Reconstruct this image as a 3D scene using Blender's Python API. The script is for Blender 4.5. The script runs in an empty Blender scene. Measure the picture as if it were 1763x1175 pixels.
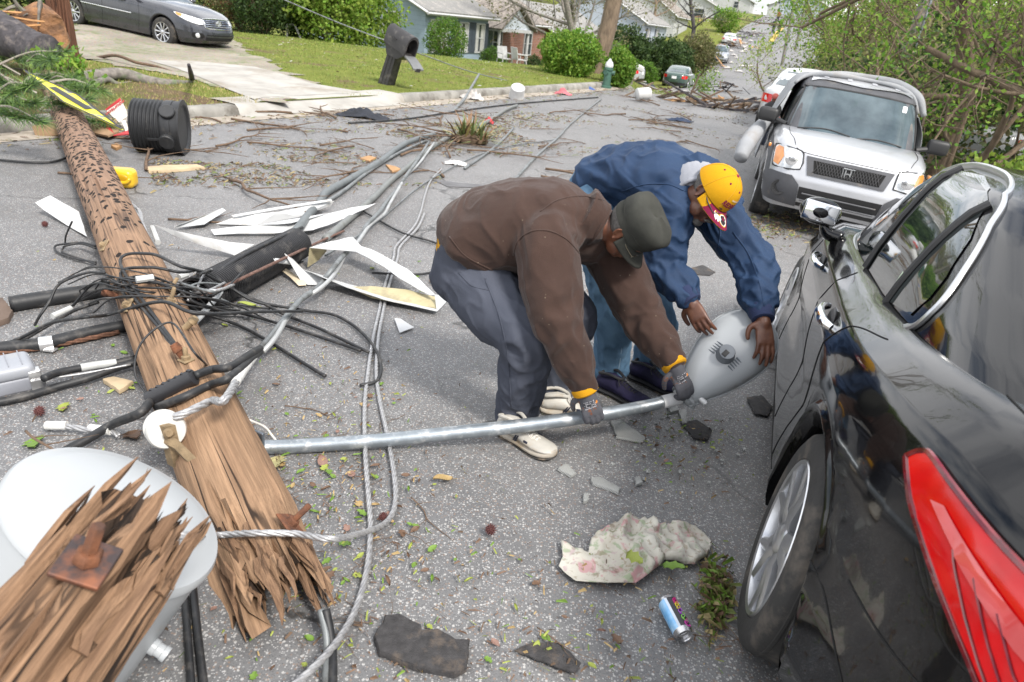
import bpy, bmesh, math, random
import numpy as np
from mathutils import Vector, Matrix, Quaternion, noise
from mathutils.bvhtree import BVHTree
rng = random.Random(7)
nr = np.random.default_rng(7)
SC = bpy.context.scene
COL = SC.collection
PI = math.pi
R = math.radians
W, H_, F, CZ = 1763, 1175, 1175.0, 1.8
_d = np.array([-281, 2443.]); _d /= np.linalg.norm(_d)
_r = np.array([_d[1], -_d[0]])
PITCH = math.atan(F / 2459.0)
cp, sp = math.cos(PITCH), math.sin(PITCH)
CAM = np.array([0, 0, CZ])
XR, DN, FW = np.array([1, 0, 0.]), np.array([0, -sp, -cp]), np.array([0, cp, -sp])
cd = bpy.data.cameras.new('camera'); cam = bpy.data.objects.new('camera', cd); COL.objects.link(cam)
cd.sensor_width = 36; cd.lens = F / W * 36; cd.clip_start = .05; cd.clip_end = 3000
ex = _r[0] * XR + _d[0] * DN
ey = -(_r[1] * XR + _d[1] * DN)
ez = -FW
cam.matrix_world = Matrix(((ex[0], ey[0], ez[0], 0), (ex[1], ey[1], ez[1], 0), (ex[2], ey[2], ez[2], CZ), (0, 0, 0, 1)))
cd.dof.use_dof = True; cd.dof.focus_distance = 3.1; cd.dof.aperture_fstop = 4.5
SC.camera = cam
SUN_EL, SUN_AZ = R(50), R(140)          # azimuth clockwise from +Y
wd = bpy.data.worlds.new('World'); SC.world = wd; wd.use_nodes = True
nt = wd.node_tree; nt.nodes.clear()
out = nt.nodes.new('ShaderNodeOutputWorld'); bg = nt.nodes.new('ShaderNodeBackground')
sky = nt.nodes.new('ShaderNodeTexSky'); sky.sky_type = 'NISHITA'; sky.sun_disc = False
sky.sun_elevation = SUN_EL; sky.sun_rotation = SUN_AZ; sky.air_density = 1.0; sky.dust_density = 2.5
tc = nt.nodes.new('ShaderNodeTexCoord'); mp = nt.nodes.new('ShaderNodeMapping'); mp.inputs['Scale'].default_value = (1, 1, 2.2)
ns = nt.nodes.new('ShaderNodeTexNoise'); ns.inputs['Scale'].default_value = 2.3; ns.inputs['Detail'].default_value = 7; ns.inputs['Roughness'].default_value = .58
rp = nt.nodes.new('ShaderNodeValToRGB'); rp.color_ramp.elements[0].position = .34; rp.color_ramp.elements[1].position = .56
mx = nt.nodes.new('ShaderNodeMixRGB'); mx.inputs[2].default_value = (11.5, 11.6, 11.9, 1)
L = nt.links.new
L(tc.outputs['Generated'], mp.inputs[0]); L(mp.outputs[0], ns.inputs['Vector']); L(ns.outputs['Fac'], rp.inputs[0])
L(rp.outputs[0], mx.inputs[0]); L(sky.outputs[0], mx.inputs[1]); L(mx.outputs[0], bg.inputs[0]); L(bg.outputs[0], out.inputs[0])
bg.inputs[1].default_value = .088
sl = bpy.data.lights.new('sun', 'SUN'); sl.energy = 2.5; sl.angle = R(11); sl.color = (1, .95, .88)
so = bpy.data.objects.new('sun', sl); COL.objects.link(so)
sv = Vector((math.sin(SUN_AZ) * math.cos(SUN_EL), math.cos(SUN_AZ) * math.cos(SUN_EL), math.sin(SUN_EL)))
so.rotation_euler = sv.to_track_quat('Z', 'Y').to_euler()
so.location = (0, 0, 30)
SC.view_settings.view_transform = 'Standard'; SC.view_settings.look = 'None'; SC.view_settings.exposure = 1.0
SC.cycles.max_bounces = 6; SC.cycles.diffuse_bounces = 3; SC.cycles.glossy_bounces = 4; SC.cycles.transparent_max_bounces = 12
SC.cycles.use_denoising = True
def ray(px, py):
 o = np.array([px - W / 2, py - H_ / 2]); u = o @ _r; v = o @ _d
 return u / F * XR + v / F * DN + FW
def pz(px, py, z=0.):
 q = ray(px, py); return CAM + q * ((z - CZ) / q[2])
def pY(px, py, Y):
 q = ray(px, py); return CAM + q * (Y / q[1])
def pd(px, py, dep):
 return CAM + ray(px, py) * dep
def sm(x, a, b):
 t = np.clip((np.asarray(x, float) - a) / (b - a), 0, 1); return t * t * (3 - 2 * t)
SD = np.array([.46, .888]); SD /= np.linalg.norm(SD); SN = np.array([SD[1], -SD[0]])   # street direction, street right
def st(x, y): return x * SD[0] + y * SD[1], x * SN[0] + y * SN[1]
def xy(t, n): return SD * t + SN * n
HT = [-60, 0, 26, 45, 70, 82, 90, 114, 150, 200, 900]
HZ = [0, 0, 0, -.4, -.35, .35, 1.0, 3.6, 6.4, 7.2, 9]
def terr(x, y):
 x = np.asarray(x, float); y = np.asarray(y, float)
 t, n = x * SD[0] + y * SD[1], x * SN[0] + y * SN[1]
 dd = np.hypot(x, y) * np.sign(y + 1e-9)
 h = np.interp(dd, HT, HZ)
 dip = np.interp(t, [-3, 1.8, 3.2, 4.6, 8.5, 12, 30], [.30, .15, .02, -.12, -.25, -.36, 0]) * sm(n, -4.2, -.3) - .08 * np.clip(n, -.4, 2.4) * (1 - sm(t, 14, 30))
 th = np.degrees(np.arctan2(x, np.maximum(y, .1))); h = h + np.interp(dd, [22.5, 24, 28, 45, 70, 82], [0, -.1, -.75, -.75, -.6, 0]) * sm(th, 5, 9)
 lot = -1.0 * sm(-n, 10, 19) * sm(t, 19, 36) * (1 - sm(dd, 55, 90))
 return h + dip + lot
def pg(px, py, dz=0.):
 q = ray(px, py); t0 = .6; t1 = t0
 while t1 < 900:
  t1 = t0 * 1.02 + .02; p = CAM + q * t1
  if p[2] <= float(terr(p[0], p[1])) + dz: break
  t0 = t1
 for _ in range(24):
  tm = (t0 + t1) / 2; p = CAM + q * tm
  if p[2] <= float(terr(p[0], p[1])) + dz: t1 = tm
  else: t0 = tm
 p = CAM + q * t1; return np.array([p[0], p[1], float(terr(p[0], p[1])) + dz])
def nm(name):
 m = bpy.data.materials.new(name); m.use_nodes = True
 n = m.node_tree.nodes; n.clear(); o = n.new('ShaderNodeOutputMaterial'); b = n.new('ShaderNodeBsdfPrincipled')
 m.node_tree.links.new(b.outputs[0], o.inputs[0]); return m, m.node_tree, b
def nd(t, typ, **kw):
 n = t.nodes.new('ShaderNode' + typ)
 for k, v in kw.items():
  if k.startswith('_'): n.inputs[k[1:].replace('_', ' ')].default_value = v
  else: setattr(n, k, v)
 return n
def lk(t, a, b): t.links.new(a, b)
def coord(t, scale=(1, 1, 1), kind='Object'):
 c = nd(t, 'TexCoord'); m = nd(t, 'Mapping'); m.inputs['Scale'].default_value = scale; lk(t, c.outputs[kind], m.inputs[0]); return m.outputs[0]
def noi(t, vec, scale, detail=5, rough=.55, dist=0):
 n = nd(t, 'TexNoise'); n.inputs['Scale'].default_value = scale; n.inputs['Detail'].default_value = detail; n.inputs['Roughness'].default_value = rough; n.inputs['Distortion'].default_value = dist
 if vec is not None: lk(t, vec, n.inputs['Vector'])
 return n.outputs['Fac']
def vor(t, vec, scale, feat='F1', out='Distance', rand=1):
 n = nd(t, 'TexVoronoi', feature=feat); n.inputs['Scale'].default_value = scale; n.inputs['Randomness'].default_value = rand
 lk(t, vec, n.inputs['Vector']); return n.outputs[out]
def ramp(t, fac, stops, interp='LINEAR'):
 r_ = nd(t, 'ValToRGB'); cr = r_.color_ramp; cr.interpolation = interp
 while len(cr.elements) < len(stops): cr.elements.new(.5)
 for e, (p, c) in zip(cr.elements, stops):
  e.position = p
  if not hasattr(c, '__len__'): c = (c, c, c)
  e.color = (*c[:3], 1)
 lk(t, fac, r_.inputs[0]); return r_.outputs[0]
def mix(t, fac, a, b, mode='MIX'):
 m = nd(t, 'MixRGB', blend_type=mode)
 for i, v in ((0, fac), (1, a), (2, b)):
  if hasattr(v, 'links') or hasattr(v, 'is_linked'): lk(t, v, m.inputs[i])
  elif hasattr(v, '__len__'): m.inputs[i].default_value = (*v[:3], 1)
  else: m.inputs[i].default_value = v if i == 0 else (v, v, v, 1)
 return m.outputs[0]
def bump(t, b, h, strength=.4, dist=.01):
 n = nd(t, 'Bump'); n.inputs['Strength'].default_value = strength; n.inputs['Distance'].default_value = dist
 lk(t, h, n.inputs['Height']); lk(t, n.outputs[0], b.inputs['Normal']); return n
def hx(s):
 s = s.lstrip('#'); c = [int(s[i:i + 2], 16) / 255 for i in (0, 2, 4)]
 return tuple(x / 12.92 if x <= .04045 else ((x + .055) / 1.055) ** 2.4 for x in c)
def mat(name, col, rough=.6, metal=0., var=.25, scale=6., bmp=0., bscale=60., coat=0., spec=.5, col2=None, stretch=(1, 1, 1), dirt=None, dsc=3., dth=.6, trans=0., bdist=.006):
 m, t, b = nm(name)
 v = coord(t, stretch)
 f = noi(t, v, scale)
 c2 = col2 if col2 else tuple(x * (1 - var) for x in col)
 hi = col if col2 else tuple(min(1, x * (1 + var * .5)) for x in col)
 c = ramp(t, f, [(.3, c2), (.7, hi)])
 if dirt:
  g = ramp(t, noi(t, v, dsc, 8, .65), [(dth - .08, 0.), (dth + .08, 1.)]); c = mix(t, g, c, dirt)
 lk(t, c, b.inputs['Base Color'])
 b.inputs['Roughness'].default_value = rough; b.inputs['Metallic'].default_value = metal
 b.inputs['Specular IOR Level'].default_value = spec; b.inputs['Coat Weight'].default_value = coat; b.inputs['Coat Roughness'].default_value = .04
 if trans: b.inputs['Transmission Weight'].default_value = trans
 if bmp: bump(t, b, noi(t, v, bscale, 4), bmp, bdist)
 return m
MT = {}
def quick(name, *a, **k):
 if name not in MT: MT[name] = mat(name, *a, **k)
 return MT[name]
def nrm(v):
 v = np.asarray(v, float); l = np.linalg.norm(v); return v / l if l > 1e-12 else v
def frame(d, up=(0, 0, 1)):
 d = nrm(d); up = np.asarray(up, float)
 if abs(d @ nrm(up)) > .98: up = np.array([1., 0, 0]) if abs(d[0]) < .9 else np.array([0, 1., 0])
 s = nrm(np.cross(up, d)); return s, np.cross(d, s), d      # side, up, dir
def catmull(P, n):
 P = np.asarray(P, float)
 if len(P) < 3 or n <= 1:
  out = []
  for a, b in zip(P[:-1], P[1:]):
   for k in range(n): out.append(a + (b - a) * k / n)
  return np.array(out + [P[-1]])
 Q = np.vstack([2 * P[0] - P[1], P, 2 * P[-1] - P[-2]]); out = []
 for i in range(1, len(Q) - 2):
  a, b, c, d = Q[i - 1], Q[i], Q[i + 1], Q[i + 2]
  for k in range(n):
   u = k / n
   out.append(.5 * (2 * b + (c - a) * u + (2 * a - 5 * b + 4 * c - d) * u * u + (3 * b - a - 3 * c + d) * u ** 3))
 return np.array(out + [P[-1]])
class MB:
 def __init__(s): s.v = []; s.f = []; s.m = []; s.cur = 0
 def add(s, vs, fs):
  o = len(s.v); s.v.extend([tuple(map(float, p)) for p in vs]); s.f.extend([tuple(o + i for i in f) for f in fs]); s.m.extend([s.cur] * len(fs)); return s
 def box(s, c, size, ax=None, taper=1.):
  c = np.asarray(c, float); hx_, hy, hz = [x / 2 for x in size]
  ax = np.eye(3) if ax is None else np.asarray(ax, float)
  vs = []
  for z in (-1, 1):
   k = 1 if z < 0 else taper
   for x, y in ((-1, -1), (1, -1), (1, 1), (-1, 1)): vs.append(c + ax[0] * x * hx_ * k + ax[1] * y * hy * k + ax[2] * z * hz)
  return s.add(vs, [(3, 2, 1, 0), (4, 5, 6, 7), (0, 1, 5, 4), (1, 2, 6, 5), (2, 3, 7, 6), (3, 0, 4, 7)])
 def rbox(s, c, size, r=.02, ax=None, n=3):
  c = np.asarray(c, float); ax = np.eye(3) if ax is None else np.asarray(ax, float)
  hx_, hy, hz = [x / 2 for x in size]; r = min(r, hx_, hy, hz)
  rings = []
  prof = [(r * (1 - math.sin(a)), -hz + r * (1 - math.cos(a))) for a in np.linspace(0, PI / 2, n + 1)]
  prof += [(p, -z) for p, z in reversed(prof)]
  for ins, z in prof:
   ring = []
   for cx_, cy_, a0 in ((1, 1, 0), (-1, 1, PI / 2), (-1, -1, PI), (1, -1, 1.5 * PI)):
    for a in np.linspace(a0, a0 + PI / 2, n + 1):
     rr = max(r - ins, 0)
     ring.append(c + ax[0] * (cx_ * (hx_ - r) + rr * math.cos(a)) + ax[1] * (cy_ * (hy - r) + rr * math.sin(a)) + ax[2] * z)
   rings.append(ring)
  return s.loft(rings, cap=True)
 def loft(s, rings, cap=True, closed=True):
  n = len(rings[0]); vs = [p for r_ in rings for p in r_]; fs = []
  for i in range(len(rings) - 1):
   for j in range(n if closed else n - 1):
    a, b = i * n + j, i * n + (j + 1) % n; fs.append((a, b, b + n, a + n))
  if cap and closed:
   fs.append(tuple(reversed(range(n)))); fs.append(tuple(range((len(rings) - 1) * n, len(rings) * n)))
  return s.add(vs, fs)
 def tube(s, P, r, seg=8, cap=True, sub=1, flat=1., up=(0, 0, 1)):
  P = catmull(P, sub) if sub > 1 else np.asarray(P, float)
  n = len(P); rr = np.interp(np.linspace(0, 1, n), np.linspace(0, 1, len(r)), r) if hasattr(r, '__len__') else [r] * n
  T = np.gradient(P, axis=0); sd, u, _ = frame(T[0], up); rings = []
  for i in range(n):
   t = nrm(T[i]); sd = nrm(sd - t * (sd @ t)); u = np.cross(t, sd)
   rings.append([P[i] + rr[i] * (math.cos(a) * sd + flat * math.sin(a) * u) for a in np.linspace(0, 2 * PI, seg, endpoint=False)])
  return s.loft(rings, cap)
 def lathe(s, prof, c=(0, 0, 0), d=(0, 0, 1), seg=24, cap=True, a0=0, a1=2 * PI):
  sd, u, d = frame(d); c = np.asarray(c, float); full = abs(a1 - a0 - 2 * PI) < 1e-6
  ang = np.linspace(a0, a1, seg, endpoint=not full)
  return s.loft([[c + d * z + r_ * (math.cos(a) * sd + math.sin(a) * u) for a in ang] for r_, z in prof], cap and full, full)
 def poly(s, pts, th, nrmv=None):
  pts = [np.asarray(p, float) for p in pts]
  if nrmv is None: nrmv = nrm(np.cross(pts[1] - pts[0], pts[2] - pts[0]))
  nrmv = np.asarray(nrmv, float); n = len(pts); lo = [p - nrmv * th for p in pts]
  return s.add(pts + lo, [tuple(range(n)), tuple(reversed(range(n, 2 * n)))] + [(i, i + n, (i + 1) % n + n, (i + 1) % n) for i in range(n)])
 def grid(s, G, th=0.):
  G = np.asarray(G, float); a, b = G.shape[:2]; vs = G.reshape(-1, 3)
  fs = [(i * b + j, i * b + j + 1, (i + 1) * b + j + 1, (i + 1) * b + j) for i in range(a - 1) for j in range(b - 1)]
  if th:
   N = np.zeros_like(G); du = np.gradient(G, axis=0); dv = np.gradient(G, axis=1); N = np.cross(du, dv); N /= np.maximum(np.linalg.norm(N, axis=2, keepdims=True), 1e-9)
   lo = (G - N * th).reshape(-1, 3); k = a * b
   fs2 = [tuple(k + i for i in reversed(f)) for f in fs]
   e = [i for i in range(b)] + [i * b + b - 1 for i in range(1, a)] + [(a - 1) * b + j for j in range(b - 2, -1, -1)] + [i * b for i in range(a - 2, 0, -1)]
   sk = [(e[i], e[i] + k, e[(i + 1) % len(e)] + k, e[(i + 1) % len(e)]) for i in range(len(e))]
   return s.add(np.vstack([vs, lo]), fs + fs2 + sk)
  return s.add(vs, fs)
 def ball(s, c, r, seg=12, ax=None):
  c = np.asarray(c, float); r = np.asarray(r if hasattr(r, '__len__') else (r, r, r), float); ax = np.eye(3) if ax is None else np.asarray(ax, float)
  rings = []
  for k in range(1, seg // 2):
   ph = PI * k / (seg // 2)
   rings.append([c + ax[0] * r[0] * math.sin(ph) * math.cos(a) + ax[1] * r[1] * math.sin(ph) * math.sin(a) - ax[2] * r[2] * math.cos(ph) for a in np.linspace(0, 2 * PI, seg, endpoint=False)])
  n = seg; vs = [p for q in rings for p in q]; b = len(vs); vs += [c - ax[2] * r[2], c + ax[2] * r[2]]
  fs = [(i * n + j, i * n + (j + 1) % n, (i + 1) * n + (j + 1) % n, (i + 1) * n + j) for i in range(len(rings) - 1) for j in range(n)]
  fs += [(b, (j + 1) % n, j) for j in range(n)] + [(b + 1, (len(rings) - 1) * n + j, (len(rings) - 1) * n + (j + 1) % n) for j in range(n)]
  return s.add(vs, fs)
 def mesh(s, name, mats, smooth=40):
  me = bpy.data.meshes.new(name); me.from_pydata(s.v, [], s.f)
  for m in (mats if isinstance(mats, (list, tuple)) else [mats]): me.materials.append(m)
  if any(s.m): me.polygons.foreach_set('material_index', s.m)
  if smooth:
   me.polygons.foreach_set('use_smooth', [True] * len(me.polygons))
   if smooth < 180: me.set_sharp_from_angle(angle=R(smooth))
  me.update(); return me
 def build(s, name, mats, parent=None, label=None, cat=None, group=None, kind=None, smooth=40, mtx=None, local=False):
  o = bpy.data.objects.new(name, s.mesh(name, mats, smooth)); COL.objects.link(o)
  if mtx is not None: o.matrix_world = mtx
  return fin(o, parent, label, cat, group, kind, local)
def fin(o, parent=None, label=None, cat=None, group=None, kind=None, local=False):
 if parent is not None:
  o.parent = parent
  if not local: o.matrix_parent_inverse = WM(parent).inverted()
 if label: o['label'] = label
 if cat: o['category'] = cat
 if group: o['group'] = group
 if kind: o['kind'] = kind
 return o
def WM(o):
 m = o.matrix_basis.copy()
 if o.parent: m = WM(o.parent) @ o.matrix_parent_inverse @ m
 return m
def thing(name, label, cat, loc=(0, 0, 0), rz=0, group=None, mtx=None):
 o = bpy.data.objects.new(name, None); COL.objects.link(o); o.empty_display_size = .1
 if mtx is not None: o.matrix_basis = mtx
 else: o.location = [float(x) for x in loc]; o.rotation_euler = (0, 0, rz)
 o['label'] = label; o['category'] = cat
 if group: o['group'] = group
 return o
KIDS = {}
def copy_tree(o, parent=None):
 c = o.copy(); COL.objects.link(c)
 if parent is not None: c.parent = parent
 for ch in [x for x in bpy.data.objects if x.parent == o]: copy_tree(ch, c)
 return c
def mtx_from(ax, loc):
 a = np.asarray(ax, float)
 return Matrix(((a[0][0], a[1][0], a[2][0], loc[0]), (a[0][1], a[1][1], a[2][1], loc[1]), (a[0][2], a[1][2], a[2][2], loc[2]), (0, 0, 0, 1)))
def remesh(mb, name, mats, voxel=.007, smooth_it=6, fac=.5, parent=None, disp=None, **kw):
 me = mb.mesh(name + '_raw', mats, 180); o = bpy.data.objects.new(name + '_raw', me); COL.objects.link(o)
 m = o.modifiers.new('r', 'REMESH'); m.mode = 'VOXEL'; m.voxel_size = voxel; m.use_smooth_shade = True
 if smooth_it:
  m2 = o.modifiers.new('s', 'SMOOTH'); m2.factor = fac; m2.iterations = smooth_it
 dg = bpy.context.evaluated_depsgraph_get(); dg.update()
 me2 = bpy.data.meshes.new_from_object(o.evaluated_get(dg)); bpy.data.objects.remove(o); bpy.data.meshes.remove(me)
 me2.name = name
 if not me2.materials:
  for q in (mats if isinstance(mats, (list, tuple)) else [mats]): me2.materials.append(q)
 me2.polygons.foreach_set('use_smooth', [True] * len(me2.polygons))
 if disp:
  n = len(me2.vertices); co = np.empty(n * 3); me2.vertices.foreach_get('co', co); no = np.empty(n * 3); me2.vertices.foreach_get('normal', no)
  co = co.reshape(-1, 3); no = no.reshape(-1, 3); co = co + no * disp(co, no)[:, None]; me2.vertices.foreach_set('co', co.ravel()); me2.update()
 ob = bpy.data.objects.new(name, me2); COL.objects.link(ob)
 return fin(ob, parent, **kw)
def nz(co, scale, off=0.):
 return np.array([noise.noise(Vector((p[0] * scale[0] + off, p[1] * scale[1] + off * .7, p[2] * scale[2] - off))) for p in co])
def text_mesh(body, size, ext=0., font_shear=0., bold=0.):
 cu = bpy.data.curves.new('txt', 'FONT'); cu.body = body; cu.size = size; cu.align_x = 'CENTER'; cu.align_y = 'CENTER'; cu.extrude = ext; cu.shear = font_shear; cu.offset = bold
 o = bpy.data.objects.new('txt', cu); COL.objects.link(o); dg = bpy.context.evaluated_depsgraph_get(); dg.update()
 me = bpy.data.meshes.new_from_object(o.evaluated_get(dg)); v = np.array([list(x.co) for x in me.vertices]); f = [tuple(p.vertices) for p in me.polygons]
 bpy.data.objects.remove(o); bpy.data.curves.remove(cu); bpy.data.meshes.remove(me)
 return v, f
def bvh_of(mb): return BVHTree.FromPolygons([Vector(p) for p in mb.v], mb.f)
def proj_grid(bvh, O, D, off=.004):
 """rays from grid O along D (grid or vector); returns hit + normal*off"""
 O = np.asarray(O, float); G = np.zeros_like(O); ok = np.ones(O.shape[:2], bool)
 for i in range(O.shape[0]):
  for j in range(O.shape[1]):
   d = Vector(D[i][j]) if np.ndim(D) == 3 else Vector(D)
   h, n_, _, _ = bvh.ray_cast(Vector(O[i, j]), d.normalized())
   if h is None: ok[i, j] = False; G[i, j] = O[i, j]; continue
   if n_.dot(d) > 0: n_ = -n_
   G[i, j] = np.array(h) + np.array(n_) * off
 return G, ok
def patch(mb, bvh, poly, plane, off=.004, res=.02, origin=None):
 """triangulated polygon poly (list of 2d pts), mapped by plane(u,v)->(origin,dir), projected on bvh"""
 bm = bmesh.new(); vs = [bm.verts.new((p[0], p[1], 0)) for p in poly]; fc = bm.faces.new(vs)
 L_ = max(max(p[0] for p in poly) - min(p[0] for p in poly), max(p[1] for p in poly) - min(p[1] for p in poly))
 for ax_, nv in ((0, (1, 0, 0)), (1, (0, 1, 0))):
  lo = min(p[ax_] for p in poly); hi = max(p[ax_] for p in poly); k = max(1, int((hi - lo) / res))
  for i in range(1, k):
   c = [0, 0, 0]; c[ax_] = lo + (hi - lo) * i / k
   bmesh.ops.bisect_plane(bm, geom=bm.verts[:] + bm.edges[:] + bm.faces[:], plane_co=c, plane_no=nv)
 pts = []; good = []
 for v in bm.verts:
  o, d = plane(v.co.x, v.co.y); d = Vector(d).normalized(); h, n_, _, _ = bvh.ray_cast(Vector(o), d)
  if h is None: pts.append((0, 0, 0)); good.append(False); continue
  if n_.dot(d) > 0: n_ = -n_
  pts.append(tuple(h + n_ * off)); good.append(True)
 bm.verts.index_update(); fs = [tuple(v.index for v in f.verts) for f in bm.faces if all(good[v.index] for v in f.verts)]
 bm.free(); mb.add(pts, fs); return mb
def proj_line(bvh, pts2, plane, off=.003, n=24):
 P = catmull(np.array([(p[0], p[1], 0) for p in pts2]), n); out = []
 for q in P:
  o, d = plane(q[0], q[1]); d = Vector(d).normalized(); h, n_, _, _ = bvh.ray_cast(Vector(o), d)
  if h is None: continue
  if n_.dot(d) > 0: n_ = -n_
  out.append(np.array(h + n_ * off))
 return out
def asphalt():
 m, t, b = nm('asphalt'); v = coord(t)
 big = noi(t, v, .55, 6, .6); med = noi(t, v, 5, 6, .62)
 base = ramp(t, big, [(.3, (.10, .10, .103)), (.7, (.183, .183, .183))])
 base = mix(t, ramp(t, med, [(.35, .0), (.75, .6)]), base, (.098, .098, .10))
 for sc_, lo, hi, col, fac in ((95, .76, .82, (.52, .51, .49), .62), (170, .66, .74, (.42, .415, .41), .75), (120, .80, .83, (.22, .15, .11), .75), (230, .60, .66, (.05, .05, .052), .6)):
  c = nd(t, 'TexVoronoi', feature='F1'); c.inputs['Scale'].default_value = sc_; lk(t, v, c.inputs['Vector'])
  sx = nd(t, 'SeparateColor'); lk(t, c.outputs['Color'], sx.inputs[0])
  pick = ramp(t, sx.outputs[0], [(lo, 0.), (hi, 1.)]); core = ramp(t, c.outputs['Distance'], [(.32, 1.), (.5, 0.)])
  f = mix(t, 1., pick, core, 'MULTIPLY'); f = mix(t, 1., f, fac, 'MULTIPLY'); base = mix(t, f, base, col)
 d = ramp(t, noi(t, v, 1.3, 7, .68, .6), [(.56, 0.), (.72, .55)]); base = mix(t, d, base, (.082, .077, .07))
 dv = nd(t, 'TexNoise'); dv.inputs['Scale'].default_value = 3.2; dv.inputs['Detail'].default_value = 6; lk(t, v, dv.inputs['Vector'])
 off = nd(t, 'VectorMath', operation='MULTIPLY_ADD'); lk(t, dv.outputs['Color'], off.inputs[0]); off.inputs[1].default_value = (.55, .55, .2); lk(t, v, off.inputs[2])
 ed = vor(t, off.outputs[0], .62, 'DISTANCE_TO_EDGE'); cr = ramp(t, ed, [(.002, .9), (.009, 0.)])
 msk = ramp(t, noi(t, v, .9, 3), [(.46, 0.), (.56, 1.)]); cr = mix(t, 1., cr, msk, 'MULTIPLY'); base = mix(t, cr, base, (.022, .021, .02))
 lk(t, base, b.inputs['Base Color']); b.inputs['Roughness'].default_value = .62; b.inputs['Specular IOR Level'].default_value = .62
 h = mix(t, .5, vor(t, v, 130), noi(t, v, 60, 4)); h = mix(t, cr, h, 0.); bump(t, b, h, .5, .004)
 return m
def grassmat(name, g1, g2, dirt=(.19, .135, .085), dth=.6, sc=.9):
 m, t, b = nm(name); v = coord(t)
 c = ramp(t, noi(t, v, 1.6, 6, .6), [(.3, g1), (.7, g2)]); c = mix(t, ramp(t, noi(t, v, 26, 5, .7), [(.35, .75), (.65, 0.)]), c, tuple(x * .6 for x in g1))
 d = ramp(t, noi(t, v, sc, 8, .66), [(dth - .07, 0.), (dth + .06, 1.)]); dc = ramp(t, noi(t, v, 12, 5), [(.3, tuple(x * .6 for x in dirt)), (.7, dirt)])
 lk(t, mix(t, d, c, dc), b.inputs['Base Color']); b.inputs['Roughness'].default_value = .95; b.inputs['Specular IOR Level'].default_value = .1
 bump(t, b, noi(t, v, 45, 5, .7), .8, .04); return m
def gravelmat(name, a, c2, sc=60):
 m, t, b = nm(name); v = coord(t)
 c = ramp(t, noi(t, v, 1.2, 6, .65), [(.3, a), (.7, c2)]); vc = nd(t, 'TexVoronoi'); vc.inputs['Scale'].default_value = sc; lk(t, v, vc.inputs['Vector'])
 c = mix(t, .35, c, vc.outputs['Color'], 'SOFT_LIGHT'); g = ramp(t, noi(t, v, 2.4, 7, .7), [(.50, 0.), (.62, .8)]); c = mix(t, g, c, (.11, .14, .05))
 lk(t, c, b.inputs['Base Color']); b.inputs['Roughness'].default_value = .95; bump(t, b, vc.outputs['Distance'], .5, .01); return m
ASPH = asphalt()
LAWN = grassmat('lawn', (.14, .175, .034), (.25, .27, .066), dth=.60)
VERGE = grassmat('verge', (.10, .125, .03), (.20, .19, .07), dth=.5, sc=1.4)
FARG = grassmat('far_ground', (.12, .17, .035), (.23, .25, .07), dth=.6, sc=.35)
CONC = mat('concrete', (.36, .345, .315), .9, var=.25, scale=2.5, bmp=.3, bscale=60, dirt=(.24, .21, .17), dsc=1.2, dth=.6)
KERB = mat('kerb_concrete', (.27, .26, .235), .92, var=.3, scale=4, bmp=.5, bscale=45, dirt=(.12, .11, .095), dsc=2.5, dth=.56)
SAND = mat('gutter_sand', (.34, .30, .25), .95, var=.3, scale=5, bmp=.3, dirt=(.20, .17, .13), dsc=4, dth=.6)
def axis(lo, hi, n, k): 
 u = np.linspace(-1, 1, n); s_ = np.sinh(u * k) / math.sinh(k); return np.where(s_ < 0, -s_ * lo, s_ * hi)
gx = axis(-700, 700, 140, 5.0); gy = axis(-60, 1400, 180, 5.2)
GX, GY = np.meshgrid(gx, gy, indexing='ij'); GZ = terr(GX, GY) - .07
b_ = MB(); b_.grid(np.dstack([GX, GY, GZ]))
b_.build('ground', FARG, kind='structure', smooth=180)
cen = [xy(t, -3.2) for t in np.linspace(-14, 18, 33)]
c0 = cen[-1]; a0 = math.atan2(SD[0], SD[1]); a1 = R(17.4); hd = a0; p = c0.copy()
for k in range(150):
 step = .8 if k < 40 else 1.6
 hd = a0 + (R(14.5) - a0) * float(sm(k * .8, 0, 9)) + R(5) * float(sm(k, 50, 62)); p = p + np.array([math.sin(hd), math.cos(hd)]) * step; cen.append(p.copy())
cen = np.array(cen); tg = np.gradient(cen, axis=0); tg /= np.linalg.norm(tg, axis=1)[:, None]; nrl = np.stack([tg[:, 1], -tg[:, 0]], 1)
def ribbon(o0, o1, n, dz, i0=0, i1=None, jit=0.):
 G = []
 for c, nn in list(zip(cen, nrl))[i0:i1]:
  row = []
  for k, u in enumerate(np.linspace(o0, o1, n)):
   jj = jit * noise.noise(Vector((c[0] * 1.7, c[1] * 1.7, k))) if jit and k in (0, n - 1) else 0
   q = c + nn * (u + jj); row.append((q[0], q[1], float(terr(*q)) + dz))
  G.append(row)
 return np.array(G)
b_ = MB(); b_.grid(ribbon(-5.42, 7.5, 22, 0., 0, 34)); b_.grid(ribbon(-5.42, 5.4, 18, 0., 33))
b_.build('road', ASPH, kind='structure', smooth=180)
b_ = MB(); b_.grid(ribbon(-5.42, -4.95, 4, .006, 0, 60, .07)); b_.build('gutter', SAND, kind='structure', smooth=180)
def ribbon_at(d0, d1, o0, o1, dz):
 idx = [i for i, c in enumerate(cen) if d0 <= np.hypot(*c) <= d1]; return ribbon(o0, o1, 2, dz, idx[0], idx[-1] + 1)
b_ = MB(); b_.grid(ribbon_at(98, 120, -.9, -.3, .03)); b_.build('road_marking', quick('yellow_paint', (.62, .42, .10), .8), kind='structure')
TD0, TD1 = 7.85, 10.25
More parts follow.
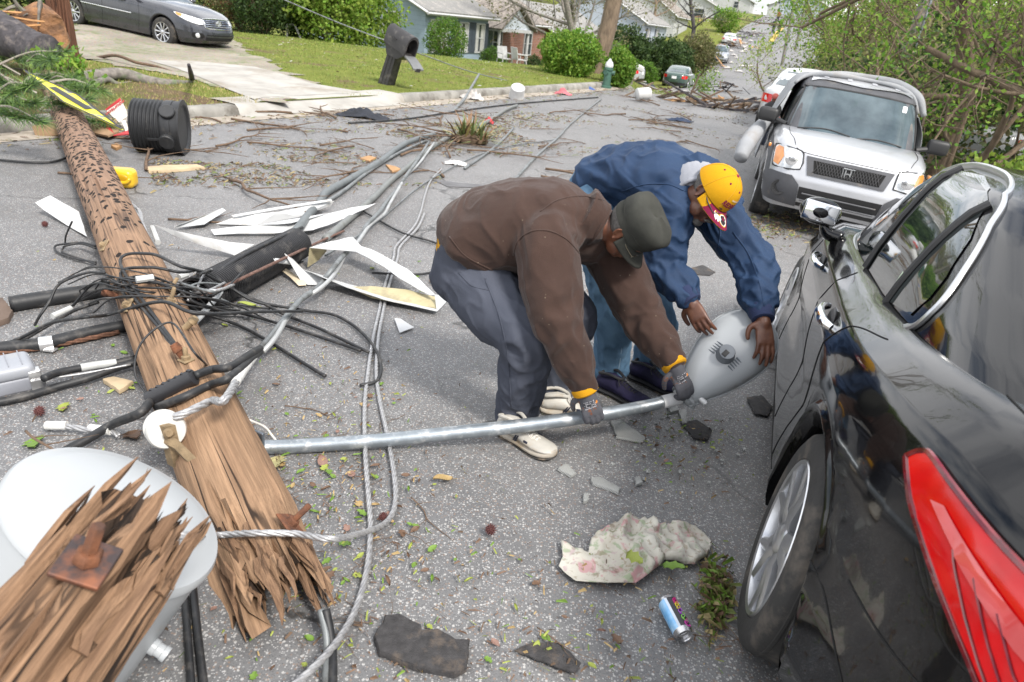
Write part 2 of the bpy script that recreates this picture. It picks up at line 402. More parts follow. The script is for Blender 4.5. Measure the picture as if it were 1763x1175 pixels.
def kerb_strip(i0, i1, ends):
 prof = [(-5.42, -.02), (-5.425, .06), (-5.45, .115), (-5.50, .14), (-5.62, .145), (-5.66, .12), (-5.66, -.05)]
 rows = []
 for i in range(i0, i1):
  c, nn = cen[i], nrl[i]; t_, n_ = st(*c); k = 1.
  if ends: k = float(sm(abs(t_ - (TD0 + TD1) / 2), (TD1 - TD0) / 2 - .1, (TD1 - TD0) / 2 + .75)); k = max(k, .12)
  rows.append([(*(c + nn * o), float(terr(*(c + nn * o))) + (z * k if z > 0 else z) + .012 * noise.noise(Vector((c[0] * 2, c[1] * 2, o)))) for o, z in prof])
 return rows
cen_s, nrl_s = cen, nrl
fine = np.array([xy(t, -3.2) for t in np.linspace(-6, 18, 110)]); cen = np.vstack([fine, cen_s[34:]]); nrl = np.vstack([np.tile(SN, (110, 1)), nrl_s[34:]])
b_ = MB(); b_.loft(kerb_strip(0, 150, True), cap=False, closed=False); b_.build('kerb', KERB, kind='structure', smooth=60)
def inpoly(px_, py_, poly):
 r_ = np.zeros(np.shape(px_), bool); n = len(poly)
 for i in range(n):
  x0, y0 = poly[i][:2]; x1, y1 = poly[(i + 1) % n][:2]
  c = ((y0 > py_) != (y1 > py_)) & (px_ < (x1 - x0) * (py_ - y0) / (y1 - y0 + 1e-12) + x0); r_ ^= c
 return r_
def lawn_z(x, y): return terr(x, y) + .125 + .05 * sm(-st(x, y)[1], 9, 12) + .2 * sm(np.hypot(np.asarray(x) + 11.9, np.asarray(y) - 19), 4.5, 1)
def sheet(name, m, i0, i1, o0, o1, n, dz, kind='structure'):
 G = []
 for c, nn in list(zip(cen, nrl))[i0:i1]:
  G.append([(*(c + nn * u), float(lawn_z(*(c + nn * u))) + dz) for u in np.linspace(o0, o1, n)])
 b = MB(); b.grid(np.array(G)); return b.build(name, m, kind=kind, smooth=180)
iD0 = int((TD0 + 6) / 24 * 109); iD1 = int((TD1 + 6) / 24 * 109)
sheet('lawn', LAWN, iD0 - 2, 190, -5.64, -40, 40, 0)
sheet('verge', VERGE, 0, iD0 - 1, -5.64, -40, 40, .004)
DRV = [pz(*q, .16)[:2] for q in ((655, 171), (538, 147), (440, 121), (330, 111), (255, 110), (306, 125), (450, 178), (484, 194))]
GRV = [pz(*q, .16)[:2] for q in ((560, 150), (500, 133), (470, 112), (425, 95), (405, 75), (330, 74), (200, 60), (120, 62), (90, 90), (150, 110), (230, 122), (330, 140), (470, 180))]
def flat(name, poly, m, dz, res=.35, edge=.12):
 P = []; n = len(poly)
 for i in range(n):
  a, c = np.array(poly[i]), np.array(poly[(i + 1) % n]); k = max(2, int(np.linalg.norm(c - a) / .25))
  for j in range(k):
   q = a + (c - a) * j / k; P.append(q + edge * np.array([noise.noise(Vector((q[0] * 3, q[1] * 3, 1))), noise.noise(Vector((q[0] * 3, q[1] * 3, 9)))]))
 bm = bmesh.new(); bm.faces.new([bm.verts.new((q[0], q[1], 0)) for q in P])
 for ax_ in (0, 1):
  lo = min(q[ax_] for q in P); hi = max(q[ax_] for q in P); k = int((hi - lo) / .5)
  for i in range(1, k):
   c = [0, 0, 0]; c[ax_] = lo + (hi - lo) * i / k; nv = [0, 0, 0]; nv[ax_] = 1
   bmesh.ops.bisect_plane(bm, geom=bm.verts[:] + bm.edges[:] + bm.faces[:], plane_co=c, plane_no=nv)
 bm.verts.index_update(); b = MB(); b.add([(v.co.x, v.co.y, float(lawn_z(v.co.x, v.co.y)) + dz) for v in bm.verts], [tuple(v.index for v in f.verts) for f in bm.faces]); bm.free()
 return b.build(name, m, kind='structure', smooth=180)
flat('gravel_patch', GRV, gravelmat('gravel', (.19, .165, .13), (.33, .295, .245)), .012, edge=.5)
drv2 = [xy(TD1 + .2, -9.12), *DRV[1:-1], xy(TD0 - .1, -9.12)]
flat('driveway', drv2, CONC, .02, edge=.02)
b_ = MB(); ap = []
for t_ in np.linspace(TD0 - .72, TD1 + .75, 26):
 k = float(sm(abs(t_ - (TD0 + TD1) / 2), (TD1 - TD0) / 2 - .1, (TD1 - TD0) / 2 + .75))
 ap.append([(*xy(t_, n_), float(terr(*xy(t_, n_))) + z * (1 - k) + z2 * k) for n_, z, z2 in ((-8.40, .012, .006), (-8.60, .045, .006), (-8.635, .055, .10), (-8.70, .075, .15), (-8.9, .125, .155), (-9.25, .150, .155))])
b_.grid(np.array(ap)); b_.build('driveway_apron', CONC, kind='structure', smooth=60)
flat('side_driveway', [pg(*q, .1)[:2] for q in ((1050, 136), (1110, 140), (1200, 122), (1190, 108), (1130, 112), (1075, 118))], CONC, .03)
def grass(name, region, N, h, mats, excl=(), seedk=1):
 g = np.random.default_rng(seedk); t = g.uniform(region[0], region[1], N); n = g.uniform(region[2], region[3], N)
 x = t * SD[0] + n * SN[0]; y = t * SD[1] + n * SN[1]; keep = np.ones(N, bool)
 for e in excl: keep &= ~inpoly(x, y, e)
 k = np.array([noise.noise(Vector((a * .9, c * .9, 3))) for a, c in zip(x, y)]); keep &= g.uniform(-.45, .9, N) < k + .35
 x, y = x[keep], y[keep]; N = len(x); z = lawn_z(x, y); a = g.uniform(0, 2 * PI, N); hh = h * g.uniform(.4, 1.2, N); w = g.uniform(.003, .007, N) * (1 + .04 * np.hypot(x, y)); le = g.normal(0, .5, (N, 2)) * hh[:, None]
 V = np.empty((N, 3, 3)); V[:, 0] = np.stack([x - np.cos(a) * w, y - np.sin(a) * w, z - .01], 1); V[:, 1] = np.stack([x + np.cos(a) * w, y + np.sin(a) * w, z - .01], 1); V[:, 2] = np.stack([x + le[:, 0], y + le[:, 1], z + hh], 1)
 b = MB(); b.v = V.reshape(-1, 3).tolist(); b.f = [(3 * i, 3 * i + 1, 3 * i + 2) for i in range(N)]; b.m = list(g.integers(0, len(mats), N))
 return b.build(name, mats, kind='stuff', label='short patchy spring grass on the front lawns', cat='grass', smooth=0)
GB = [quick('blade_green', (.15, .225, .035), .8, var=.4), quick('blade_yellow', (.27, .28, .07), .8, var=.3), quick('blade_straw', (.36, .29, .13), .85, var=.3)]
grass('lawn_grass', (9.8, 34, -22, -8.8), 110000, .042, [GB[0], GB[0], GB[1]], (GRV, drv2))
grass('verge_grass', (2, 8.2, -16, -8.8), 30000, .05, [GB[0], GB[1], GB[2], GB[2]], (GRV, drv2), 2)
def paint(name, col, metal=0., rough=.22, coat=1., dust=.0, dcol=(.3, .27, .22)):
 m, t, b = nm(name); v = coord(t); c = col
 if dust:
  f = ramp(t, noi(t, v, 3, 9, .7), [(.48, 0.), (.78, dust)]); sp_ = ramp(t, noi(t, v, 70, 3), [(.66, 0.), (.72, dust)]); c = mix(t, f, col, dcol); c = mix(t, sp_, c, dcol)
  lk(t, c, b.inputs['Base Color']); lk(t, ramp(t, noi(t, v, 3, 9, .7), [(.4, rough), (.8, min(1, rough + dust))]), b.inputs['Roughness'])
  lk(t, ramp(t, noi(t, v, 4, 8, .7), [(.4, .015), (.8, .06 + .25 * dust)]), b.inputs['Coat Roughness'])
 else:
  b.inputs['Base Color'].default_value = (*col, 1); b.inputs['Roughness'].default_value = rough; b.inputs['Coat Roughness'].default_value = .03
 b.inputs['Metallic'].default_value = metal; b.inputs['Coat Weight'].default_value = coat
 return m
RUBBER = mat('rubber', (.028, .027, .026), .8, var=.3, bmp=.3, dirt=(.10, .085, .07), dsc=6, dth=.62)
ALLOY = mat('alloy', (.62, .63, .65), .28, .9, var=.12, dirt=(.25, .22, .19), dsc=9, dth=.7)
CHROME = mat('chrome', (.82, .83, .85), .10, 1., var=.06); SATIN = mat('satin_trim', (.60, .61, .62), .30, .85, var=.06)
BLKPL = mat('black_plastic', (.02, .02, .021), .5, var=.2, bmp=.1)
GRYPL = mat('grey_plastic', (.075, .077, .085), .6, var=.2, bmp=.25, bscale=200, dirt=(.16, .14, .12), dsc=5, dth=.64)
GLASS = mat('car_glass', (.018, .026, .026), .03, var=.3, scale=1.2, spec=.9, coat=.6)
GLASS2 = mat('windscreen_glass', (.10, .135, .15), .10, var=.75, scale=2.2, spec=.9, col2=(.022, .036, .045))  # paler mottled colour stands in for reflections on the screens
SEAM = mat('panel_gap', (.006, .006, .006), .9, var=.1)
LENS = mat('lamp_lens', (.72, .74, .75), .08, .2, var=.35, scale=14, coat=1.)
AMBER = mat('amber_lens', (.75, .28, .06), .15, var=.25, coat=1.)
REDL = mat('red_lens', (.62, .003, .005), .10, var=.25, scale=9, coat=.25)
REDD = mat('dark_red_lens', (.16, .004, .008), .12, var=.6, scale=30, coat=1.)
REDB = mat('bright_red_lens', (.80, .006, .006), .12, var=.12, scale=9, coat=.25)
class Shell:
 """closed car shell: superellipse plan rings stacked bottom to top; p holds key tables over v in 0..1"""
 def __init__(s, vk, xr, xf, wd_, zbot, ztop, n=5., extra=(), ns=56, nv=14, crown=.05, wheels=(), rw=.36, zw=.33, capk=6, bend=None):
  s.vk, s.xr, s.xf, s.wd = vk, xr, xf, wd_; s.n = n; s.zbot, s.ztop = zbot, ztop; s.wheels, s.rw, s.zw, s.crown, s.capk, s.bend = wheels, rw, zw, crown, capk, bend
  ph = set(np.round(np.linspace(0, PI, ns + 1), 5)); x0, x1 = s.tab(xr, 0.3), s.tab(xf, .3); xm, hl = (x0 + x1) / 2, (x1 - x0) / 2
  xs = list(extra)
  for w in wheels: xs += [w + rw * 1.0 * math.sin(a) for a in np.linspace(-PI / 2, PI / 2, 15)] + [w - rw - .004, w + rw + .004]
  xs += list(np.linspace(x0 + .05 * hl, x1 - .05 * hl, 44))
  for x in xs:
   u = (x - xm) / hl
   if abs(u) < .995: ph.add(round(math.acos(math.copysign(abs(u) ** (n / 2), u)), 5))
  ph = sorted(ph); keep = [ph[0]]
  for a in ph[1:]:
   if a - keep[-1] > 2e-4: keep.append(a)
  keep[-1] = PI; s.ph = keep + [2 * PI - a for a in reversed(keep[1:-1])]
  s.nv = nv
 def tab(s, T, v): return float(np.interp(v, s.vk, T))
 def pt(s, ph, v):
  x0, x1, w = s.tab(s.xr, v), s.tab(s.xf, v), s.tab(s.wd, v); c, si = math.cos(ph), math.sin(ph)
  x = (x0 + x1) / 2 + (x1 - x0) / 2 * math.copysign(abs(c) ** (2 / s.n), c); y = w * math.copysign(abs(si) ** (2 / s.n), si)
  zb = s.zbot(x)
  for q in s.wheels:
   d = abs(x - q)
   if d <= s.rw + 1e-6 and abs(y) > .5 * w: zb = max(zb, s.zw + math.sqrt(max(s.rw ** 2 - d * d, 0)))
  zt = s.ztop(x); z = zb + (zt - zb) * v
  zn = s.zbot(x) + (zt - s.zbot(x)) * v; z = max(zn, zb + (zt - zb) * v * .35) if zb > s.zbot(x) + 1e-6 else z
  z = max(z, zb)
  if s.bend: x, y, z = s.bend(x, y, z, v)
  return (x, y, z)
 def build(s):
  vs = sorted(set(list(np.linspace(0, 1, s.nv)) + [v for v in s.vk])); rings = [[s.pt(a, v) for a in s.ph] for v in vs]
  base = [(x, y * .90, z + .01) for x, y, z in rings[0]]; base2 = [(x, y * .88, z + .05) for x, y, z in rings[0]]
  top = rings[-1]; xm = (s.tab(s.xr, 1) + s.tab(s.xf, 1)) / 2; caps = []
  for k in range(1, s.capk + 1):
   q = k / s.capk * .985; ring = []
   for x, y, z in top:
    X, Y = xm + (x - xm) * (1 - q), y * (1 - q); w = s.tab(s.wd, 1)
    ring.append((X, Y, s.ztop(X) + s.crown * (1 - min(1, abs(Y) / w) ** 2) - (0)))
   caps.append(ring)
  b = MB(); b.loft([base2, base] + rings + caps, cap=False); n = len(s.ph); tot = len(b.v); b.f.append(tuple(range(tot - n, tot))); b.m.append(0); s.mb = b; s.bvh = bvh_of(b); return b
def wheel_parts(root, c, out, R_=.335, w=.22, style='five', rim=.69, mats=None, steer=0., seg=48):
 """wheel facing out (+-1 along local y), axle along y; thing part 'wheel' with tyre and rim below"""
 e = MB(); c = np.asarray(c, float)
 d = np.array([math.sin(steer) * -out, math.cos(steer) * out, 0.]); rr = R_ * rim
 prof = [(rr * .98, -w / 2), (R_ * .9, -w / 2), (R_ * .97, -w / 2 + .012), (R_, -w / 2 + .03), (R_, w / 2 - .03), (R_ * .975, w / 2 - .012), (R_ * .90, w / 2), (rr * 1.03, w / 2 - .004), (rr * .99, w / 2 - .02), (rr * .97, -w / 2)]
 prof2 = []
 e.lathe(prof, c, d, seg, cap=False)
 for gk in (-.3, 0, .3): e.lathe([(R_ + .0006, gk * w - .006), (R_ + .003, gk * w - .004), (R_ + .003, gk * w + .004), (R_ + .0006, gk * w + .006)], c, d, seg, cap=False)
 ty = e.build('wheel', RUBBER, root, local=True)
 r_ = MB(); sd, u, dd = frame(d)
 r_.lathe([(rr * 1.02, w / 2 - .012), (rr * 1.0, w / 2 - .002), (rr * .95, w / 2 - .006), (rr * .93, w / 2 - .03), (rr * .92, -w / 2)], c, d, seg, cap=False)
 def spoke(a, w0, w1, z0=w / 2 - .02, z1=w / 2 - .012, twist=0):
  rd = math.cos(a) * sd + math.sin(a) * u; tn = -math.sin(a) * sd + math.cos(a) * u
  tp = math.cos(a + twist) * sd + math.sin(a + twist) * u; ring = []
  for f, ww, zz in ((.12, w0, z0 - .004), (.35, w0 * .9, z0 + .006), (.65, (w0 + w1) * .45, z0 + .004), (.96, w1, z1)):
   q = c + (rd * (1 - f) + tp * f) / np.linalg.norm(rd * (1 - f) + tp * f) * rr * f + d * zz
   ring.append([q - tn * ww / 2 - d * .022, q - tn * ww / 2, q - tn * ww * .2 + d * .006, q + tn * ww * .2 + d * .006, q + tn * ww / 2, q + tn * ww / 2 - d * .022])
  r_.loft(ring)
 if style == 'five':
  for k in range(5):
   a = 2 * PI * k / 5 + .3
   spoke(a, rr * .30, rr * .17, twist=.27); spoke(a, rr * .30, rr * .17, twist=-.27)
 else:
  for k in range(10): spoke(2 * PI * k / 10, rr * .13, rr * .16)
 r_.lathe([(0.0, w / 2 - .004), (rr * .16, w / 2 - .006), (rr * .22, w / 2 - .016), (rr * .22, -w / 2)], c, d, 20, cap=False)
 r_.build('rim', ALLOY, ty, local=True)
 k_ = MB(); k_.lathe([(.001, -.02), (rr * .9, -.02), (rr * .9, -.04)], c, d, 24, cap=False); k_.build('brake_disc', quick('brake_dark', (.04, .038, .036), .6, .5), ty, local=True)
 return ty
def side_plane(sgn, D=3.): return lambda u, v: ((u, sgn * D, v), (0, -sgn, 0))
def end_plane(sgn, D=6.): return lambda u, v: ((sgn * D, u, v), (-sgn, 0, 0))
def top_plane(D=4.): return lambda u, v: ((u, v, D), (0, 0, -1))
def strip(root, name, bvh, pts, plane, r=.004, m=None, off=.001, n=14, flat_=.4, label=None):
 P = proj_line(bvh, pts, plane, off, n)
 if len(P) < 2: return None
 b = MB(); b.tube(np.array(P), r, 6); return b.build(name, m or SEAM, root, label=label, local=True)
BLACK = paint('black_paint', (.004, .004, .0045), 0., .10, .5, dust=.02, dcol=(.13, .115, .10))
BLACK.node_tree.nodes['Principled BSDF'].inputs['Specular IOR Level'].default_value = .2
def sedan_near():
 yaw = R(19); loc = (1.627, 1.313, .060)
 fw = np.array([math.sin(yaw), math.cos(yaw), -.080]); fw = nrm(fw); lf = nrm(np.cross((0, 0, 1), fw)); up = np.cross(fw, lf)
 lf, up = lf * math.cos(.11) + up * math.sin(.11), up * math.cos(.11) - lf * math.sin(.11)
 root = thing('parked_sedan', 'glossy black sedan with a big red tail lamp beside the two bending men', 'car', mtx=mtx_from((fw, lf, up), loc))
 zt = lambda x: float(np.interp(x, [-1.1, -.95, -.6, 0, .6, 1.5, 2.2, 2.9, 3.4, 3.72], [.98, 1.045, 1.075, 1.035, 1.0, .985, .985, .93, .84, .66]))
 vk = [0, .12, .30, .46, .62, .78, .90, 1]
 sh = Shell(vk, [-.98, -1.04, -1.08, -1.085, -1.08, -1.06, -1.04, -.99], [3.6, 3.68, 3.72, 3.72, 3.70, 3.64, 3.55, 3.4], [.868, .892, .898, .892, .905, .915, .885, .80],
               lambda x: .2 + .03 * float(sm(x, 3.2, 3.7)), zt, n=4.2, wheels=(0, 2.85), rw=.375, zw=.335, nv=22, crown=.045, capk=10)
 def bend(x, y, z, v):
  s_ = math.copysign(1, y); k = min(1, abs(y) / .5)
  h = .028 * math.exp(-((x + .05) / .55) ** 2) * math.exp(-((z - .83) / .16) ** 2) - .03 * math.exp(-((x - 1.5) / .8) ** 2) * math.exp(-((z - .50) / .13) ** 2)
  h += .016 * math.exp(-((math.hypot(x, z - .335) - .40) / .035) ** 2) + .016 * math.exp(-((math.hypot(x - 2.85, z - .335) - .40) / .035) ** 2)
  return x, y + s_ * h * k, z
 sh.bend = bend
 b = sh.build(); body = b.build('body', BLACK, root, local=True, smooth=50); body.name = 'body'
 g = Shell([0, .25, .5, .75, .9, 1], [-.86, -.60, -.30, .02, .25, .48], [2.52, 2.24, 1.98, 1.72, 1.56, 1.40], [.80, .782, .752, .712, .672, .60],
              lambda x: float(np.interp(x, [-.9, -.3, .6, 1.5, 2.6], [1.03, .99, .965, .95, .93])), lambda x: float(np.interp(x, [-.9, .3, 1.0, 1.6, 2.6], [1.385, 1.43, 1.455, 1.43, 1.375])), n=4.6, nv=14, crown=.055, capk=8)
 gb = g.build(); gb.build('roof', BLACK, root, local=True, smooth=60)
 ctr = {}
 W_ = {'front': [(2.02, 1.005), (1.93, 1.085), (1.72, 1.225), (1.42, 1.36), (1.12, 1.418), (1.09, 1.418), (1.03, 1.0)],
          'rear': [(.99, .998), (1.05, 1.418), (.78, 1.425), (.58, 1.40), (.44, 1.36), (.46, 1.01)],
          'quarter': [(.43, 1.012), (.415, 1.345), (.28, 1.27), (.17, 1.17), (.14, 1.11), (.17, 1.045)]}
 for s_ in (1, -1):
  pl = side_plane(s_)
  for k, q in W_.items():
   wmb = MB(); patch(wmb, g.bvh, q, pl, .004, .05); wmb.build('side_window', GLASS, root, local=True, smooth=180)
  ol = [(2.1, .985), (1.95, 1.095), (1.72, 1.242), (1.42, 1.38), (1.1, 1.44), (.78, 1.445), (.58, 1.422), (.40, 1.37), (.23, 1.28), (.10, 1.18), (.05, 1.09), (.12, 1.02), (.4, .985), (1.0, .968), (1.6, .975), (2.1, .985)]
  P = proj_line(g.bvh, ol, pl, .004, 7)
  t = MB(); t.tube(np.array(P), .0095, 8, flat=1.5); t.build('window_trim', SATIN, root, local=True)
  for q in ([(1.06, .99), (1.075, 1.425)], [(.447, 1.0), (.428, 1.36)]):
   P = proj_line(g.bvh, q, pl, .006, 10); t = MB(); t.tube(np.array(P), .014, 8); t.build('window_pillar', BLKPL, root, local=True)
 for nm_, sg, poly in (('windscreen', 1, [(-.62, 1.02), (.62, 1.02), (.5, 1.41), (-.5, 1.41)]), ('rear_screen', -1, [(-.6, 1.10), (.6, 1.10), (.46, 1.41), (-.46, 1.41)])):
  w = MB(); patch(w, g.bvh, poly, end_plane(sg), .005, .08); w.build(nm_, GLASS, root, local=True, smooth=180)
 for s_ in (1, -1):
  pl = side_plane(s_)
  dr = MB()
  for q in ([(1.02, .97), (1.02, .6), (.97, .3)], [(.05, .99), (.30, .93), (.42, .80), (.47, .62), (.55, .5), (.62, .36), (.63, .27)], [(2.08, .95), (2.12, .6), (2.1, .3)], [(2.1, .25), (1., .25), (.55, .27)],
                  [(-.50, .60), (-.7, .62), (-.90, .66)], [(-.33, .52), (-.5, .50), (-.75, .43), (-.95, .36)]):
   P = proj_line(sh.bvh, q, pl, .0005, 14)
   if len(P) > 2: dr = MB(); dr.tube(np.array(P), .0022, 6); dr.build('panel_gap', SEAM, root, local=True)
  for x in (.60, 1.62):
   h = MB(); o, d = pl(x, .865); hit = sh.bvh.ray_cast(Vector(o), Vector(d))[0]; y = hit.y
   sx = np.array([1, 0, 0.]); bowl = MB(); bowl.ball((x - .02, y, .865), (.075, .012, .04), 16); bowl.build('handle_bowl', BLKPL, root, local=True)
   P = [(x - .12, y + s_ * .002, .863), (x - .085, y + s_ * .03, .867), (x, y + s_ * .042, .873), (x + .08, y + s_ * .03, .877), (x + .115, y + s_ * .004, .878)]
   h.tube(P, [.013, .019, .022, .019, .012], 12, sub=6, flat=.75, up=(1, 0, 0)); h.build('door_handle', CHROME, root, local=True)
  mb = MB(); mc = np.array([1.97, s_ * .965, 1.05]); mb.ball(mc, (.075, .105, .07), 20); mb.tube([(1.93, s_ * .82, .955), (1.94, s_ * .90, .965), mc + (0, -s_ * .05, -.03)], [.04, .032, .03], 10, sub=4)
  mm = mb.build('wing_mirror', BLACK, root, local=True, smooth=180)
  mg = MB(); mg.rbox(mc + (-.06, 0, 0), (.018, .17, .10), .04); mg.build('mirror_glass', CHROME, mm, local=True)
  cx = -.15; LZ = -.07
  def rot_plane(u, v, s_=s_): 
   a = u - .10 * min(1., max(u, 0.) / .5); return ((cx - 3 * math.cos(a) * 1.0, s_ * (.28 + 3 * math.sin(a)), v + LZ), (math.cos(a), -s_ * math.sin(a), 0))
  def lamp(poly, m, off, parent, name, res=.04):
   q = MB(); patch(q, sh.bvh, poly, rot_plane, off, res); return q.build(name, m, parent, local=True, smooth=180)
  A0 = [(1.09, .985), (1.06, 1.012), (1.0, 1.02), (.72, 1.0), (.50, .985), (.30, .97), (.12, .955), (.12, .74), (.30, .715), (.44, .725), (.55, .765), (.67, .83), (.86, .905)]
  tl = lamp(A0, REDL, .012, root, 'tail_lamp')
  edge = [rot for rot in A0] + [A0[0]]
  P = proj_line(sh.bvh, edge, lambda u, v: rot_plane(u, v), .010, 6); e_ = MB(); e_.tube(np.array(P), .007, 6); e_.build('lamp_rim', REDD, tl, local=True)
  lamp([(.92, .972), (.88, .982), (.62, .935), (.40, .905), (.14, .885), (.14, .862), (.40, .875), (.62, .90), (.80, .945)], quick('pale_red_strip', (.58, .07, .07), .08, coat=1.), .016, tl, 'lamp_light_bar')
  lamp([(.56, .868), (.42, .852), (.14, .836), (.14, .772), (.30, .768), (.42, .785), (.50, .82)], REDD, .015, tl, 'lamp_reflector')
  for k in range(8):
   z0 = .852 - .009 * k; lamp([(.515 - .016 * k, z0), (.50 - .016 * k, z0 + .004), (.16, z0 - .020), (.16, z0 - .026)], REDB, .018, tl, 'lamp_fin', .03)
  for k, q in enumerate(([(.80, .945), (.68, .86), (.57, .795), (.44, .755), (.28, .74)], [(.735, .94), (.64, .865), (.545, .805), (.43, .772), (.28, .757)], [(.67, .925), (.60, .868), (.53, .825)])):
   P = proj_line(sh.bvh, q, lambda u, v: rot_plane(u, v), .013, 8); e_ = MB(); e_.tube(np.array(P), .0042, 6, flat=.5); e_.build('lamp_groove', REDD, tl, local=True)
 for s_ in (1, -1):
  dk = MB()
  P = proj_line(sh.bvh, [(-.05, s_ * .70), (-.5, s_ * .70), (-.85, s_ * .66), (-.99, s_ * .58)], top_plane(), .0008, 12); dk.tube(np.array(P), .0028, 6); dk.build('boot_gap', SEAM, root, local=True)
 for x in (0, 2.85):
  for s_ in (1, -1): wheel_parts(root, (x, s_ * .768, .335), s_, .335, .235, 'five', .72, seg=64)
 u = MB(); u.box((1.4, 0, .42), (3.9, 1.2, .4)); u.build('underbody', BLKPL, root, local=True)
 s = MB(); patch(s, g.bvh, [(.47, 1.045), (.50, 1.05), (.51, 1.10), (.48, 1.095)], side_plane(1), .007, .05); s.build('window_sticker', quick('pale_sticker', (.5, .62, .45), .5), root, local=True)
 return root, sh
SED, SEDSH = sedan_near()
def car_axes(th):
 x, y, z, yaw, pit, rol = th
 f = np.array([math.sin(yaw) * math.cos(pit), math.cos(yaw) * math.cos(pit), math.sin(pit)]); l0 = np.array([-math.cos(yaw), math.sin(yaw), 0]); u0 = np.cross(f, l0)
 l = l0 * math.cos(rol) + u0 * math.sin(rol); return f, l, np.cross(f, l), np.array([x, y, z])
SILVER = paint('silver_paint', (.46, .47, .495), .35, .30, .9, dust=.2, dcol=(.42, .40, .37))
COVER = mat('cover_cloth', (.30, .31, .325), .85, var=.22, scale=3, bmp=.35, bscale=30, dirt=(.26, .25, .24), dsc=3, dth=.6)
MESHB = mat('grille_mesh', (.03, .03, .032), .5, var=.3)
def P_(sh, root, name, poly, plane, m, off=.006, res=.05, parent=None, label=None, solid=0.):
 q = MB(); patch(q, sh.bvh, poly, plane, off, res); return q.build(name, m, parent or root, local=True, smooth=180, label=label)
def rrect(x0, x1, z0, z1, r=.03, n=4):
 o = []
 for cx, cz, a0 in ((x1 - r, z1 - r, 0), (x0 + r, z1 - r, PI / 2), (x0 + r, z0 + r, PI), (x1 - r, z0 + r, 1.5 * PI)):
  for k in range(n + 1): a = a0 + PI / 2 * k / n; o.append((cx + r * math.cos(a), cz + r * math.sin(a)))
 return o
def outline(sh, root, name, poly, plane, r, m, off=.006, parent=None):
 return strip(parent or root, name, sh.bvh, list(poly) + [poly[0]], plane, r, m, off, 2)
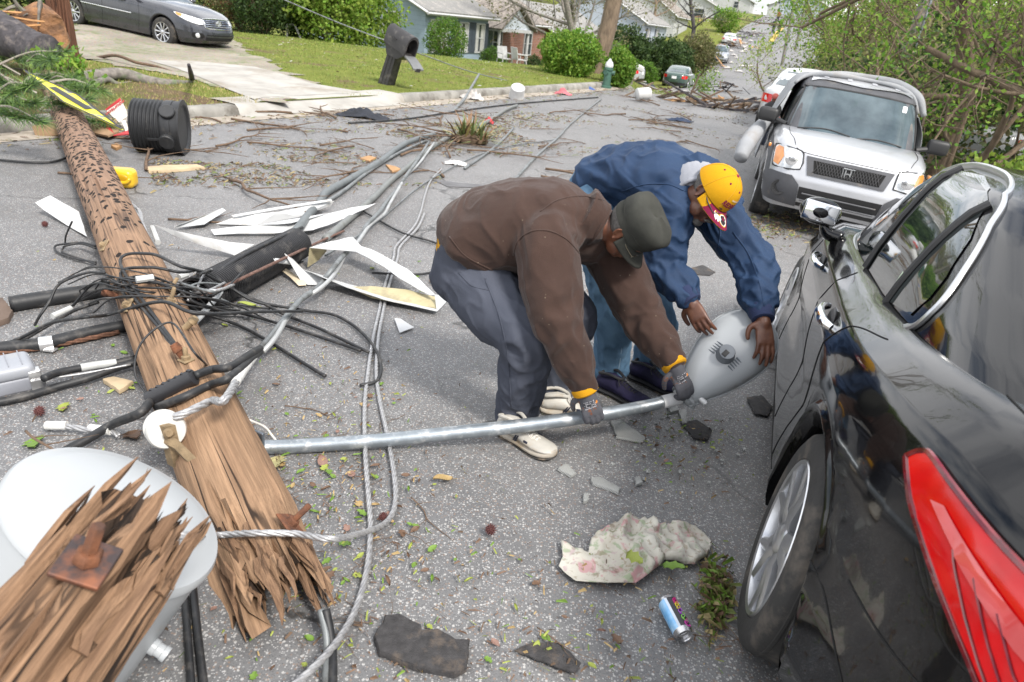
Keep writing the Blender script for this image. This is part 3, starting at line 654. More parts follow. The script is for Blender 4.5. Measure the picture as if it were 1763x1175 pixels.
def boxy_suv():
 f, l, u, loc = car_axes((4.455, 11.121, -.346, 3.436, .033, -.056))
 root = thing('parked_suv', 'boxy silver SUV with dark grille and a loose grey cover over its roof', 'car', mtx=mtx_from((f, l, u), loc))
 zt = lambda x: float(np.interp(x, [-1, 2.4, 2.75, 3.1, 3.35, 3.5], [1.10, 1.12, 1.105, 1.06, .985, .93]))
 sh = Shell([0, .15, .35, .5, .7, .9, 1], [-.84, -.86, -.87, -.87, -.86, -.83, -.8], [3.30, 3.40, 3.44, 3.44, 3.41, 3.36, 3.28], [.84, .88, .90, .90, .895, .87, .80],
               lambda x: float(np.interp(x, [-.9, 0, 2.9, 3.2, 3.45], [.30, .28, .28, .27, .32])), zt, n=6, wheels=(0, 2.575), rw=.41, zw=.335, nv=16, crown=.03, capk=8)
 sh.build().build('body', SILVER, root, local=True, smooth=45)
 gh = Shell([0, .3, .7, .9, 1], [-.84, -.83, -.80, -.77, -.72], [2.66, 2.47, 2.19, 2.05, 1.93], [.80, .775, .73, .70, .655], lambda x: 1.07, lambda x: float(np.interp(x, [-.9, .5, 2.0, 2.7], [1.70, 1.735, 1.70, 1.68])), n=7, nv=10, crown=.05)
 gh.build().build('roof', GRYPL, root, local=True, smooth=45)
 fr = end_plane(1)
 wp = [(-.725, 1.125), (-.3, 1.10), (.3, 1.10), (.725, 1.125), (.655, 1.56), (.63, 1.60), (.3, 1.625), (-.3, 1.625), (-.63, 1.60), (-.655, 1.56)]
 P_(gh, root, 'windscreen', wp, fr, GLASS2, .006, .12); outline(gh, root, 'windscreen_seal', wp, fr, .014, BLKPL, .004)
 P_(gh, root, 'roof_visor', [(1.60, -.59), (1.90, -.60), (1.96, 0), (1.90, .60), (1.60, .59)], top_plane(), SILVER, .014, .08)
 for y in (-.43, -.15, .15, .43): P_(gh, root, 'visor_mark', rrect(1.70, 1.82, y - .03, y + .03, .008), top_plane(), quick('visor_mark', (.42, .43, .46), .5), .018, .05)
 P_(gh, root, 'windscreen_sticker', rrect(.50, .55, 1.50, 1.57, .008), fr, quick('white_sticker', (.75, .8, .82), .5), .009, .05)
 for s_ in (-1, 1):
  P_(gh, root, 'side_window', [(2.28, 1.14), (1.45, 1.14), (1.45, 1.58), (1.98, 1.58)], side_plane(s_), GLASS, .006, .12)
  hl = [(s_ * a, b) for a, b in ((.50, .745), (.755, .715), (.80, .74), (.815, .90), (.79, .945), (.545, .935), (.505, .90))]
  if s_ < 0: hl = hl[::-1]
  h = P_(sh, root, 'headlight', hl, fr, LENS, .006, .05); outline(sh, root, 'headlight_rim', hl, fr, .009, BLKPL, .004, h)
  am = [(s_ * a, b) for a, b in ((.735, .735), (.79, .75), (.805, .90), (.78, .935), (.73, .93), (.70, .84))]
  P_(sh, root, 'indicator', am, fr, AMBER, .010, .05, h)
  lamp = MB(); lamp.lathe([(.001, .004), (.045, .004), (.068, -.004), (.07, -.012)], (3.425, s_ * .62, .835), (1, 0, 0), 24, cap=False); lamp.build('lamp_reflector', quick('reflector', (.85, .86, .87), .12, .8), h, local=True)
  bp = [(s_ * a, b) for a, b in ((.42, .33), (.82, .34), (.85, .45), (.85, .62), (.79, .665), (.56, .665), (.46, .58))]
  P_(sh, root, 'bumper_corner', bp, fr, GRYPL, .014, .06)
  fg = MB(); hit = sh.bvh.ray_cast(Vector((6, s_ * .66, .50)), Vector((-1, 0, 0)))[0]; c = np.array([hit.x + .015, s_ * .66, .50]); fg.lathe([(.001, -.01), (.05, -.01), (.055, .004), (.085, .008), (.09, -.01)], c, (1, s_ * .15, 0), 24, cap=False); fg.build('fog_lamp', BLKPL, root, local=True)
  P_(sh, root, 'wheel_cladding', [(2.05, .30), (2.1, .58), (2.25, .78), (2.575, .875), (2.9, .78), (3.04, .60), (3.08, .34), (3.2, .34), (3.2, .60), (3.02, .90), (2.6, 1.0), (2.1, .86), (1.96, .58), (1.95, .30)], side_plane(s_), GRYPL, .006, .08)
  sg = MB(); sg.rbox((2.98, s_ * .885, .91), (.10, .03, .045), .012); sg.build('side_marker', AMBER, root, local=True)
  strip(root, 'bonnet_gap', sh.bvh, [(2.62, s_ * .72), (3.0, s_ * .70), (3.25, s_ * .62)], top_plane(), .004, None, .001, 12)
  m = MB(); mc = np.array([2.30, s_ * 1.0, 1.20]); m.rbox(mc, (.12, .24, .17), .045); m.tube([(2.38, s_ * .76, 1.13), (2.33, s_ * .88, 1.16)], .03, 8); m.build('wing_mirror', BLKPL, root, local=True)
 gp = [(-.41, .70), (.41, .70), (.47, .90), (-.47, .90)]
 gr = P_(sh, root, 'grille', gp, fr, GRYPL, .010, .06)
 P_(sh, root, 'grille_opening', [(-.35, .735), (.35, .735), (.385, .865), (-.385, .865)], fr, SEAM, .013, .06, gr)
 mm = MB()
 for k in range(24):
  y0 = -.36 + k * .031
  for sg in (-1, 1):
   q = [(y0, .74), (y0 + sg * .06, .86)]; P = proj_line(sh.bvh, q, fr, .016, 3)
   if -.38 < y0 + sg * .06 < .38: mm.tube(np.array(P), .0045, 5)
 mm.build('grille_mesh', MESHB, gr, local=True)
 bd = MB(); hit = sh.bvh.ray_cast(Vector((6, 0, .80)), Vector((-1, 0, 0)))[0]; bx = hit.x + .02
 fr_ = [(bx, a * 1.0, .80 + b) for a, b in ((-.06, .055), (-.052, -.05), (.052, -.05), (.06, .055), (-.06, .055))]; bd.tube(fr_, .007, 6)
 bd.box((bx, -.028, .80), (.012, .014, .085)); bd.box((bx, .028, .80), (.012, .014, .085)); bd.box((bx, 0, .802), (.012, .05, .014)); bd.build('badge', SATIN, gr, local=True)
 lb = [(-.42, .34), (.42, .34), (.45, .565), (-.45, .565)]
 P_(sh, root, 'lower_bumper', lb, fr, BLKPL, .008, .08)
 bars = MB()
 for z in (.42, .50): bars.tube(np.array(proj_line(sh.bvh, [(-.40, z), (.40, z)], fr, .014, 8)), .010, 6)
 bars.build('bumper_grille_bars', GRYPL, root, local=True)
 strip(root, 'bonnet_edge_gap', sh.bvh, [(-.60, .955), (-.47, .925), (0, .92), (.47, .925), (.60, .955)], fr, .004, None, .001, 10)
 for a, b2 in ((-.62, .0), (.0, .58)):
  w_ = MB(); P = proj_line(gh.bvh, [(a, 1.115), ((a + b2) / 2, 1.16 if a < -.1 else 1.15), (b2 - .02, 1.13)], fr, .02, 8); w_.tube(np.array(P), .009, 6); w_.build('wiper', BLKPL, root, local=True)
 for x in (0, 2.575):
  for s_ in (-1, 1): wheel_parts(root, (x, s_ * .775, .335), s_, .335, .22, 'ten', .64)
 ub = MB(); ub.box((1.3, 0, .45), (3.7, 1.2, .35)); ub.build('underbody', BLKPL, root, local=True)
 cov = thing('car_cover', 'loose grey fabric cover draped over the roof of the silver SUV', 'car cover', mtx=mtx_from((f, l, u), loc))
 G = []
 sec = [(-1.0, .62), (-.97, .90), (-.94, 1.12), (-.85, 1.40), (-.765, 1.60), (-.62, 1.71), (-.3, 1.77), (0, 1.78), (.3, 1.77), (.61, 1.71), (.755, 1.58), (.85, 1.40), (.93, 1.15), (.95, 1.0)]
 sc_ = catmull(np.array([(a, b, 0) for a, b in sec]), 7)[:, :2]
 for i, x in enumerate(np.linspace(-1.0, 1.62, 70)):
  row = []
  for k, (y, z) in enumerate(sc_):
   u_ = k / (len(sc_) - 1); side = abs(y) / 1.0
   fold = .028 * math.sin(9 * x + 5 * z + 2 * noise.noise(Vector((x * 2, z * 3, y)))) * side + .05 * noise.noise(Vector((x * 2.2, y * 2.5, z * 3)))
   fold += .035 * max(0, math.sin(x * 3.2 + y * 6.)) * (1 - side * .5)
   front = .05 * float(sm(x, 1.45, 1.83)); xx = x + .12 * (1 - u_) * float(sm(x, .8, 1.8)) + .05 * noise.noise(Vector((y * 3, z * 2, 4)))
   if x < -.9: yy, zz = y * .99, z - .02
   dn = fold + front * .6
   row.append((xx + (.30 * float(sm(-y, .6, 1.0)) * float(sm(x, .6, 1.8))), y * (1 + dn * .5), z + dn * (.9 if abs(y) < .8 else .2)))
  G.append(row)
 c = MB(); c.grid(np.array(G), .006); c.build('cloth', COVER, cov, local=True, smooth=180)
 rl = MB(); pr = [G[-1][k] for k in range(0, len(sc_), 3) if abs(sc_[k][0]) < .8]; rl.tube(np.array(pr) + np.array([0.0, 0, .015]), [.018, .03, .035, .03, .02, .03, .03, .018], 10, sub=2); rl.tube(np.array([(1.60, -.66, 1.74), (1.4, -.25, 1.81), (1.30, .1, 1.83), (1.42, .45, 1.81), (1.52, .72, 1.70), (1.60, .86, 1.5)]), [.02, .04, .04, .06, .06, .03], 10, sub=6); rl.build('rolled_hem', COVER, cov, local=True, smooth=180)
 pc = MB(); pc.tube([(2.0, -1.0, 1.10), (2.25, -1.08, .96), (2.5, -1.15, .78), (2.66, -1.17, .64)], [.07, .10, .105, .085], 16, sub=6); pc.build('hanging_sleeve', COVER, cov, local=True, smooth=180)
 return root
SUV = boxy_suv()
DKGREY = paint('dark_grey_paint', (.035, .038, .048), .3, .25, 1., dust=.12, dcol=(.2, .18, .16))
def grey_sedan():
 f, l, u, loc = car_axes((-11.641, 19.256, .356, 1.869, -.066, -.023))
 root = thing('parked_sedan', 'dark grey four door sedan standing on the dirt driveway', 'car', mtx=mtx_from((f, l, u), loc))
 zt = lambda x: float(np.interp(x, [-1.1, -.9, -.4, 0, 2.2, 2.7, 3.3, 3.6, 3.75], [.95, 1.03, 1.05, 1.0, .97, .96, .88, .80, .70]))
 sh = Shell([0, .15, .35, .6, .8, .93, 1], [-1.0, -1.06, -1.08, -1.08, -1.06, -1.02, -.97], [3.62, 3.72, 3.76, 3.74, 3.68, 3.60, 3.48], [.86, .895, .905, .905, .90, .87, .79], lambda x: .19 + .03 * float(sm(x, 3.2, 3.7)), zt, n=3.9, wheels=(0, 2.775), rw=.37, zw=.325, nv=16, crown=.05)
 sh.build().build('body', DKGREY, root, local=True, smooth=50)
 gh = Shell([0, .3, .6, .85, 1], [-.75, -.4, -.02, .25, .5], [2.55, 2.2, 1.85, 1.55, 1.35], [.80, .75, .70, .64, .56], lambda x: .95, lambda x: 1.41, n=4.5, nv=10, crown=.05)
 gh.build().build('roof', DKGREY, root, local=True, smooth=60)
 fr = end_plane(1); P_(gh, root, 'windscreen', [(-.66, 1.0), (.66, 1.0), (.5, 1.36), (-.5, 1.36)], fr, GLASS2, .005, .12)
 for s_ in (-1, 1):
  pl = side_plane(s_); P_(gh, root, 'side_window', [(2.05, 1.0), (1.5, 1.33), (.98, 1.36), (.95, 1.0)], pl, GLASS, .005, .1); P_(gh, root, 'side_window', [(.9, 1.0), (.92, 1.36), (.35, 1.30), (.0, 1.05)], pl, GLASS, .005, .1)
  strip(root, 'side_moulding', sh.bvh, [(.15, .60), (1.9, .60)], pl, .010, CHROME, .004, 20)
  for q in ([(1.0, .95), (1.0, .55), (.96, .25)], [(2.1, .95), (2.13, .6), (2.08, .25)], [(.35, .9), (.45, .6), (.55, .35)]): strip(root, 'panel_gap', sh.bvh, q, pl, .004, None, 0.0, 12)
  for x in (.62, 1.62): h = MB(); h.tube([(x - .1, s_ * .905, .84), (x, s_ * .925, .845), (x + .1, s_ * .905, .85)], .016, 8, sub=4); h.build('door_handle', DKGREY, root, local=True)
  pln = lambda a, v, s_=s_: ((2.6 + 4 * math.cos(a), s_ * 4 * math.sin(a), v), (-math.cos(a), -s_ * math.sin(a), 0))
  hp = [(.37, .66), (.40, .745), (.70, .80), (.95, .835), (1.05, .83), (.95, .76), (.70, .67), (.5, .635)]
  h = P_(sh, root, 'headlight', hp, pln, LENS, .007, .05); P_(sh, root, 'indicator', [(.86, .755), (.84, .805), (.96, .825), (1.0, .815), (.94, .77)], pln, AMBER, .012, .05, h)
  outline(sh, root, 'headlight_rim', hp, pln, .006, BLKPL, .005, h)
  fo = P_(sh, root, 'fog_lamp', rrect(.43, .66, .34, .46, .05), pln, SEAM, .006, .05); fl = MB(); o, d = pln(.55, .40); hit = sh.bvh.ray_cast(Vector(o), Vector(d))[0]
  fl.lathe([(.001, .015), (.04, .015), (.055, .008), (.055, -.01)], tuple(hit), (math.cos(.55), s_ * math.sin(.55), 0), 20, cap=False); fl.build('fog_lens', LENS, fo, local=True)
  m = MB(); m.ball((2.0, s_ * .98, 1.0), (.08, .11, .07), 14); m.build('wing_mirror', DKGREY, root, local=True)
 gp = [(-.44, .62), (-.36, .57), (.36, .57), (.44, .62), (.46, .73), (.3, .77), (-.3, .77), (-.46, .73)]
 g = P_(sh, root, 'grille', gp, fr, SEAM, .004, .06); outline(sh, root, 'grille_surround', gp, fr, .014, CHROME, .006, g)
 for z in (.62, .66, .70, .735): strip(g, 'grille_bar', sh.bvh, [(-.42, z), (.42, z)], fr, .011, CHROME, .008, 14)
 bd = MB(); hit = sh.bvh.ray_cast(Vector((6, 0, .68)), Vector((-1, 0, 0)))[0]; bx = hit.x + .03
 for a, b2 in ((.085, .058), (.055, .022), (.024, .05)): bd.tube([(bx, a * math.cos(t), .69 + b2 * math.sin(t) + (.02 if a == .055 else 0)) for t in np.linspace(0, 2 * PI, 25)], .007, 6)
 bd.build('badge', CHROME, g, local=True)
 P_(sh, root, 'bumper_intake', rrect(-.45, .45, .30, .44, .04), fr, SEAM, .005, .06)
 for x in (0, 2.775):
  for s_ in (-1, 1): wheel_parts(root, (x, s_ * .77, .325), s_, .325, .21, 'ten', .68)
 ub = MB(); ub.box((1.4, 0, .42), (3.9, 1.15, .38)); ub.build('underbody', BLKPL, root, local=True)
 return root
GSED = grey_sedan()
def small_car(label, paint_, px, py, heading, kind='sedan', group=None, Ydist=None, rear=True, z=None, plate=True, wrap=None):
 p = pg(px, py) if Ydist is None else pY(px, py, Ydist)
 if Ydist is not None: p[2] = float(terr(p[0], p[1])) if z is None else z
 f = np.array([math.sin(R(heading)), math.cos(R(heading)), 0]); l = np.cross((0, 0, 1), f)
 if rear: p = p + f * 1.0
 elif rear is False: p = p - f * 3.6
 tall = kind == 'suv'; root = thing('parked_car' if kind != 'pickup' else 'pickup_truck', label, 'car' if kind != 'pickup' else 'truck', group=group, mtx=mtx_from((f, l, np.array([0, 0, 1.])), p + np.array([0, 0, .0])))
 k = 1.22 if tall else 1.0
 if kind == 'pickup':
  zt = lambda x: float(np.interp(x, [-1.1, 1.0, 1.05, 3.0, 3.7], [1.02, 1.02, 1.05, 1.08, .98]))
  cab = ([1.0, 1.1, 1.25, 1.4], [2.7, 2.45, 2.2, 2.0], 1.72)
 elif tall: zt = lambda x: float(np.interp(x, [-1, 2.4, 2.7, 3.4, 3.7], [1.08, 1.08, 1.06, .98, .85])); cab = ([-.95, -.90, -.82, -.7], [2.6, 2.3, 2.0, 1.8], 1.66)
 else: zt = lambda x: float(np.interp(x, [-1.1, -.8, 0, 2.2, 2.7, 3.4, 3.7], [.9, 1.0, .96, .94, .92, .84, .68])); cab = ([-.75, -.35, .05, .45], [2.45, 2.1, 1.8, 1.45], 1.38)
 sh = Shell([0, .3, .7, .92, 1], [-.98, -1.04, -1.04, -1.0, -.94], [3.56, 3.66, 3.64, 3.55, 3.45], [.84, .88, .88, .85, .78], lambda x: .22, zt, n=4.2, ns=24, wheels=(0, 2.7), rw=.36, zw=.32, nv=8, capk=4)
 sh.build().build('body', paint_, root, local=True, smooth=50)
 gh = Shell([0, .35, .75, 1], cab[0], cab[1], [.78, .73, .67, .58], lambda x: .93, lambda x: cab[2], n=4.5, ns=20, nv=6, crown=.04, capk=3)
 gh.build().build('roof', paint_, root, local=True, smooth=60)
 zt_ = cab[2]
 P_(gh, root, 'windscreen', [(-.62, 1.0), (.62, 1.0), (.5, zt_ - .06), (-.5, zt_ - .06)], end_plane(1), GLASS2, .01, .15); P_(gh, root, 'rear_screen', [(-.60, 1.04), (.60, 1.04), (.48, zt_ - .06), (-.48, zt_ - .06)], end_plane(-1), GLASS2, .01, .15)
 x0, x1 = cab[0][1], cab[1][1]
 for s_ in (1, -1):
  P_(gh, root, 'side_window', [(x1 - .1, 1.0), (x1 - .55, zt_ - .07), ((x0 + x1) / 2 + .05, zt_ - .05), ((x0 + x1) / 2 + .05, 1.0)], side_plane(s_), GLASS, .01, .15); P_(gh, root, 'side_window', [((x0 + x1) / 2 - .05, 1.0), ((x0 + x1) / 2 - .05, zt_ - .05), (x0 + .4, zt_ - .08), (x0 + .15, 1.0)], side_plane(s_), GLASS, .01, .15)
  tl = rrect(*sorted((s_ * .50, s_ * .80)), .68, .86, .04); P_(sh, root, 'tail_lamp', tl if kind != 'pickup' else rrect(*sorted((s_ * .68, s_ * .84)), .62, .95, .03), end_plane(-1), REDL, .012, .1)
  P_(sh, root, 'headlight', rrect(*sorted((s_ * .48, s_ * .78)), .60, .76, .05), end_plane(1), LENS, .012, .1)
 P_(sh, root, 'grille', rrect(-.4, .4, .58, .74, .04), end_plane(1), SEAM, .01, .1); P_(sh, root, 'front_bumper', rrect(-.7, .7, .26, .46, .05), end_plane(1), BLKPL, .01, .1)
 if plate: P_(sh, root, 'licence_plate', rrect(-.16, .16, .64, .80, .02), end_plane(-1), quick('plate', (.7, .7, .72), .5), .016, .1)
 P_(sh, root, 'rear_bumper', rrect(-.75, .75, .26, .42, .04), end_plane(-1), BLKPL, .01, .1)
 for x in (0, 2.7):
  for s_ in (-1, 1): wheel_parts(root, (x, s_ * .76, .32), s_, .32, .2, 'ten', .66, seg=24)
 ub = MB(); ub.box((1.35, 0, .42), (3.6, 1.1, .36)); ub.build('underbody', BLKPL, root, local=True)
 return root
GREEN_P = paint('green_paint', (.035, .075, .062), .2, .3, 1., dust=.2); WHITE_P = paint('white_paint', (.50, .51, .52), 0, .35, .8, dust=.15); LSIL = paint('light_silver_paint', (.42, .44, .47), .3, .3, .8, dust=.2); DSIL = paint('grey_suv_paint', (.28, .30, .34), .3, .3, .8, dust=.2)
small_car('dark green sedan seen from behind among branches at the left kerb', GREEN_P, 1157, 153, 19)
small_car('grey SUV facing the camera beside piled debris on the far road', DSIL, 1236, 110, 196, 'suv', rear=False)
small_car('white sedan parked on the far road just beyond the grey SUV', WHITE_P, 1252, 80, 18)
small_car('silver sedan half hidden behind round shrubs on the side drive', LSIL, 1082, 104, 300, Ydist=44, rear=None)
small_car('white sedan with clouded glass just behind the covered silver SUV', WHITE_P, 1368, 180, 26, Ydist=16.0)
small_car('white pickup truck behind the tree trunks right of the silver SUV', WHITE_P, 1672, 250, 60, 'pickup', Ydist=14.5, plate=False)
J = pY
def up_frame(fwd, up):
 f = nrm(fwd); u = np.asarray(up, float); u = nrm(u - f * (u @ f)); return f, np.cross(u, f), u      # forward, left, up
def limb(mb, pts, rad, seg=22, sub=10, folds=(), up=(0, 0, 1), cap=True, seed=0):
 """elliptical sweep; rad = list of r or (a, b); folds = (s0, width, amp, freq, twist)"""
 P = catmull(np.asarray(pts, float), sub); n = len(P); k = np.linspace(0, len(pts) - 1, n)
 ra = catmull(np.array([[r_ if not hasattr(r_, '__len__') else r_[0], r_ if not hasattr(r_, '__len__') else r_[1], 0] for r_ in rad]), sub)[:, :2]
 T = np.gradient(P, axis=0); S_ = np.concatenate([[0], np.cumsum(np.linalg.norm(np.diff(P, axis=0), axis=1))]); sd, u, _ = frame(T[0], up); rings = []
 def ring(i, kk=1., sh=0.):
  t = nrm(T[i]); out = []
  for a in np.linspace(0, 2 * PI, seg, endpoint=False):
   d = 0.
   for s0, w, amp, fr, tw in folds:
    e = math.exp(-((k[i] - s0) / w) ** 2); d += amp * e * (.62 - abs(noise.noise(Vector((S_[i] * fr * .17 + .8 * tw * math.sin(a + seed) , 1.1 * math.cos(a) + seed, 1.1 * math.sin(a) - S_[i] * 3)))) * 2.6)
   q = (ra[i][0] + d) * math.cos(a) * sd + (ra[i][1] + d) * math.sin(a) * u
   out.append(P[i] + q * kk + t * sh)
  return out
 for i in range(n):
  t = nrm(T[i]); sd = nrm(sd - t * (sd @ t)); u = np.cross(t, sd)
  if cap and i == 0:
   for c_ in (.35, .75, .94): rings.append(ring(0, c_, -min(ra[0]) * .8 * math.sqrt(1 - c_ * c_)))
  rings.append(ring(i))
  if cap and i == n - 1:
   for c_ in (.94, .75, .35): rings.append(ring(n - 1, c_, min(ra[-1]) * .8 * math.sqrt(1 - c_ * c_)))
 return mb.loft(rings)
def seg_chain(mb, P, r):
 P = [np.asarray(p, float) for p in P]
 limb(mb, P, r, seg=10, sub=4)
def hand(mb, wrist, knk, across, pn, curl, L_=.088, r=.0092, thumb=None, spread=.0, wr=.03, lens=(.92, 1.02, 1.0, .80)):
 """palm from wrist to knuckles; four fingers fanned along 'across', curling towards pn"""
 wrist, knk = np.asarray(wrist, float), np.asarray(knk, float); f = nrm(knk - wrist); ac = np.asarray(across, float); ac = nrm(ac - f * (ac @ f)); pn = np.asarray(pn, float); pn = nrm(pn - f * (pn @ f) - ac * (pn @ ac))
 ringv = []
 for s_, hw, ht in ((-.15, .028, .022), (.1, .031, .021), (.5, .040, .018), (.9, .043, .0145), (1.03, .042, .011)):
  c = wrist + (knk - wrist) * s_; ringv.append([c + ac * hw * math.copysign(abs(math.cos(a)) ** .75, math.cos(a)) + pn * ht * math.copysign(abs(math.sin(a)) ** .75, math.sin(a)) for a in np.linspace(0, 2 * PI, 18, endpoint=False)])
 mb.loft(ringv)
 for i in range(4):
  o = (1.5 - i) * .0213; c = curl[i] if hasattr(curl[0], '__len__') else curl; q = knk + ac * o - f * (.004 * abs(i - 1.2)); P = [q - f * .016]; d = f + ac * spread * (1.5 - i); d = nrm(d)
  P.append(q); ang = 0
  for ln, cu in zip((.46, .30, .24), c):
   ang += cu; dd = nrm(math.cos(ang) * d + math.sin(ang) * pn); q = q + dd * L_ * lens[i] * ln; P.append(q)
  seg_chain(mb, P, [r * 1.02, r * 1.08, r * 1.06, r * .98, r * .86])
 if thumb is not None:
  t0 = wrist + (knk - wrist) * .30 + ac * .030 * thumb[0]; t1 = t0 + (f * .35 + ac * .75 * thumb[0] + pn * .35) * .036; t2 = t1 + (f * .75 + ac * .22 * thumb[0] + pn * thumb[1]) * .034; t3 = t2 + (f * .8 - ac * .05 * thumb[0] + pn * thumb[1]) * .026
  seg_chain(mb, [t0, t1, t2, t3], [.0155, .0135, .0115, .0095])
def head_mesh(mb, c, f, l, u, k=1., beard=0.):
 ax = np.array([f, l, u]); p = lambda x, y, z: np.asarray(c) + k * (x * f + y * l + z * u)
 E = lambda q, r_, s=18: mb.ball(p(*q), tuple(k * x for x in r_), s, ax)
 E((.005, 0, -.035), (.082, .0665, .085), 24); E((.03, 0, -.01), (.075, .066, .08), 22)
 E((-.012, 0, .022), (.098, .076, .10), 26); E((.028, 0, -.045), (.068, .060, .085), 22); E((.072, 0, -.102), (.026, .027, .02)); E((.02, 0, -.085), (.05, .052, .035))
 mb.tube([p(.092, 0, .022), p(.105, 0, 0), p(.122, 0, -.032)], [k * .009, k * .0115, k * .0145], 10, sub=4)
 for s_ in (1, -1):
  E((.103, s_ * .013, -.040), (.013, .010, .009)); E((.060, s_ * .042, -.030), (.030, .024, .028)); E((.045, s_ * .048, -.075), (.035, .018, .030))
  mb.tube([p(.096, s_ * .008, .022), p(.092, s_ * .030, .028), p(.072, s_ * .054, .020)], [k * .008, k * .010, k * .008], 8, sub=3)
  E((.083, s_ * .032, .004), (.013, .016, .0095), 12)
  ec = np.array([-.004, s_ * .079, -.008]); E(tuple(ec), (.017, .006, .028), 12)
  hp = [p(ec[0] + .016 * math.cos(a) * (1 if a < PI else .8) - .003 * math.sin(a), ec[1] + s_ * (.007 + .004 * math.cos(a + PI)), ec[2] + .031 * math.sin(a)) for a in np.linspace(-.5 * PI, 1.2 * PI, 16)]
  mb.tube(hp, k * .0052, 8); E((.004, s_ * .081, -.036), (.008, .006, .009), 10); mb.tube([p(.012, s_ * .080, -.002), p(.010, s_ * .084, -.012)], k * .006, 6)
 E((.098, 0, -.066), (.012, .024, .0075), 12); E((.095, 0, -.081), (.012, .021, .008), 12)
 return p
def skinmat(name, c1, c2):
 m, t, b = nm(name); v = coord(t); c = ramp(t, noi(t, v, 18, 6, .6), [(.35, c2), (.68, c1)]); lk(t, c, b.inputs['Base Color']); b.inputs['Roughness'].default_value = .42; b.inputs['Specular IOR Level'].default_value = .5
 b.inputs['Subsurface Weight'].default_value = .06; b.inputs['Subsurface Radius'].default_value = (.02, .008, .004); bump(t, b, noi(t, v, 420, 3, .6), .25, .002); return m
def clothmat(name, c1, c2, sc=6, fine=500, fs=.25, rough=.9, lint=None, sheen=0., stretch=(1, 1, 1), wr=.3, wsc=22):
 m, t, b = nm(name); v = coord(t); c = ramp(t, noi(t, v, sc, 6, .6), [(.3, c2), (.7, c1)]); c = mix(t, ramp(t, noi(t, v, fine, 3, .7), [(.35, .5), (.65, 0.)]), c, tuple(x * .62 for x in c1))
 if lint:
  vo = nd(t, 'TexVoronoi'); vo.inputs['Scale'].default_value = 75; lk(t, v, vo.inputs['Vector']); sx = nd(t, 'SeparateColor'); lk(t, vo.outputs['Color'], sx.inputs[0])
  f = mix(t, 1., ramp(t, sx.outputs[0], [(.97, 0.), (.975, 1.)]), ramp(t, vo.outputs['Distance'], [(.12, 1.), (.2, 0.)]), 'MULTIPLY'); c = mix(t, f, c, lint)
 lk(t, c, b.inputs['Base Color']); b.inputs['Roughness'].default_value = rough; b.inputs['Specular IOR Level'].default_value = .2; b.inputs['Sheen Weight'].default_value = sheen; b.inputs['Sheen Roughness'].default_value = .5
 h = mix(t, .5, noi(t, v, fine, 3), noi(t, coord(t, stretch), wsc, 5, .55, .7)); bump(t, b, h, wr, .012); return m
FLEECE = clothmat('brown_fleece', (.062, .036, .028), (.044, .026, .021), fine=320, lint=(.22, .18, .13), sheen=.12, wr=.35)
NAVYP = clothmat('slate_trousers', (.078, .086, .112), (.055, .063, .086), sc=4, fine=700, rough=.85, wr=.32, stretch=(1, 1, .6))
JACK = clothmat('blue_jacket', (.026, .055, .118), (.017, .036, .082), sc=5, fine=800, rough=.55, wr=.4, wsc=16)
DENIM = clothmat('denim', (.125, .225, .34), (.062, .125, .205), sc=7, fine=420, rough=.9, wr=.4, stretch=(1, 1, .5))
CAPG = clothmat('grey_green_cap', (.060, .061, .053), (.036, .037, .033), sc=16, fine=600, rough=.95, wr=.4, wsc=26)
CAPY = clothmat('yellow_cap', (.60, .31, .006), (.53, .265, .004), sc=5, fine=900, rough=.8, wr=.2)
MAROON = clothmat('maroon_cloth', (.22, .012, .055), (.18, .01, .045), fine=900, rough=.8)
GLOVE = clothmat('grey_glove', (.105, .107, .122), (.080, .082, .095), sc=20, fine=800, rough=.75, wr=.35)
GLOVED = clothmat('dark_glove_palm', (.035, .036, .042), (.025, .026, .03), rough=.6)
YKNIT = clothmat('yellow_knit', (.58, .29, .010), (.48, .23, .01), sc=30, fine=300, rough=.9)
GREYKN = clothmat('grey_knit', (.34, .35, .39), (.25, .26, .29), sc=12, fine=300, rough=.95)
SKIN1 = skinmat('brown_skin', (.20, .083, .045), (.12, .045, .026)); SKIN2 = skinmat('dark_brown_skin', (.155, .068, .040), (.085, .034, .021))
HAIRG = clothmat('grey_hair', (.20, .19, .18), (.05, .046, .043), sc=90, fine=700, rough=.9, wr=.5)
SHOEW = mat('white_leather', (.47, .45, .405), .55, var=.2, scale=9, bmp=.2, dirt=(.38, .32, .24), dsc=14, dth=.6)
SOLE = mat('sole_rubber', (.05, .047, .043), .85, bmp=.3, dirt=(.2, .16, .12), dsc=20, dth=.58); MIDS = mat('dirty_midsole', (.40, .36, .30), .7, dirt=(.30, .23, .15), dsc=18, dth=.54)
SHOEB = clothmat('dark_blue_suede', (.030, .026, .075), (.012, .012, .022), sc=14, fine=600, rough=.75); SHOEK = mat('black_shoe', (.018, .018, .02), .6, bmp=.3)
LACE = mat('laces', (.60, .58, .54), .8, var=.2); BLACKT = mat('black_cloth', (.014, .014, .016), .7, bmp=.2)
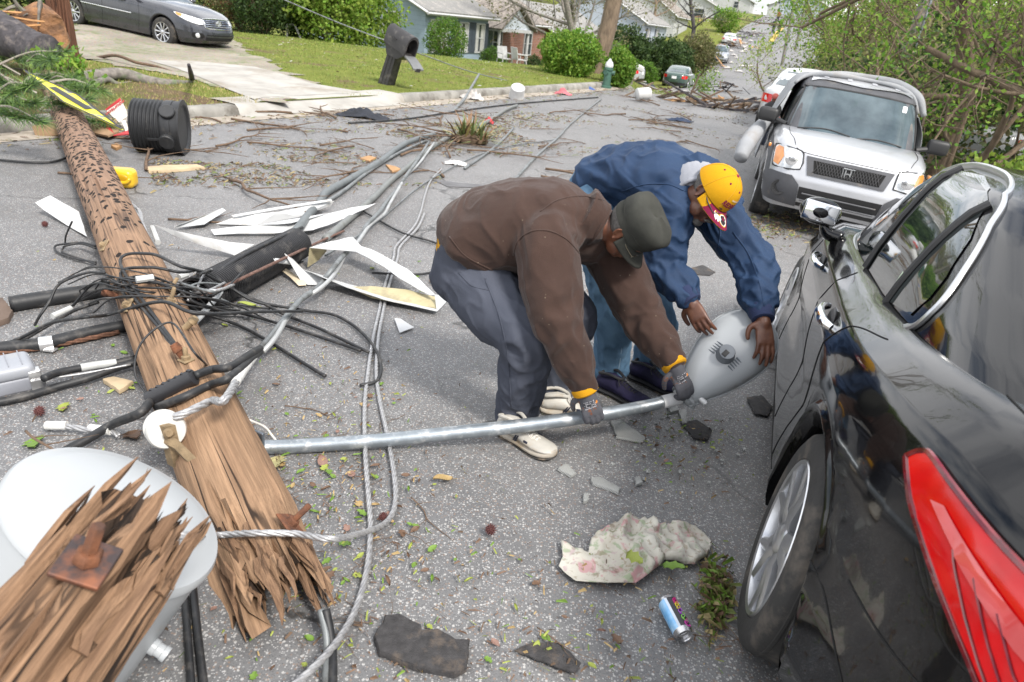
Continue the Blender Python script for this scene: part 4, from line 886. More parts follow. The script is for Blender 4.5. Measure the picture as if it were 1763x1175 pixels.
def shoe(root, heel, toe, name, mats, lace_m, stripes=None, w=.052, hk=1., up=(0, 0, 1)):
 heel, toe = np.asarray(heel, float), np.asarray(toe, float); Ln = np.linalg.norm(toe - heel); f, l, u = up_frame(toe - heel, up); q = lambda x, y, z: heel + f * x * Ln + l * y + u * z
 st_ = [(0, .60, .074, .012), (.03, .80, .083, .004), (.12, .92, .098, .0), (.25, .90, .108, .0), (.36, .86, .104, .0), (.46, .88, .088, .0), (.58, .97, .072, 0), (.72, 1.04, .060, .003), (.84, .98, .052, .008), (.93, .78, .042, .014), (.985, .42, .030, .02), (1.0, .15, .024, .022)]
 m = MB()
 def ring(x, ww, h, toeup, z0, z1, e=2.3):
  out = []
  for a in np.linspace(0, 2 * PI, 22, endpoint=False):
   c, s_ = math.cos(a), math.sin(a); y = math.copysign(abs(c) ** (2 / e), c) * w * ww; zz = math.copysign(abs(s_) ** (2 / e), s_); z = z0 + (z1 - z0) * (zz + 1) / 2
   if zz > 0: y *= 1 - .38 * zz * (1 if x < .6 else .75)
   out.append(q(x, y, z + toeup))
  return out
 m.loft([ring(x, ww, h, tu, .022, h * hk) for x, ww, h, tu in st_]); up_ = m.build(name, mats[0], root, smooth=180)
 m = MB(); m.loft([ring(x, ww * 1.07, h, tu * .8, .008, .036, 5) for x, ww, h, tu in st_]); m.build('midsole', mats[1], up_, smooth=60)
 m = MB(); m.loft([ring(x, ww * 1.075, h, tu * .8, .0, .0095, 8) for x, ww, h, tu in st_]); m.build('outsole', mats[2], up_, smooth=60)
 m = MB()
 for k in range(6):
  x = .44 + .048 * k; h = float(np.interp(x, [s_[0] for s_ in st_], [s_[2] for s_ in st_])) * hk
  for sg in (1, -1): m.tube([q(x, -sg * .022, h - .004), q(x + .012, 0, h + .005), q(x + .03, sg * .022, h - .008)], (.0022), 6, sub=4)
 m.tube([q(.44, 0, hk * .09), q(.40, .03, hk * .10), q(.46, .045, hk * .082)], .003, 5, sub=4); m.tube([q(.44, 0, hk * .09), q(.42, -.03, hk * .10), q(.48, -.045, hk * .08)], .003, 5, sub=4); m.build('laces', lace_m, up_)
 m = MB(); m.tube([q(.02, 0, .085 * hk), q(.06, .034, .10 * hk), q(.25, .036, .112 * hk), q(.40, .02, .103 * hk), q(.43, 0, .10 * hk), q(.40, -.02, .103 * hk), q(.25, -.036, .112 * hk), q(.06, -.034, .10 * hk), q(.02, 0, .085 * hk)], .008, 8, sub=4); m.build('collar', mats[3] if len(mats) > 3 else mats[0], up_)
 if stripes:
  m = MB()
  for s_ in (1, -1):
   for k in range(stripes): x = .40 + .035 * k; m.box(q(x, s_ * w * .985 * float(np.interp(x, [a[0] for a in st_], [a[1] for a in st_])) * .985, .045), (.007, .006, .034), np.array([f, l, nrm(u + f * .5)]))
   m.rbox(q(.60, s_ * w * .90, .050), (.022, .006, .016), .003, np.array([f, l, u]))
  m.build('stripes', quick('shoe_stripe', (.02, .024, .045), .6), up_)
 return up_
def build_body(root_name, label, parts_fn, skin, voxel=.0052):
 mb = MB(); parts_fn(mb); o = remesh(mb, root_name, skin, voxel, 3, .4, label=label, cat='person'); return o
def wrinkle(amp, sc, ridge=True, off=0., axis=None):
 def fn(co, no):
  if axis is not None:
   s_, u_, d_ = frame(axis); q = np.stack([co @ s_, co @ u_, co @ d_], 1)
  else: q = co
  a = nz(q, sc, off); a = np.maximum(0, 1 - np.abs(a) * 3.2) ** 1.6; b = nz(q, tuple(x * 2.1 for x in sc), off + 5); b = np.maximum(0, 1 - np.abs(b) * 3.2) ** 1.5; c = nz(co, (6, 6, 6), off + 9); return amp * (a * .8 + b * .45 + c * .4 - .3)
 return fn
def seam(ob, name, px, m_, r):
 bv = BVHTree.FromPolygons([v.co for v in ob.data.vertices], [tuple(p.vertices) for p in ob.data.polygons]); P = []
 for q in catmull(np.array([(x, y, 0) for x, y in px]), 8):
  h = bv.ray_cast(Vector(CAM), Vector(ray(q[0], q[1])).normalized())
  if h[0] is not None and (not P or np.linalg.norm(np.array(h[0]) - P[-1]) < .06): P.append(np.array(h[0]) + np.array(h[1]) * .0005)
 if len(P) > 4:
  mb = MB(); mb.tube(np.array(P), r, 6); mb.build(name, m_, ob, smooth=180)
def person_brown():
 hipN, hipF = J(822, 482, 2.77), J(815, 445, 2.98); kneeN, kneeF = J(906, 582, 2.60), J(982, 545, 2.96); ankN, ankF = J(893, 702, 2.66), J(940, 672, 2.97)
 sp_ = [J(818, 420, 2.90), J(850, 405, 2.88), J(900, 392, 2.84), J(965, 384, 2.80), J(1012, 380, 2.78)]
 shN, shF = J(938, 420, 2.63), J(1042, 420, 2.94); elN, elF = J(962, 562, 2.48), J(1106, 545, 2.80); wrN, wrF = J(1004, 664, 2.43), J(1157, 622, 2.63)
 f, l, u = up_frame((.46, -.20, -.86), (.62, -.46, .60)); hc = J(1084, 394, 2.74)
 kN, kF = J(1021, 713, 2.41), J(1179, 669, 2.595)
 def parts(mb):
  head_mesh(mb, hc, f, l, u); nk = sp_[-1]
  limb(mb, [nk - np.array([.05, 0, .02]), nk + np.array([.01, 0, 0]), hc - u * .075 - f * .02, hc - u * .02 - f * .015], [.075, .066, .060, .058], sub=5)
  limb(mb, sp_, [(.13, .11), (.15, .12), (.16, .13), (.16, .12), (.08, .08)], sub=4)
  limb(mb, [shN + (sp_[3] - shN) * .5, shN, elN, wrN, wrN + (kN - wrN) * .5], [.06, .055, .045, .03, .026], sub=5); limb(mb, [shF + (sp_[3] - shF) * .5, shF, elF, wrF, wrF + (kF - wrF) * .5], [.06, .055, .045, .03, .026], sub=5)
  hand(mb, wrN + nrm(wrN - elN) * .005, kN, (1, .18, .02), (.05, .9, .05), (.35, .85, .9), r=.0072, thumb=(-1, .6), L_=.088); hand(mb, wrF + nrm(wrF - elF) * .005, kF, (1, .40, .05), (-.2, .9, .05), (.35, .85, .9), r=.0072, thumb=(-1, .6), L_=.088)
  limb(mb, [sp_[0], hipN, kneeN, ankN, ankN - np.array([0, 0, .06])], [.1, .1, .065, .04, .04], sub=5); limb(mb, [sp_[0], hipF, kneeF, ankF, ankF - np.array([0, 0, .05])], [.1, .1, .065, .04, .04], sub=5)
 body = build_body('person', 'man in a brown fleece and dark grey cap bending to lift the lamp arm', parts, SKIN1)
 mb = MB()
 tor = [sp_[0] + (sp_[0] - sp_[1]) * .28, sp_[0] + np.array([0, 0, .015]), sp_[1] + np.array([0, 0, .012]), sp_[2] + np.array([.0, 0, .012]), sp_[3] + np.array([0, 0, .008]), sp_[4]]
 limb(mb, tor, [(.205, .15), (.248, .192), (.252, .20), (.245, .195), (.215, .165), (.10, .10)], seg=44, sub=14, folds=((0.4, .7, .016, 55, .6), (1.9, .8, .010, 30, 1.5), (4.2, .6, .012, 45, 2)), cap=True)
 limb(mb, [sp_[3] + (shN - sp_[3]) * .35, shN, shN + (elN - shN) * .45, elN, elN + (wrN - elN) * .5, wrN + (wrN - elN) * .02], [.13, .128, .122, .100, .084, .056], seg=30, sub=12, folds=((3, .8, .016, 70, .8), (4.6, .6, .014, 85, .5), (1.0, .6, .014, 45, 1.2)), seed=2)
 limb(mb, [sp_[3] + (shF - sp_[3]) * .35, shF, shF + (elF - shF) * .45, elF, elF + (wrF - elF) * .5, wrF], [.13, .128, .118, .100, .082, .056], seg=30, sub=12, folds=((3, .8, .015, 70, .8), (4.6, .6, .014, 85, .5), (1., .6, .014, 45, 1.2)), seed=5)
 nb = sp_[4] + np.array([.015, 0, .0]); hd = nrm(hc - u * .08 - nb)
 limb(mb, [nb - hd * .05, nb, nb + hd * .035], [.125, .100, .088], seg=26, sub=6, cap=False)
 fl_ = remesh(mb, 'fleece', FLEECE, .0075, 5, .45, parent=body, disp=wrinkle(.010, (6.5, 6.5, 2.4), True, 0, (.5, -.25, -.6)))
 seam(fl_, 'armhole_seam', [(884, 440), (892, 415), (915, 399), (945, 398), (975, 412), (997, 436)], FLEECE, .0035); seam(fl_, 'hem_seam', [(774, 408), (800, 440), (840, 462), (872, 476)], FLEECE, .003); seam(fl_, 'back_seam', [(1040, 345), (1000, 338), (960, 345), (930, 365)], FLEECE, .0025)
 c = MB(); pr = [nb + hd * .03 + .088 * (math.cos(a) * frame(hd)[0] + math.sin(a) * frame(hd)[1]) for a in np.linspace(0, 2 * PI, 30)]; c.tube(np.array(pr), .010, 8); c.build('collar_edge', FLEECE, body, smooth=180)
 c = MB(); d = nrm(wrN - elN); c.lathe([(.052, -.010), (.056, 0), (.054, .018), (.047, .024), (.03, .024)], wrN + d * .012, d, 28, cap=False); d2 = nrm(wrF - elF); c2 = MB(); c2.lathe([(.052, -.010), (.056, 0), (.054, .018), (.047, .024), (.03, .024)], wrF + d2 * .010, d2, 28, cap=False)
 c.build('glove_cuff', YKNIT, body); c2.build('glove_cuff', YKNIT, body)
 mb = MB(); pel = (hipN + hipF) / 2
 limb(mb, [sp_[0] + (sp_[1] - sp_[0]) * .9, sp_[0] + np.array([.0, 0, -.01]), pel + np.array([-.055, 0, -.055])], [(.18, .13), (.212, .155), (.20, .14)], seg=36, sub=10)
 limb(mb, [hipN + np.array([-.05, .04, .03]), hipN + np.array([0, 0, -.02]), hipN + (kneeN - hipN) * .55, kneeN + np.array([.0, 0, .01]), kneeN + (ankN - kneeN) * .5, ankN, ankN - np.array([0, 0, .055])], [.12, .150, .152, .128, .108, .098, .094], seg=34, sub=12, folds=((1.0, .7, .012, 45, 1.), (3, .7, .020, 55, .7), (5.4, .9, .018, 75, .4)), seed=8)
 limb(mb, [hipF + np.array([-.04, -.03, .03]), hipF, hipF + (kneeF - hipF) * .55, kneeF, kneeF + (ankF - kneeF) * .5, ankF, ankF - np.array([0, 0, .05])], [.12, .145, .140, .118, .102, .092, .09], seg=34, sub=12, folds=((3, .7, .018, 55, .7), (5.4, .9, .016, 75, .4)), seed=9)
 tr_ = remesh(mb, 'trousers', NAVYP, .008, 4, .45, parent=body, disp=wrinkle(.011, (8, 8, 3.2), True, 3, (.45, -.3, -.5)))
 seam(tr_, 'side_seam', [(835, 480), (858, 540), (872, 600), (878, 660), (880, 700)], NAVYP, .0025); seam(tr_, 'pocket_seam', [(790, 470), (812, 492), (842, 500)], NAVYP, .0025)
 sh_ = MB(); limb(sh_, [sp_[0] + (sp_[0] - sp_[1]) * .44 + np.array([0, 0, .0]), sp_[0] + np.array([.0, 0, .004]), sp_[0] + (sp_[1] - sp_[0]) * .3], [(.200, .142), (.222, .165), (.225, .168)], seg=36, sub=6); sh_.build('shirt_hem', YKNIT, body, smooth=180)
 for wr, kn, el, ac, pn_ in ((wrN, kN, elN, (1, .18, .02), (.05, .9, .05)), (wrF, kF, elF, (1, .40, .05), (-.2, .9, .05))):
  mb = MB(); d = nrm(wr - el); limb(mb, [wr - d * .03, wr + d * .01, wr + (kn - wr) * .5], [.040, .038, .036], sub=5)
  hand(mb, wr + d * .005, kn, ac, pn_, (.35, .85, .9), r=.0115, thumb=(-1, .6), L_=.092)
  g = remesh(mb, 'glove', GLOVE, .0042, 3, .4, parent=body)
  bv = BVHTree.FromPolygons([v.co for v in g.data.vertices], [tuple(p.vertices) for p in g.data.polygons]); pr = MB(); ff = nrm(kn - wr); aa = np.asarray(ac, float); aa = nrm(aa - ff * (aa @ ff)); nn = nrm(np.asarray(pn_) - ff * (np.asarray(pn_) @ ff) - aa * (np.asarray(pn_) @ aa)); cc = wr + (kn - wr) * .62
  for row in range(5):
   for k in range(9):
    if rng.random() < .25: continue
    o = cc - nn * .3 + aa * (-.024 + .0055 * k) + ff * (-.018 + .0085 * row); h = bv.ray_cast(Vector(o), Vector(nn))
    if h[0] is not None: pr.box(np.array(h[0]) - nn * .0005, (.0038, .0015 + .003 * rng.random(), .0012), np.array([aa, ff, nn]))
  if pr.v: pr.build('glove_print', quick('pale_print', (.42, .42, .45), .8), g)
  o = cc - nn * .3 + aa * .024 - ff * .004; h = bv.ray_cast(Vector(o), Vector(nn)); dt = MB(); dt.lathe([(.001, .0012), (.007, .0012), (.0075, 0)], np.array(h[0]), -nn, 14); dt.build('glove_dot', quick('orange_print', (.62, .22, .03), .7), g)
 hN, tN = pg(862, 742), pg(962, 800); d = nrm(tN - hN); shoe(body, hN, hN + d * .315, 'shoe', (SHOEW, MIDS, SOLE), LACE, 2)
 hF, tF = pg(928, 706), pg(1010, 716); d = nrm(tF - hF); shoe(body, hF, hF + d * .30, 'shoe', (SHOEW, MIDS, SOLE), LACE, 2)
 p = lambda x, y, z: hc + x * f + y * l + z * u
 hb = MB(); rows = []
 for z in np.linspace(-.055, .05, 8):
  row = []
  for a in np.linspace(R(62), R(298), 30):
   k = math.sqrt(max(.05, 1 - ((z - .022) / .10) ** 2)); row.append(p(-.012 + .1005 * k * math.cos(a), .0795 * k * math.sin(a), z + (.028 if math.cos(a) > .1 else 0)))
  rows.append(row)
 hb.grid(np.array(rows), .003); hb.build('hair', HAIRG, body, smooth=180)
 mb = MB(); rings = []
 for z, a, b2, tl in ((.012, .112, .090, .00), (.03, .114, .092, 0), (.05, .113, .092, 0), (.056, .118, .096, 0), (.095, .121, .099, 0), (.122, .117, .096, .0), (.134, .10, .08, 0), (.139, .06, .05, 0), (.140, .0004, .0004, 0)):
  rings.append([p(-.006 + a * math.cos(t) * (1 + .02 * math.sin(5 * t + z * 60)), b2 * math.sin(t) * (1 + .025 * math.sin(4 * t + z * 40)), z + .010 * math.cos(t) + .004 * math.sin(3 * t)) for t in np.linspace(0, 2 * PI, 48, endpoint=False)])
 mb.loft(rings, cap=False); cap_ = mb.build('cap', CAPG, body, smooth=180)
 mb = MB(); bd = MB(); bd.tube([p(-.006 + .1135 * math.cos(t), .0915 * math.sin(t), .053 + .010 * math.cos(t)) for t in np.linspace(0, 2 * PI, 49)], .0035, 6); bd.build('cap_band', CAPG, cap_)
 rows = []
 for k in range(8):
  s_ = k / 7; rows.append([p(-.006 + (.108 + .068 * s_ * math.cos(t) ** .6 if math.cos(t) > 0 else .108) * math.cos(t), (.088 + .010 * s_) * math.sin(t), .016 - .030 * s_ - .022 * s_ * (math.sin(t) ** 2)) for t in np.linspace(-R(78), R(78), 25)])
 mb.grid(np.array(rows), .004); mb.build('cap_brim', CAPG, cap_, smooth=180)
 e = MB(); e.ball(p(.088, -.032, .004), .0105, 10); e.ball(p(.088, .032, .004), .0105, 10)
 gl = MB()
 for s_ in (-1, 1):
  gl.tube([p(.110 + .004 * math.cos(a), s_ * .034 + .022 * math.cos(a), -.004 + .016 * math.sin(a)) for a in np.linspace(0, 2 * PI, 21)], .0016, 5); gl.tube([p(.108, s_ * .055, .0), p(.06, s_ * .078, .004), p(.0, s_ * .083, .010)], .0018, 5)
 gl.tube([p(.112, -.012, .0), p(.116, 0, .004), p(.112, .012, .0)], .0016, 5); gl.build('glasses', quick('wire_frame', (.45, .40, .30), .25, .9), body)
 return body
M1 = person_brown()
def person_blue():
 hipN, hipF = J(1028, 345, 3.45), J(1038, 318, 3.66); kneeN, kneeF = J(1060, 540, 3.22), J(1128, 545, 3.42); ankN, ankF = J(1052, 628, 3.28), J(1118, 622, 3.48)
 sp_ = [J(1042, 312, 3.56), J(1076, 306, 3.48), J(1116, 310, 3.38), J(1160, 314, 3.26), J(1192, 322, 3.18)]
 shN, shF = J(1152, 370, 3.10), J(1222, 350, 3.32); elN, elF = J(1142, 462, 3.02), J(1298, 458, 3.04); wrN, wrF = J(1187, 516, 2.88), J(1313, 545, 2.80)
 f, l, u = up_frame((.35, -.60, -.72), (.60, -.42, .66)); hc = J(1226, 332, 3.04)
 kN, kF = J(1204, 551, 2.81), J(1318, 593, 2.71)
 def parts(mb):
  head_mesh(mb, hc, f, l, u); nk = sp_[-1]
  limb(mb, [nk - np.array([.06, -.02, .0]), nk, hc - u * .075 - f * .02, hc - u * .02 - f * .015], [.075, .066, .060, .058], sub=5)
  limb(mb, sp_, [(.13, .11), (.15, .12), (.16, .13), (.16, .12), (.08, .08)], sub=4)
  limb(mb, [shN + (sp_[3] - shN) * .5, shN, elN, wrN, wrN + (kN - wrN) * .4], [.06, .055, .042, .030, .024], sub=5); limb(mb, [shF + (sp_[3] - shF) * .5, shF, elF, wrF, wrF + (kF - wrF) * .4], [.06, .055, .045, .031, .025], sub=5)
  hand(mb, wrN, kN, (.75, -.55, .2), (.6, .45, -.4), ((.25, .35, .3), (.30, .4, .3), (.35, .45, .35), (.45, .5, .4)), r=.0088, thumb=(-1, .35), spread=.05)
  hand(mb, wrF, kF, (.9, .3, .15), (-.35, .75, -.3), ((.28, .35, .25), (.22, .30, .25), (.25, .32, .28), (.35, .4, .3)), r=.0092, thumb=(-1, .3), spread=.07, L_=.094)
  limb(mb, [sp_[0], hipN, kneeN, ankN, ankN - np.array([0, 0, .06])], [.1, .1, .065, .04, .04], sub=5); limb(mb, [sp_[0], hipF, kneeF, ankF, ankF - np.array([0, 0, .05])], [.1, .1, .065, .04, .04], sub=5)
 body = build_body('person', 'man in a blue jacket, jeans and yellow cap steadying the grey lamp head', parts, SKIN2, .005)
 mb = MB(); back = np.array([0, .02, .02])
 tor = [sp_[0] + (sp_[0] - sp_[1]) * .30, sp_[0], sp_[1], sp_[2] + back * .2, sp_[3], sp_[4]]
 limb(mb, tor, [(.18, .13), (.21, .150), (.225, .160), (.235, .168), (.22, .155), (.11, .10)], seg=44, sub=14, folds=((.3, .5, .022, 60, 1.2), (1.8, .9, .018, 34, 2.5), (3.6, .8, .016, 40, 3)), seed=12)
 limb(mb, [sp_[3] + (shN - sp_[3]) * .3, shN, shN + (elN - shN) * .5, elN, elN + (wrN - elN) * .55, wrN - (wrN - elN) * .05], [.122, .115, .100, .090, .080, .058], seg=30, sub=12, folds=((1.4, .7, .018, 55, 1), (3, .7, .022, 65, .8), (4.7, .6, .02, 80, .5)), seed=13)
 limb(mb, [sp_[3] + (shF - sp_[3]) * .3, shF, shF + (elF - shF) * .5, elF, elF + (wrF - elF) * .55, wrF - (wrF - elF) * .06], [.125, .120, .106, .092, .082, .058], seg=30, sub=12, folds=((1.4, .8, .020, 50, 1.4), (3, .8, .024, 55, .9), (4.6, .7, .02, 75, .5)), seed=14)
 nb = sp_[4] + np.array([.01, -.01, 0.]); hd = nrm(hc - u * .08 - nb)
 limb(mb, [nb - hd * .07, nb - hd * .02, nb + hd * .015], [.14, .118, .104], seg=26, sub=6, cap=False)
 jk_ = remesh(mb, 'jacket', JACK, .0075, 4, .4, parent=body, disp=wrinkle(.017, (7.5, 7.5, 2.6), True, 11, (.55, -.5, -.35)))
 seam(jk_, 'shoulder_seam', [(1070, 330), (1110, 318), (1150, 318), (1180, 330)], JACK, .003); seam(jk_, 'armhole_seam', [(1232, 372), (1240, 400), (1235, 425), (1218, 440)], JACK, .003); seam(jk_, 'sleeve_seam', [(1262, 400), (1290, 440), (1308, 490), (1316, 530)], JACK, .0025)
 for wr, el in ((wrN, elN), (wrF, elF)):
  d = nrm(wr - el); c = MB(); c.lathe([(.055, -.045), (.056, -.02), (.052, .0), (.048, .018), (.04, .022), (.03, .02)], wr, d, 28, cap=False); c.build('knit_cuff', quick('navy_knit', (.014, .024, .07), .9, bmp=.5, bscale=200), body)
 h = MB(); sA, uA, _ = frame(hd)
 limb(h, [nb - hd * .03, nb + hd * .02, nb + hd * .075], [.126, .116, .100], seg=30, sub=6, cap=False); h.tube(np.array([nb + hd * .075 + .100 * (math.cos(a) * sA + math.sin(a) * uA) for a in np.linspace(0, 2 * PI, 30)]), .011, 8)
 remesh(h, 'hood_collar', GREYKN, .005, 3, .4, parent=body)
 mb = MB(); pel = (hipN + hipF) / 2
 limb(mb, [sp_[0] + (sp_[1] - sp_[0]) * .6, sp_[0], pel + np.array([-.04, .03, -.06])], [(.165, .125), (.19, .14), (.18, .13)], seg=34, sub=10)
 limb(mb, [hipN, hipN + (kneeN - hipN) * .4, kneeN, kneeN + (ankN - kneeN) * .5, ankN, ankN - np.array([0, 0, .045])], [.15, .132, .104, .096, .094, .098], seg=30, sub=14, folds=((2, .6, .016, 60, .7), (4.4, .8, .018, 80, .4)), seed=21)
 limb(mb, [hipF, hipF + (kneeF - hipF) * .4, kneeF, kneeF + (ankF - kneeF) * .5, ankF, ankF - np.array([0, 0, .045])], [.15, .132, .104, .096, .094, .098], seg=30, sub=14, folds=((2, .6, .016, 60, .7), (4.4, .8, .018, 80, .4)), seed=22)
 remesh(mb, 'jeans', DENIM, .008, 3, .4, parent=body, disp=wrinkle(.010, (9, 9, 4), True, 7, (.2, -.2, -1)))
 sm_ = MB()
 for a, b2, sg in ((kneeN, ankN, 1), (kneeF, ankF, 1)): sm_.tube([a + np.array([.03, -.098, -.02]), (a + b2) / 2 + np.array([.035, -.092, 0]), b2 + np.array([.03, -.093, -.02])], .0025, 5, sub=5)
 sm_.build('jeans_seam', quick('pale_seam', (.24, .34, .44), .9), body)
 h1, t1 = pg(1030, 668), pg(1108, 705); d = nrm(t1 - h1); shoe(body, h1, h1 + d * .32, 'shoe', (SHOEB, SHOEK, SOLE, SHOEK), SHOEK, w=.056, hk=1.1)
 h2, t2 = pg(1085, 648), pg(1160, 682); d = nrm(t2 - h2); shoe(body, h2, h2 + d * .32, 'shoe', (SHOEB, SHOEK, SOLE, SHOEK), SHOEK, w=.056, hk=1.1)
 p = lambda x, y, z: hc + x * f + y * l + z * u
 hb = MB(); rows = []
 for z in np.linspace(-.05, .05, 7):
  k = math.sqrt(max(.05, 1 - ((z - .022) / .10) ** 2)); rows.append([p(-.012 + .0995 * k * math.cos(a), .078 * k * math.sin(a), z + (.03 if math.cos(a) > .1 else 0)) for a in np.linspace(R(66), R(294), 28)])
 hb.grid(np.array(rows), .002); hb.build('hair', HAIRG, body, smooth=180)
 bm_ = MB(); bm_.tube([p(.106, -.028, -.062), p(.116, -.012, -.052), p(.116, .012, -.052), p(.106, .028, -.062)], [.004, .008, .008, .004], 8, sub=5); bm_.ball(p(.088, 0, -.108), (.022, .03, .02), 12, np.array([f, l, u])); bm_.build('beard', HAIRG, body, smooth=180)
 def dome(t, z01):
  a = z01 * PI / 2; k = math.cos(a) ** .85; return (-.008 + (.114 * k) * math.cos(t), .093 * k * math.sin(t), .014 + .118 * math.sin(a) ** 1.05 + .006 * math.cos(t) * k)
 mb = MB(); rings = [[p(*dome(t, v)) for t in np.linspace(0, 2 * PI, 60, endpoint=False)] for v in np.linspace(0, .995, 18)]; mb.loft(rings, cap=False); cp_ = mb.build('cap', CAPY, body, smooth=180)
 sm2 = MB()
 for k in range(6):
  t = PI / 6 + k * PI / 3; sm2.tube([np.array(p(*[x * 1.006 for x in dome(t, v)])) for v in np.linspace(0.02, .98, 14)], .0013, 5)
 sm2.build('cap_seam', quick('yellow_seam', (.62, .32, .01), .8), cp_)
 bt = MB(); bt.ball(p(*dome(0, .999)), (.009, .009, .005), 10, np.array([f, l, u])); bt.build('cap_button', MAROON, cp_)
 for k in range(6):
  t = k * PI / 3 + .0; q = np.array(p(*dome(t, .62))); n_ = nrm(q - np.array(p(-.008, 0, .03))); ey = MB(); ey.lathe([(.001, .0015), (.0045, .0015), (.005, 0)], q, n_, 10); ey.build('cap_eyelet', MAROON, cp_)
 rows = []; brim = lambda t, s_: (-.008 + (.110 + (.082 * s_ * max(0, math.cos(t)) ** .7)) * math.cos(t), (.090 + .006 * s_) * math.sin(t), .014 - .018 * s_ - .030 * s_ * math.sin(t) ** 2)
 mb = MB(); rows = [[p(*brim(t, s_)) for t in np.linspace(-R(76), R(76), 37)] for s_ in np.linspace(0, 1, 10)]; mb.grid(np.array(rows), .0035); br = mb.build('cap_brim', CAPY, cp_, smooth=180)
 def on_brim(name, pts, m, off):
  bm = bmesh.new(); bm.faces.new([bm.verts.new((a, b2 * 60, 0)) for a, b2 in pts])
  for ax_ in (0, 1):
   for k in range(-15, 16):
    c = [0, 0, 0]; c[ax_] = k * 4.; nv = [0, 0, 0]; nv[ax_] = 1; bmesh.ops.bisect_plane(bm, geom=bm.verts[:] + bm.edges[:] + bm.faces[:], plane_co=c, plane_no=nv)
  bm.verts.index_update(); q = MB(); q.add([np.array(p(*brim(R(v.co.x), v.co.y / 60))) + u * off for v in bm.verts], [tuple(v.index for v in fc.verts) for fc in bm.faces]); bm.free(); return q.build(name, m, br, smooth=180)
 on_brim('brim_panel', [(-62, 1.0), (-48, .04), (44, .04), (58, 1.0), (30, 1), (0, 1), (-30, 1)], MAROON, .0015)
 W_ = quick('white_thread', (.72, .70, .66), .8); K_ = quick('black_thread', (.015, .012, .014), .8)
 circ = lambda cx, cy, a, b2, n=20: [(cx + a * math.cos(q), cy + b2 * math.sin(q)) for q in np.linspace(0, 2 * PI, n, endpoint=False)]
 on_brim('emblem_ring', circ(-4, .50, 18, .36), CAPY, .0022); on_brim('emblem_disc', circ(-4, .50, 15.5, .31), W_, .003)
 on_brim('emblem_profile', [(-11, .26), (2, .25), (5, .40), (9, .44), (4, .52), (7, .62), (2, .68), (-3, .78), (-12, .74), (-16, .60), (-12, .5), (-15, .38)], K_, .0036); on_brim('emblem_profile_detail', [(-7, .34), (-1, .34), (2, .44), (-2, .55), (-8, .5)], MAROON, .0042)
 for dx, m_ in ((-24, W_), (-31, W_)):
  on_brim('emblem_feather', [(dx, .80), (dx + 4, .62), (dx + 3, .36), (dx - 1, .20), (dx - 5, .36), (dx - 4, .64)], m_, .003); on_brim('emblem_feather_tip', [(dx + 2.4, .36), (dx - 1, .20), (dx - 4.2, .36)], CAPY, .0036)
 for txt, size, z0, m_, off in (('REDSKINS', .0285, .215, MAROON, .002), ('WASHINGTON', .0085, .37, W_, .002)):
  v, fc = text_mesh(txt, size, 0, 0, .0011 if size > .02 else .0002); q = MB()
  q.add([np.array(p(*dome(-vv[0] / .108 * -1 * 1.0, z0 + vv[1] / .155))) + nrm(np.array(p(*dome(vv[0] / .108, z0))) - np.array(p(-.008, 0, .02))) * off for vv in v], fc); q.build('cap_lettering', m_, cp_, smooth=0)
 gl = MB()
 for s_ in (-1, 1):
  gl.tube([p(.112 + .003 * math.cos(a), s_ * .034 + .023 * math.cos(a), -.004 + .016 * math.sin(a)) for a in np.linspace(0, 2 * PI, 21)], .0024, 5); gl.tube([p(.108, s_ * .057, .0), p(.06, s_ * .080, .004), p(.0, s_ * .084, .012)], .0028, 6)
 gl.tube([p(.114, -.012, .0), p(.118, 0, .004), p(.114, .012, .0)], .0022, 5); gl.build('glasses', BLKPL, body)
 dc = MB(); a = J(1180, 425, 3.05)
 dc.tube([a, a + np.array([.0, 0, -.05]), a + np.array([.012, -.005, -.10])], .004, 6, sub=4); b2 = J(1163, 430, 3.05); dc.tube([b2, b2 + np.array([-.006, 0, -.04]), b2 + np.array([.004, 0, -.08])], .004, 6, sub=4); dc.build('drawcord', BLACKT, body)
 return body
M2 = person_blue()
GALV = mat('galvanised_steel', (.30, .335, .365), .42, .75, var=.22, scale=14, bmp=.1, dirt=(.55, .57, .58), dsc=18, dth=.58)
LAMPG = mat('lamp_grey_enamel', (.36, .38, .395), .36, 0, var=.08, scale=3, coat=.25, dirt=(.30, .30, .29), dsc=10, dth=.68)
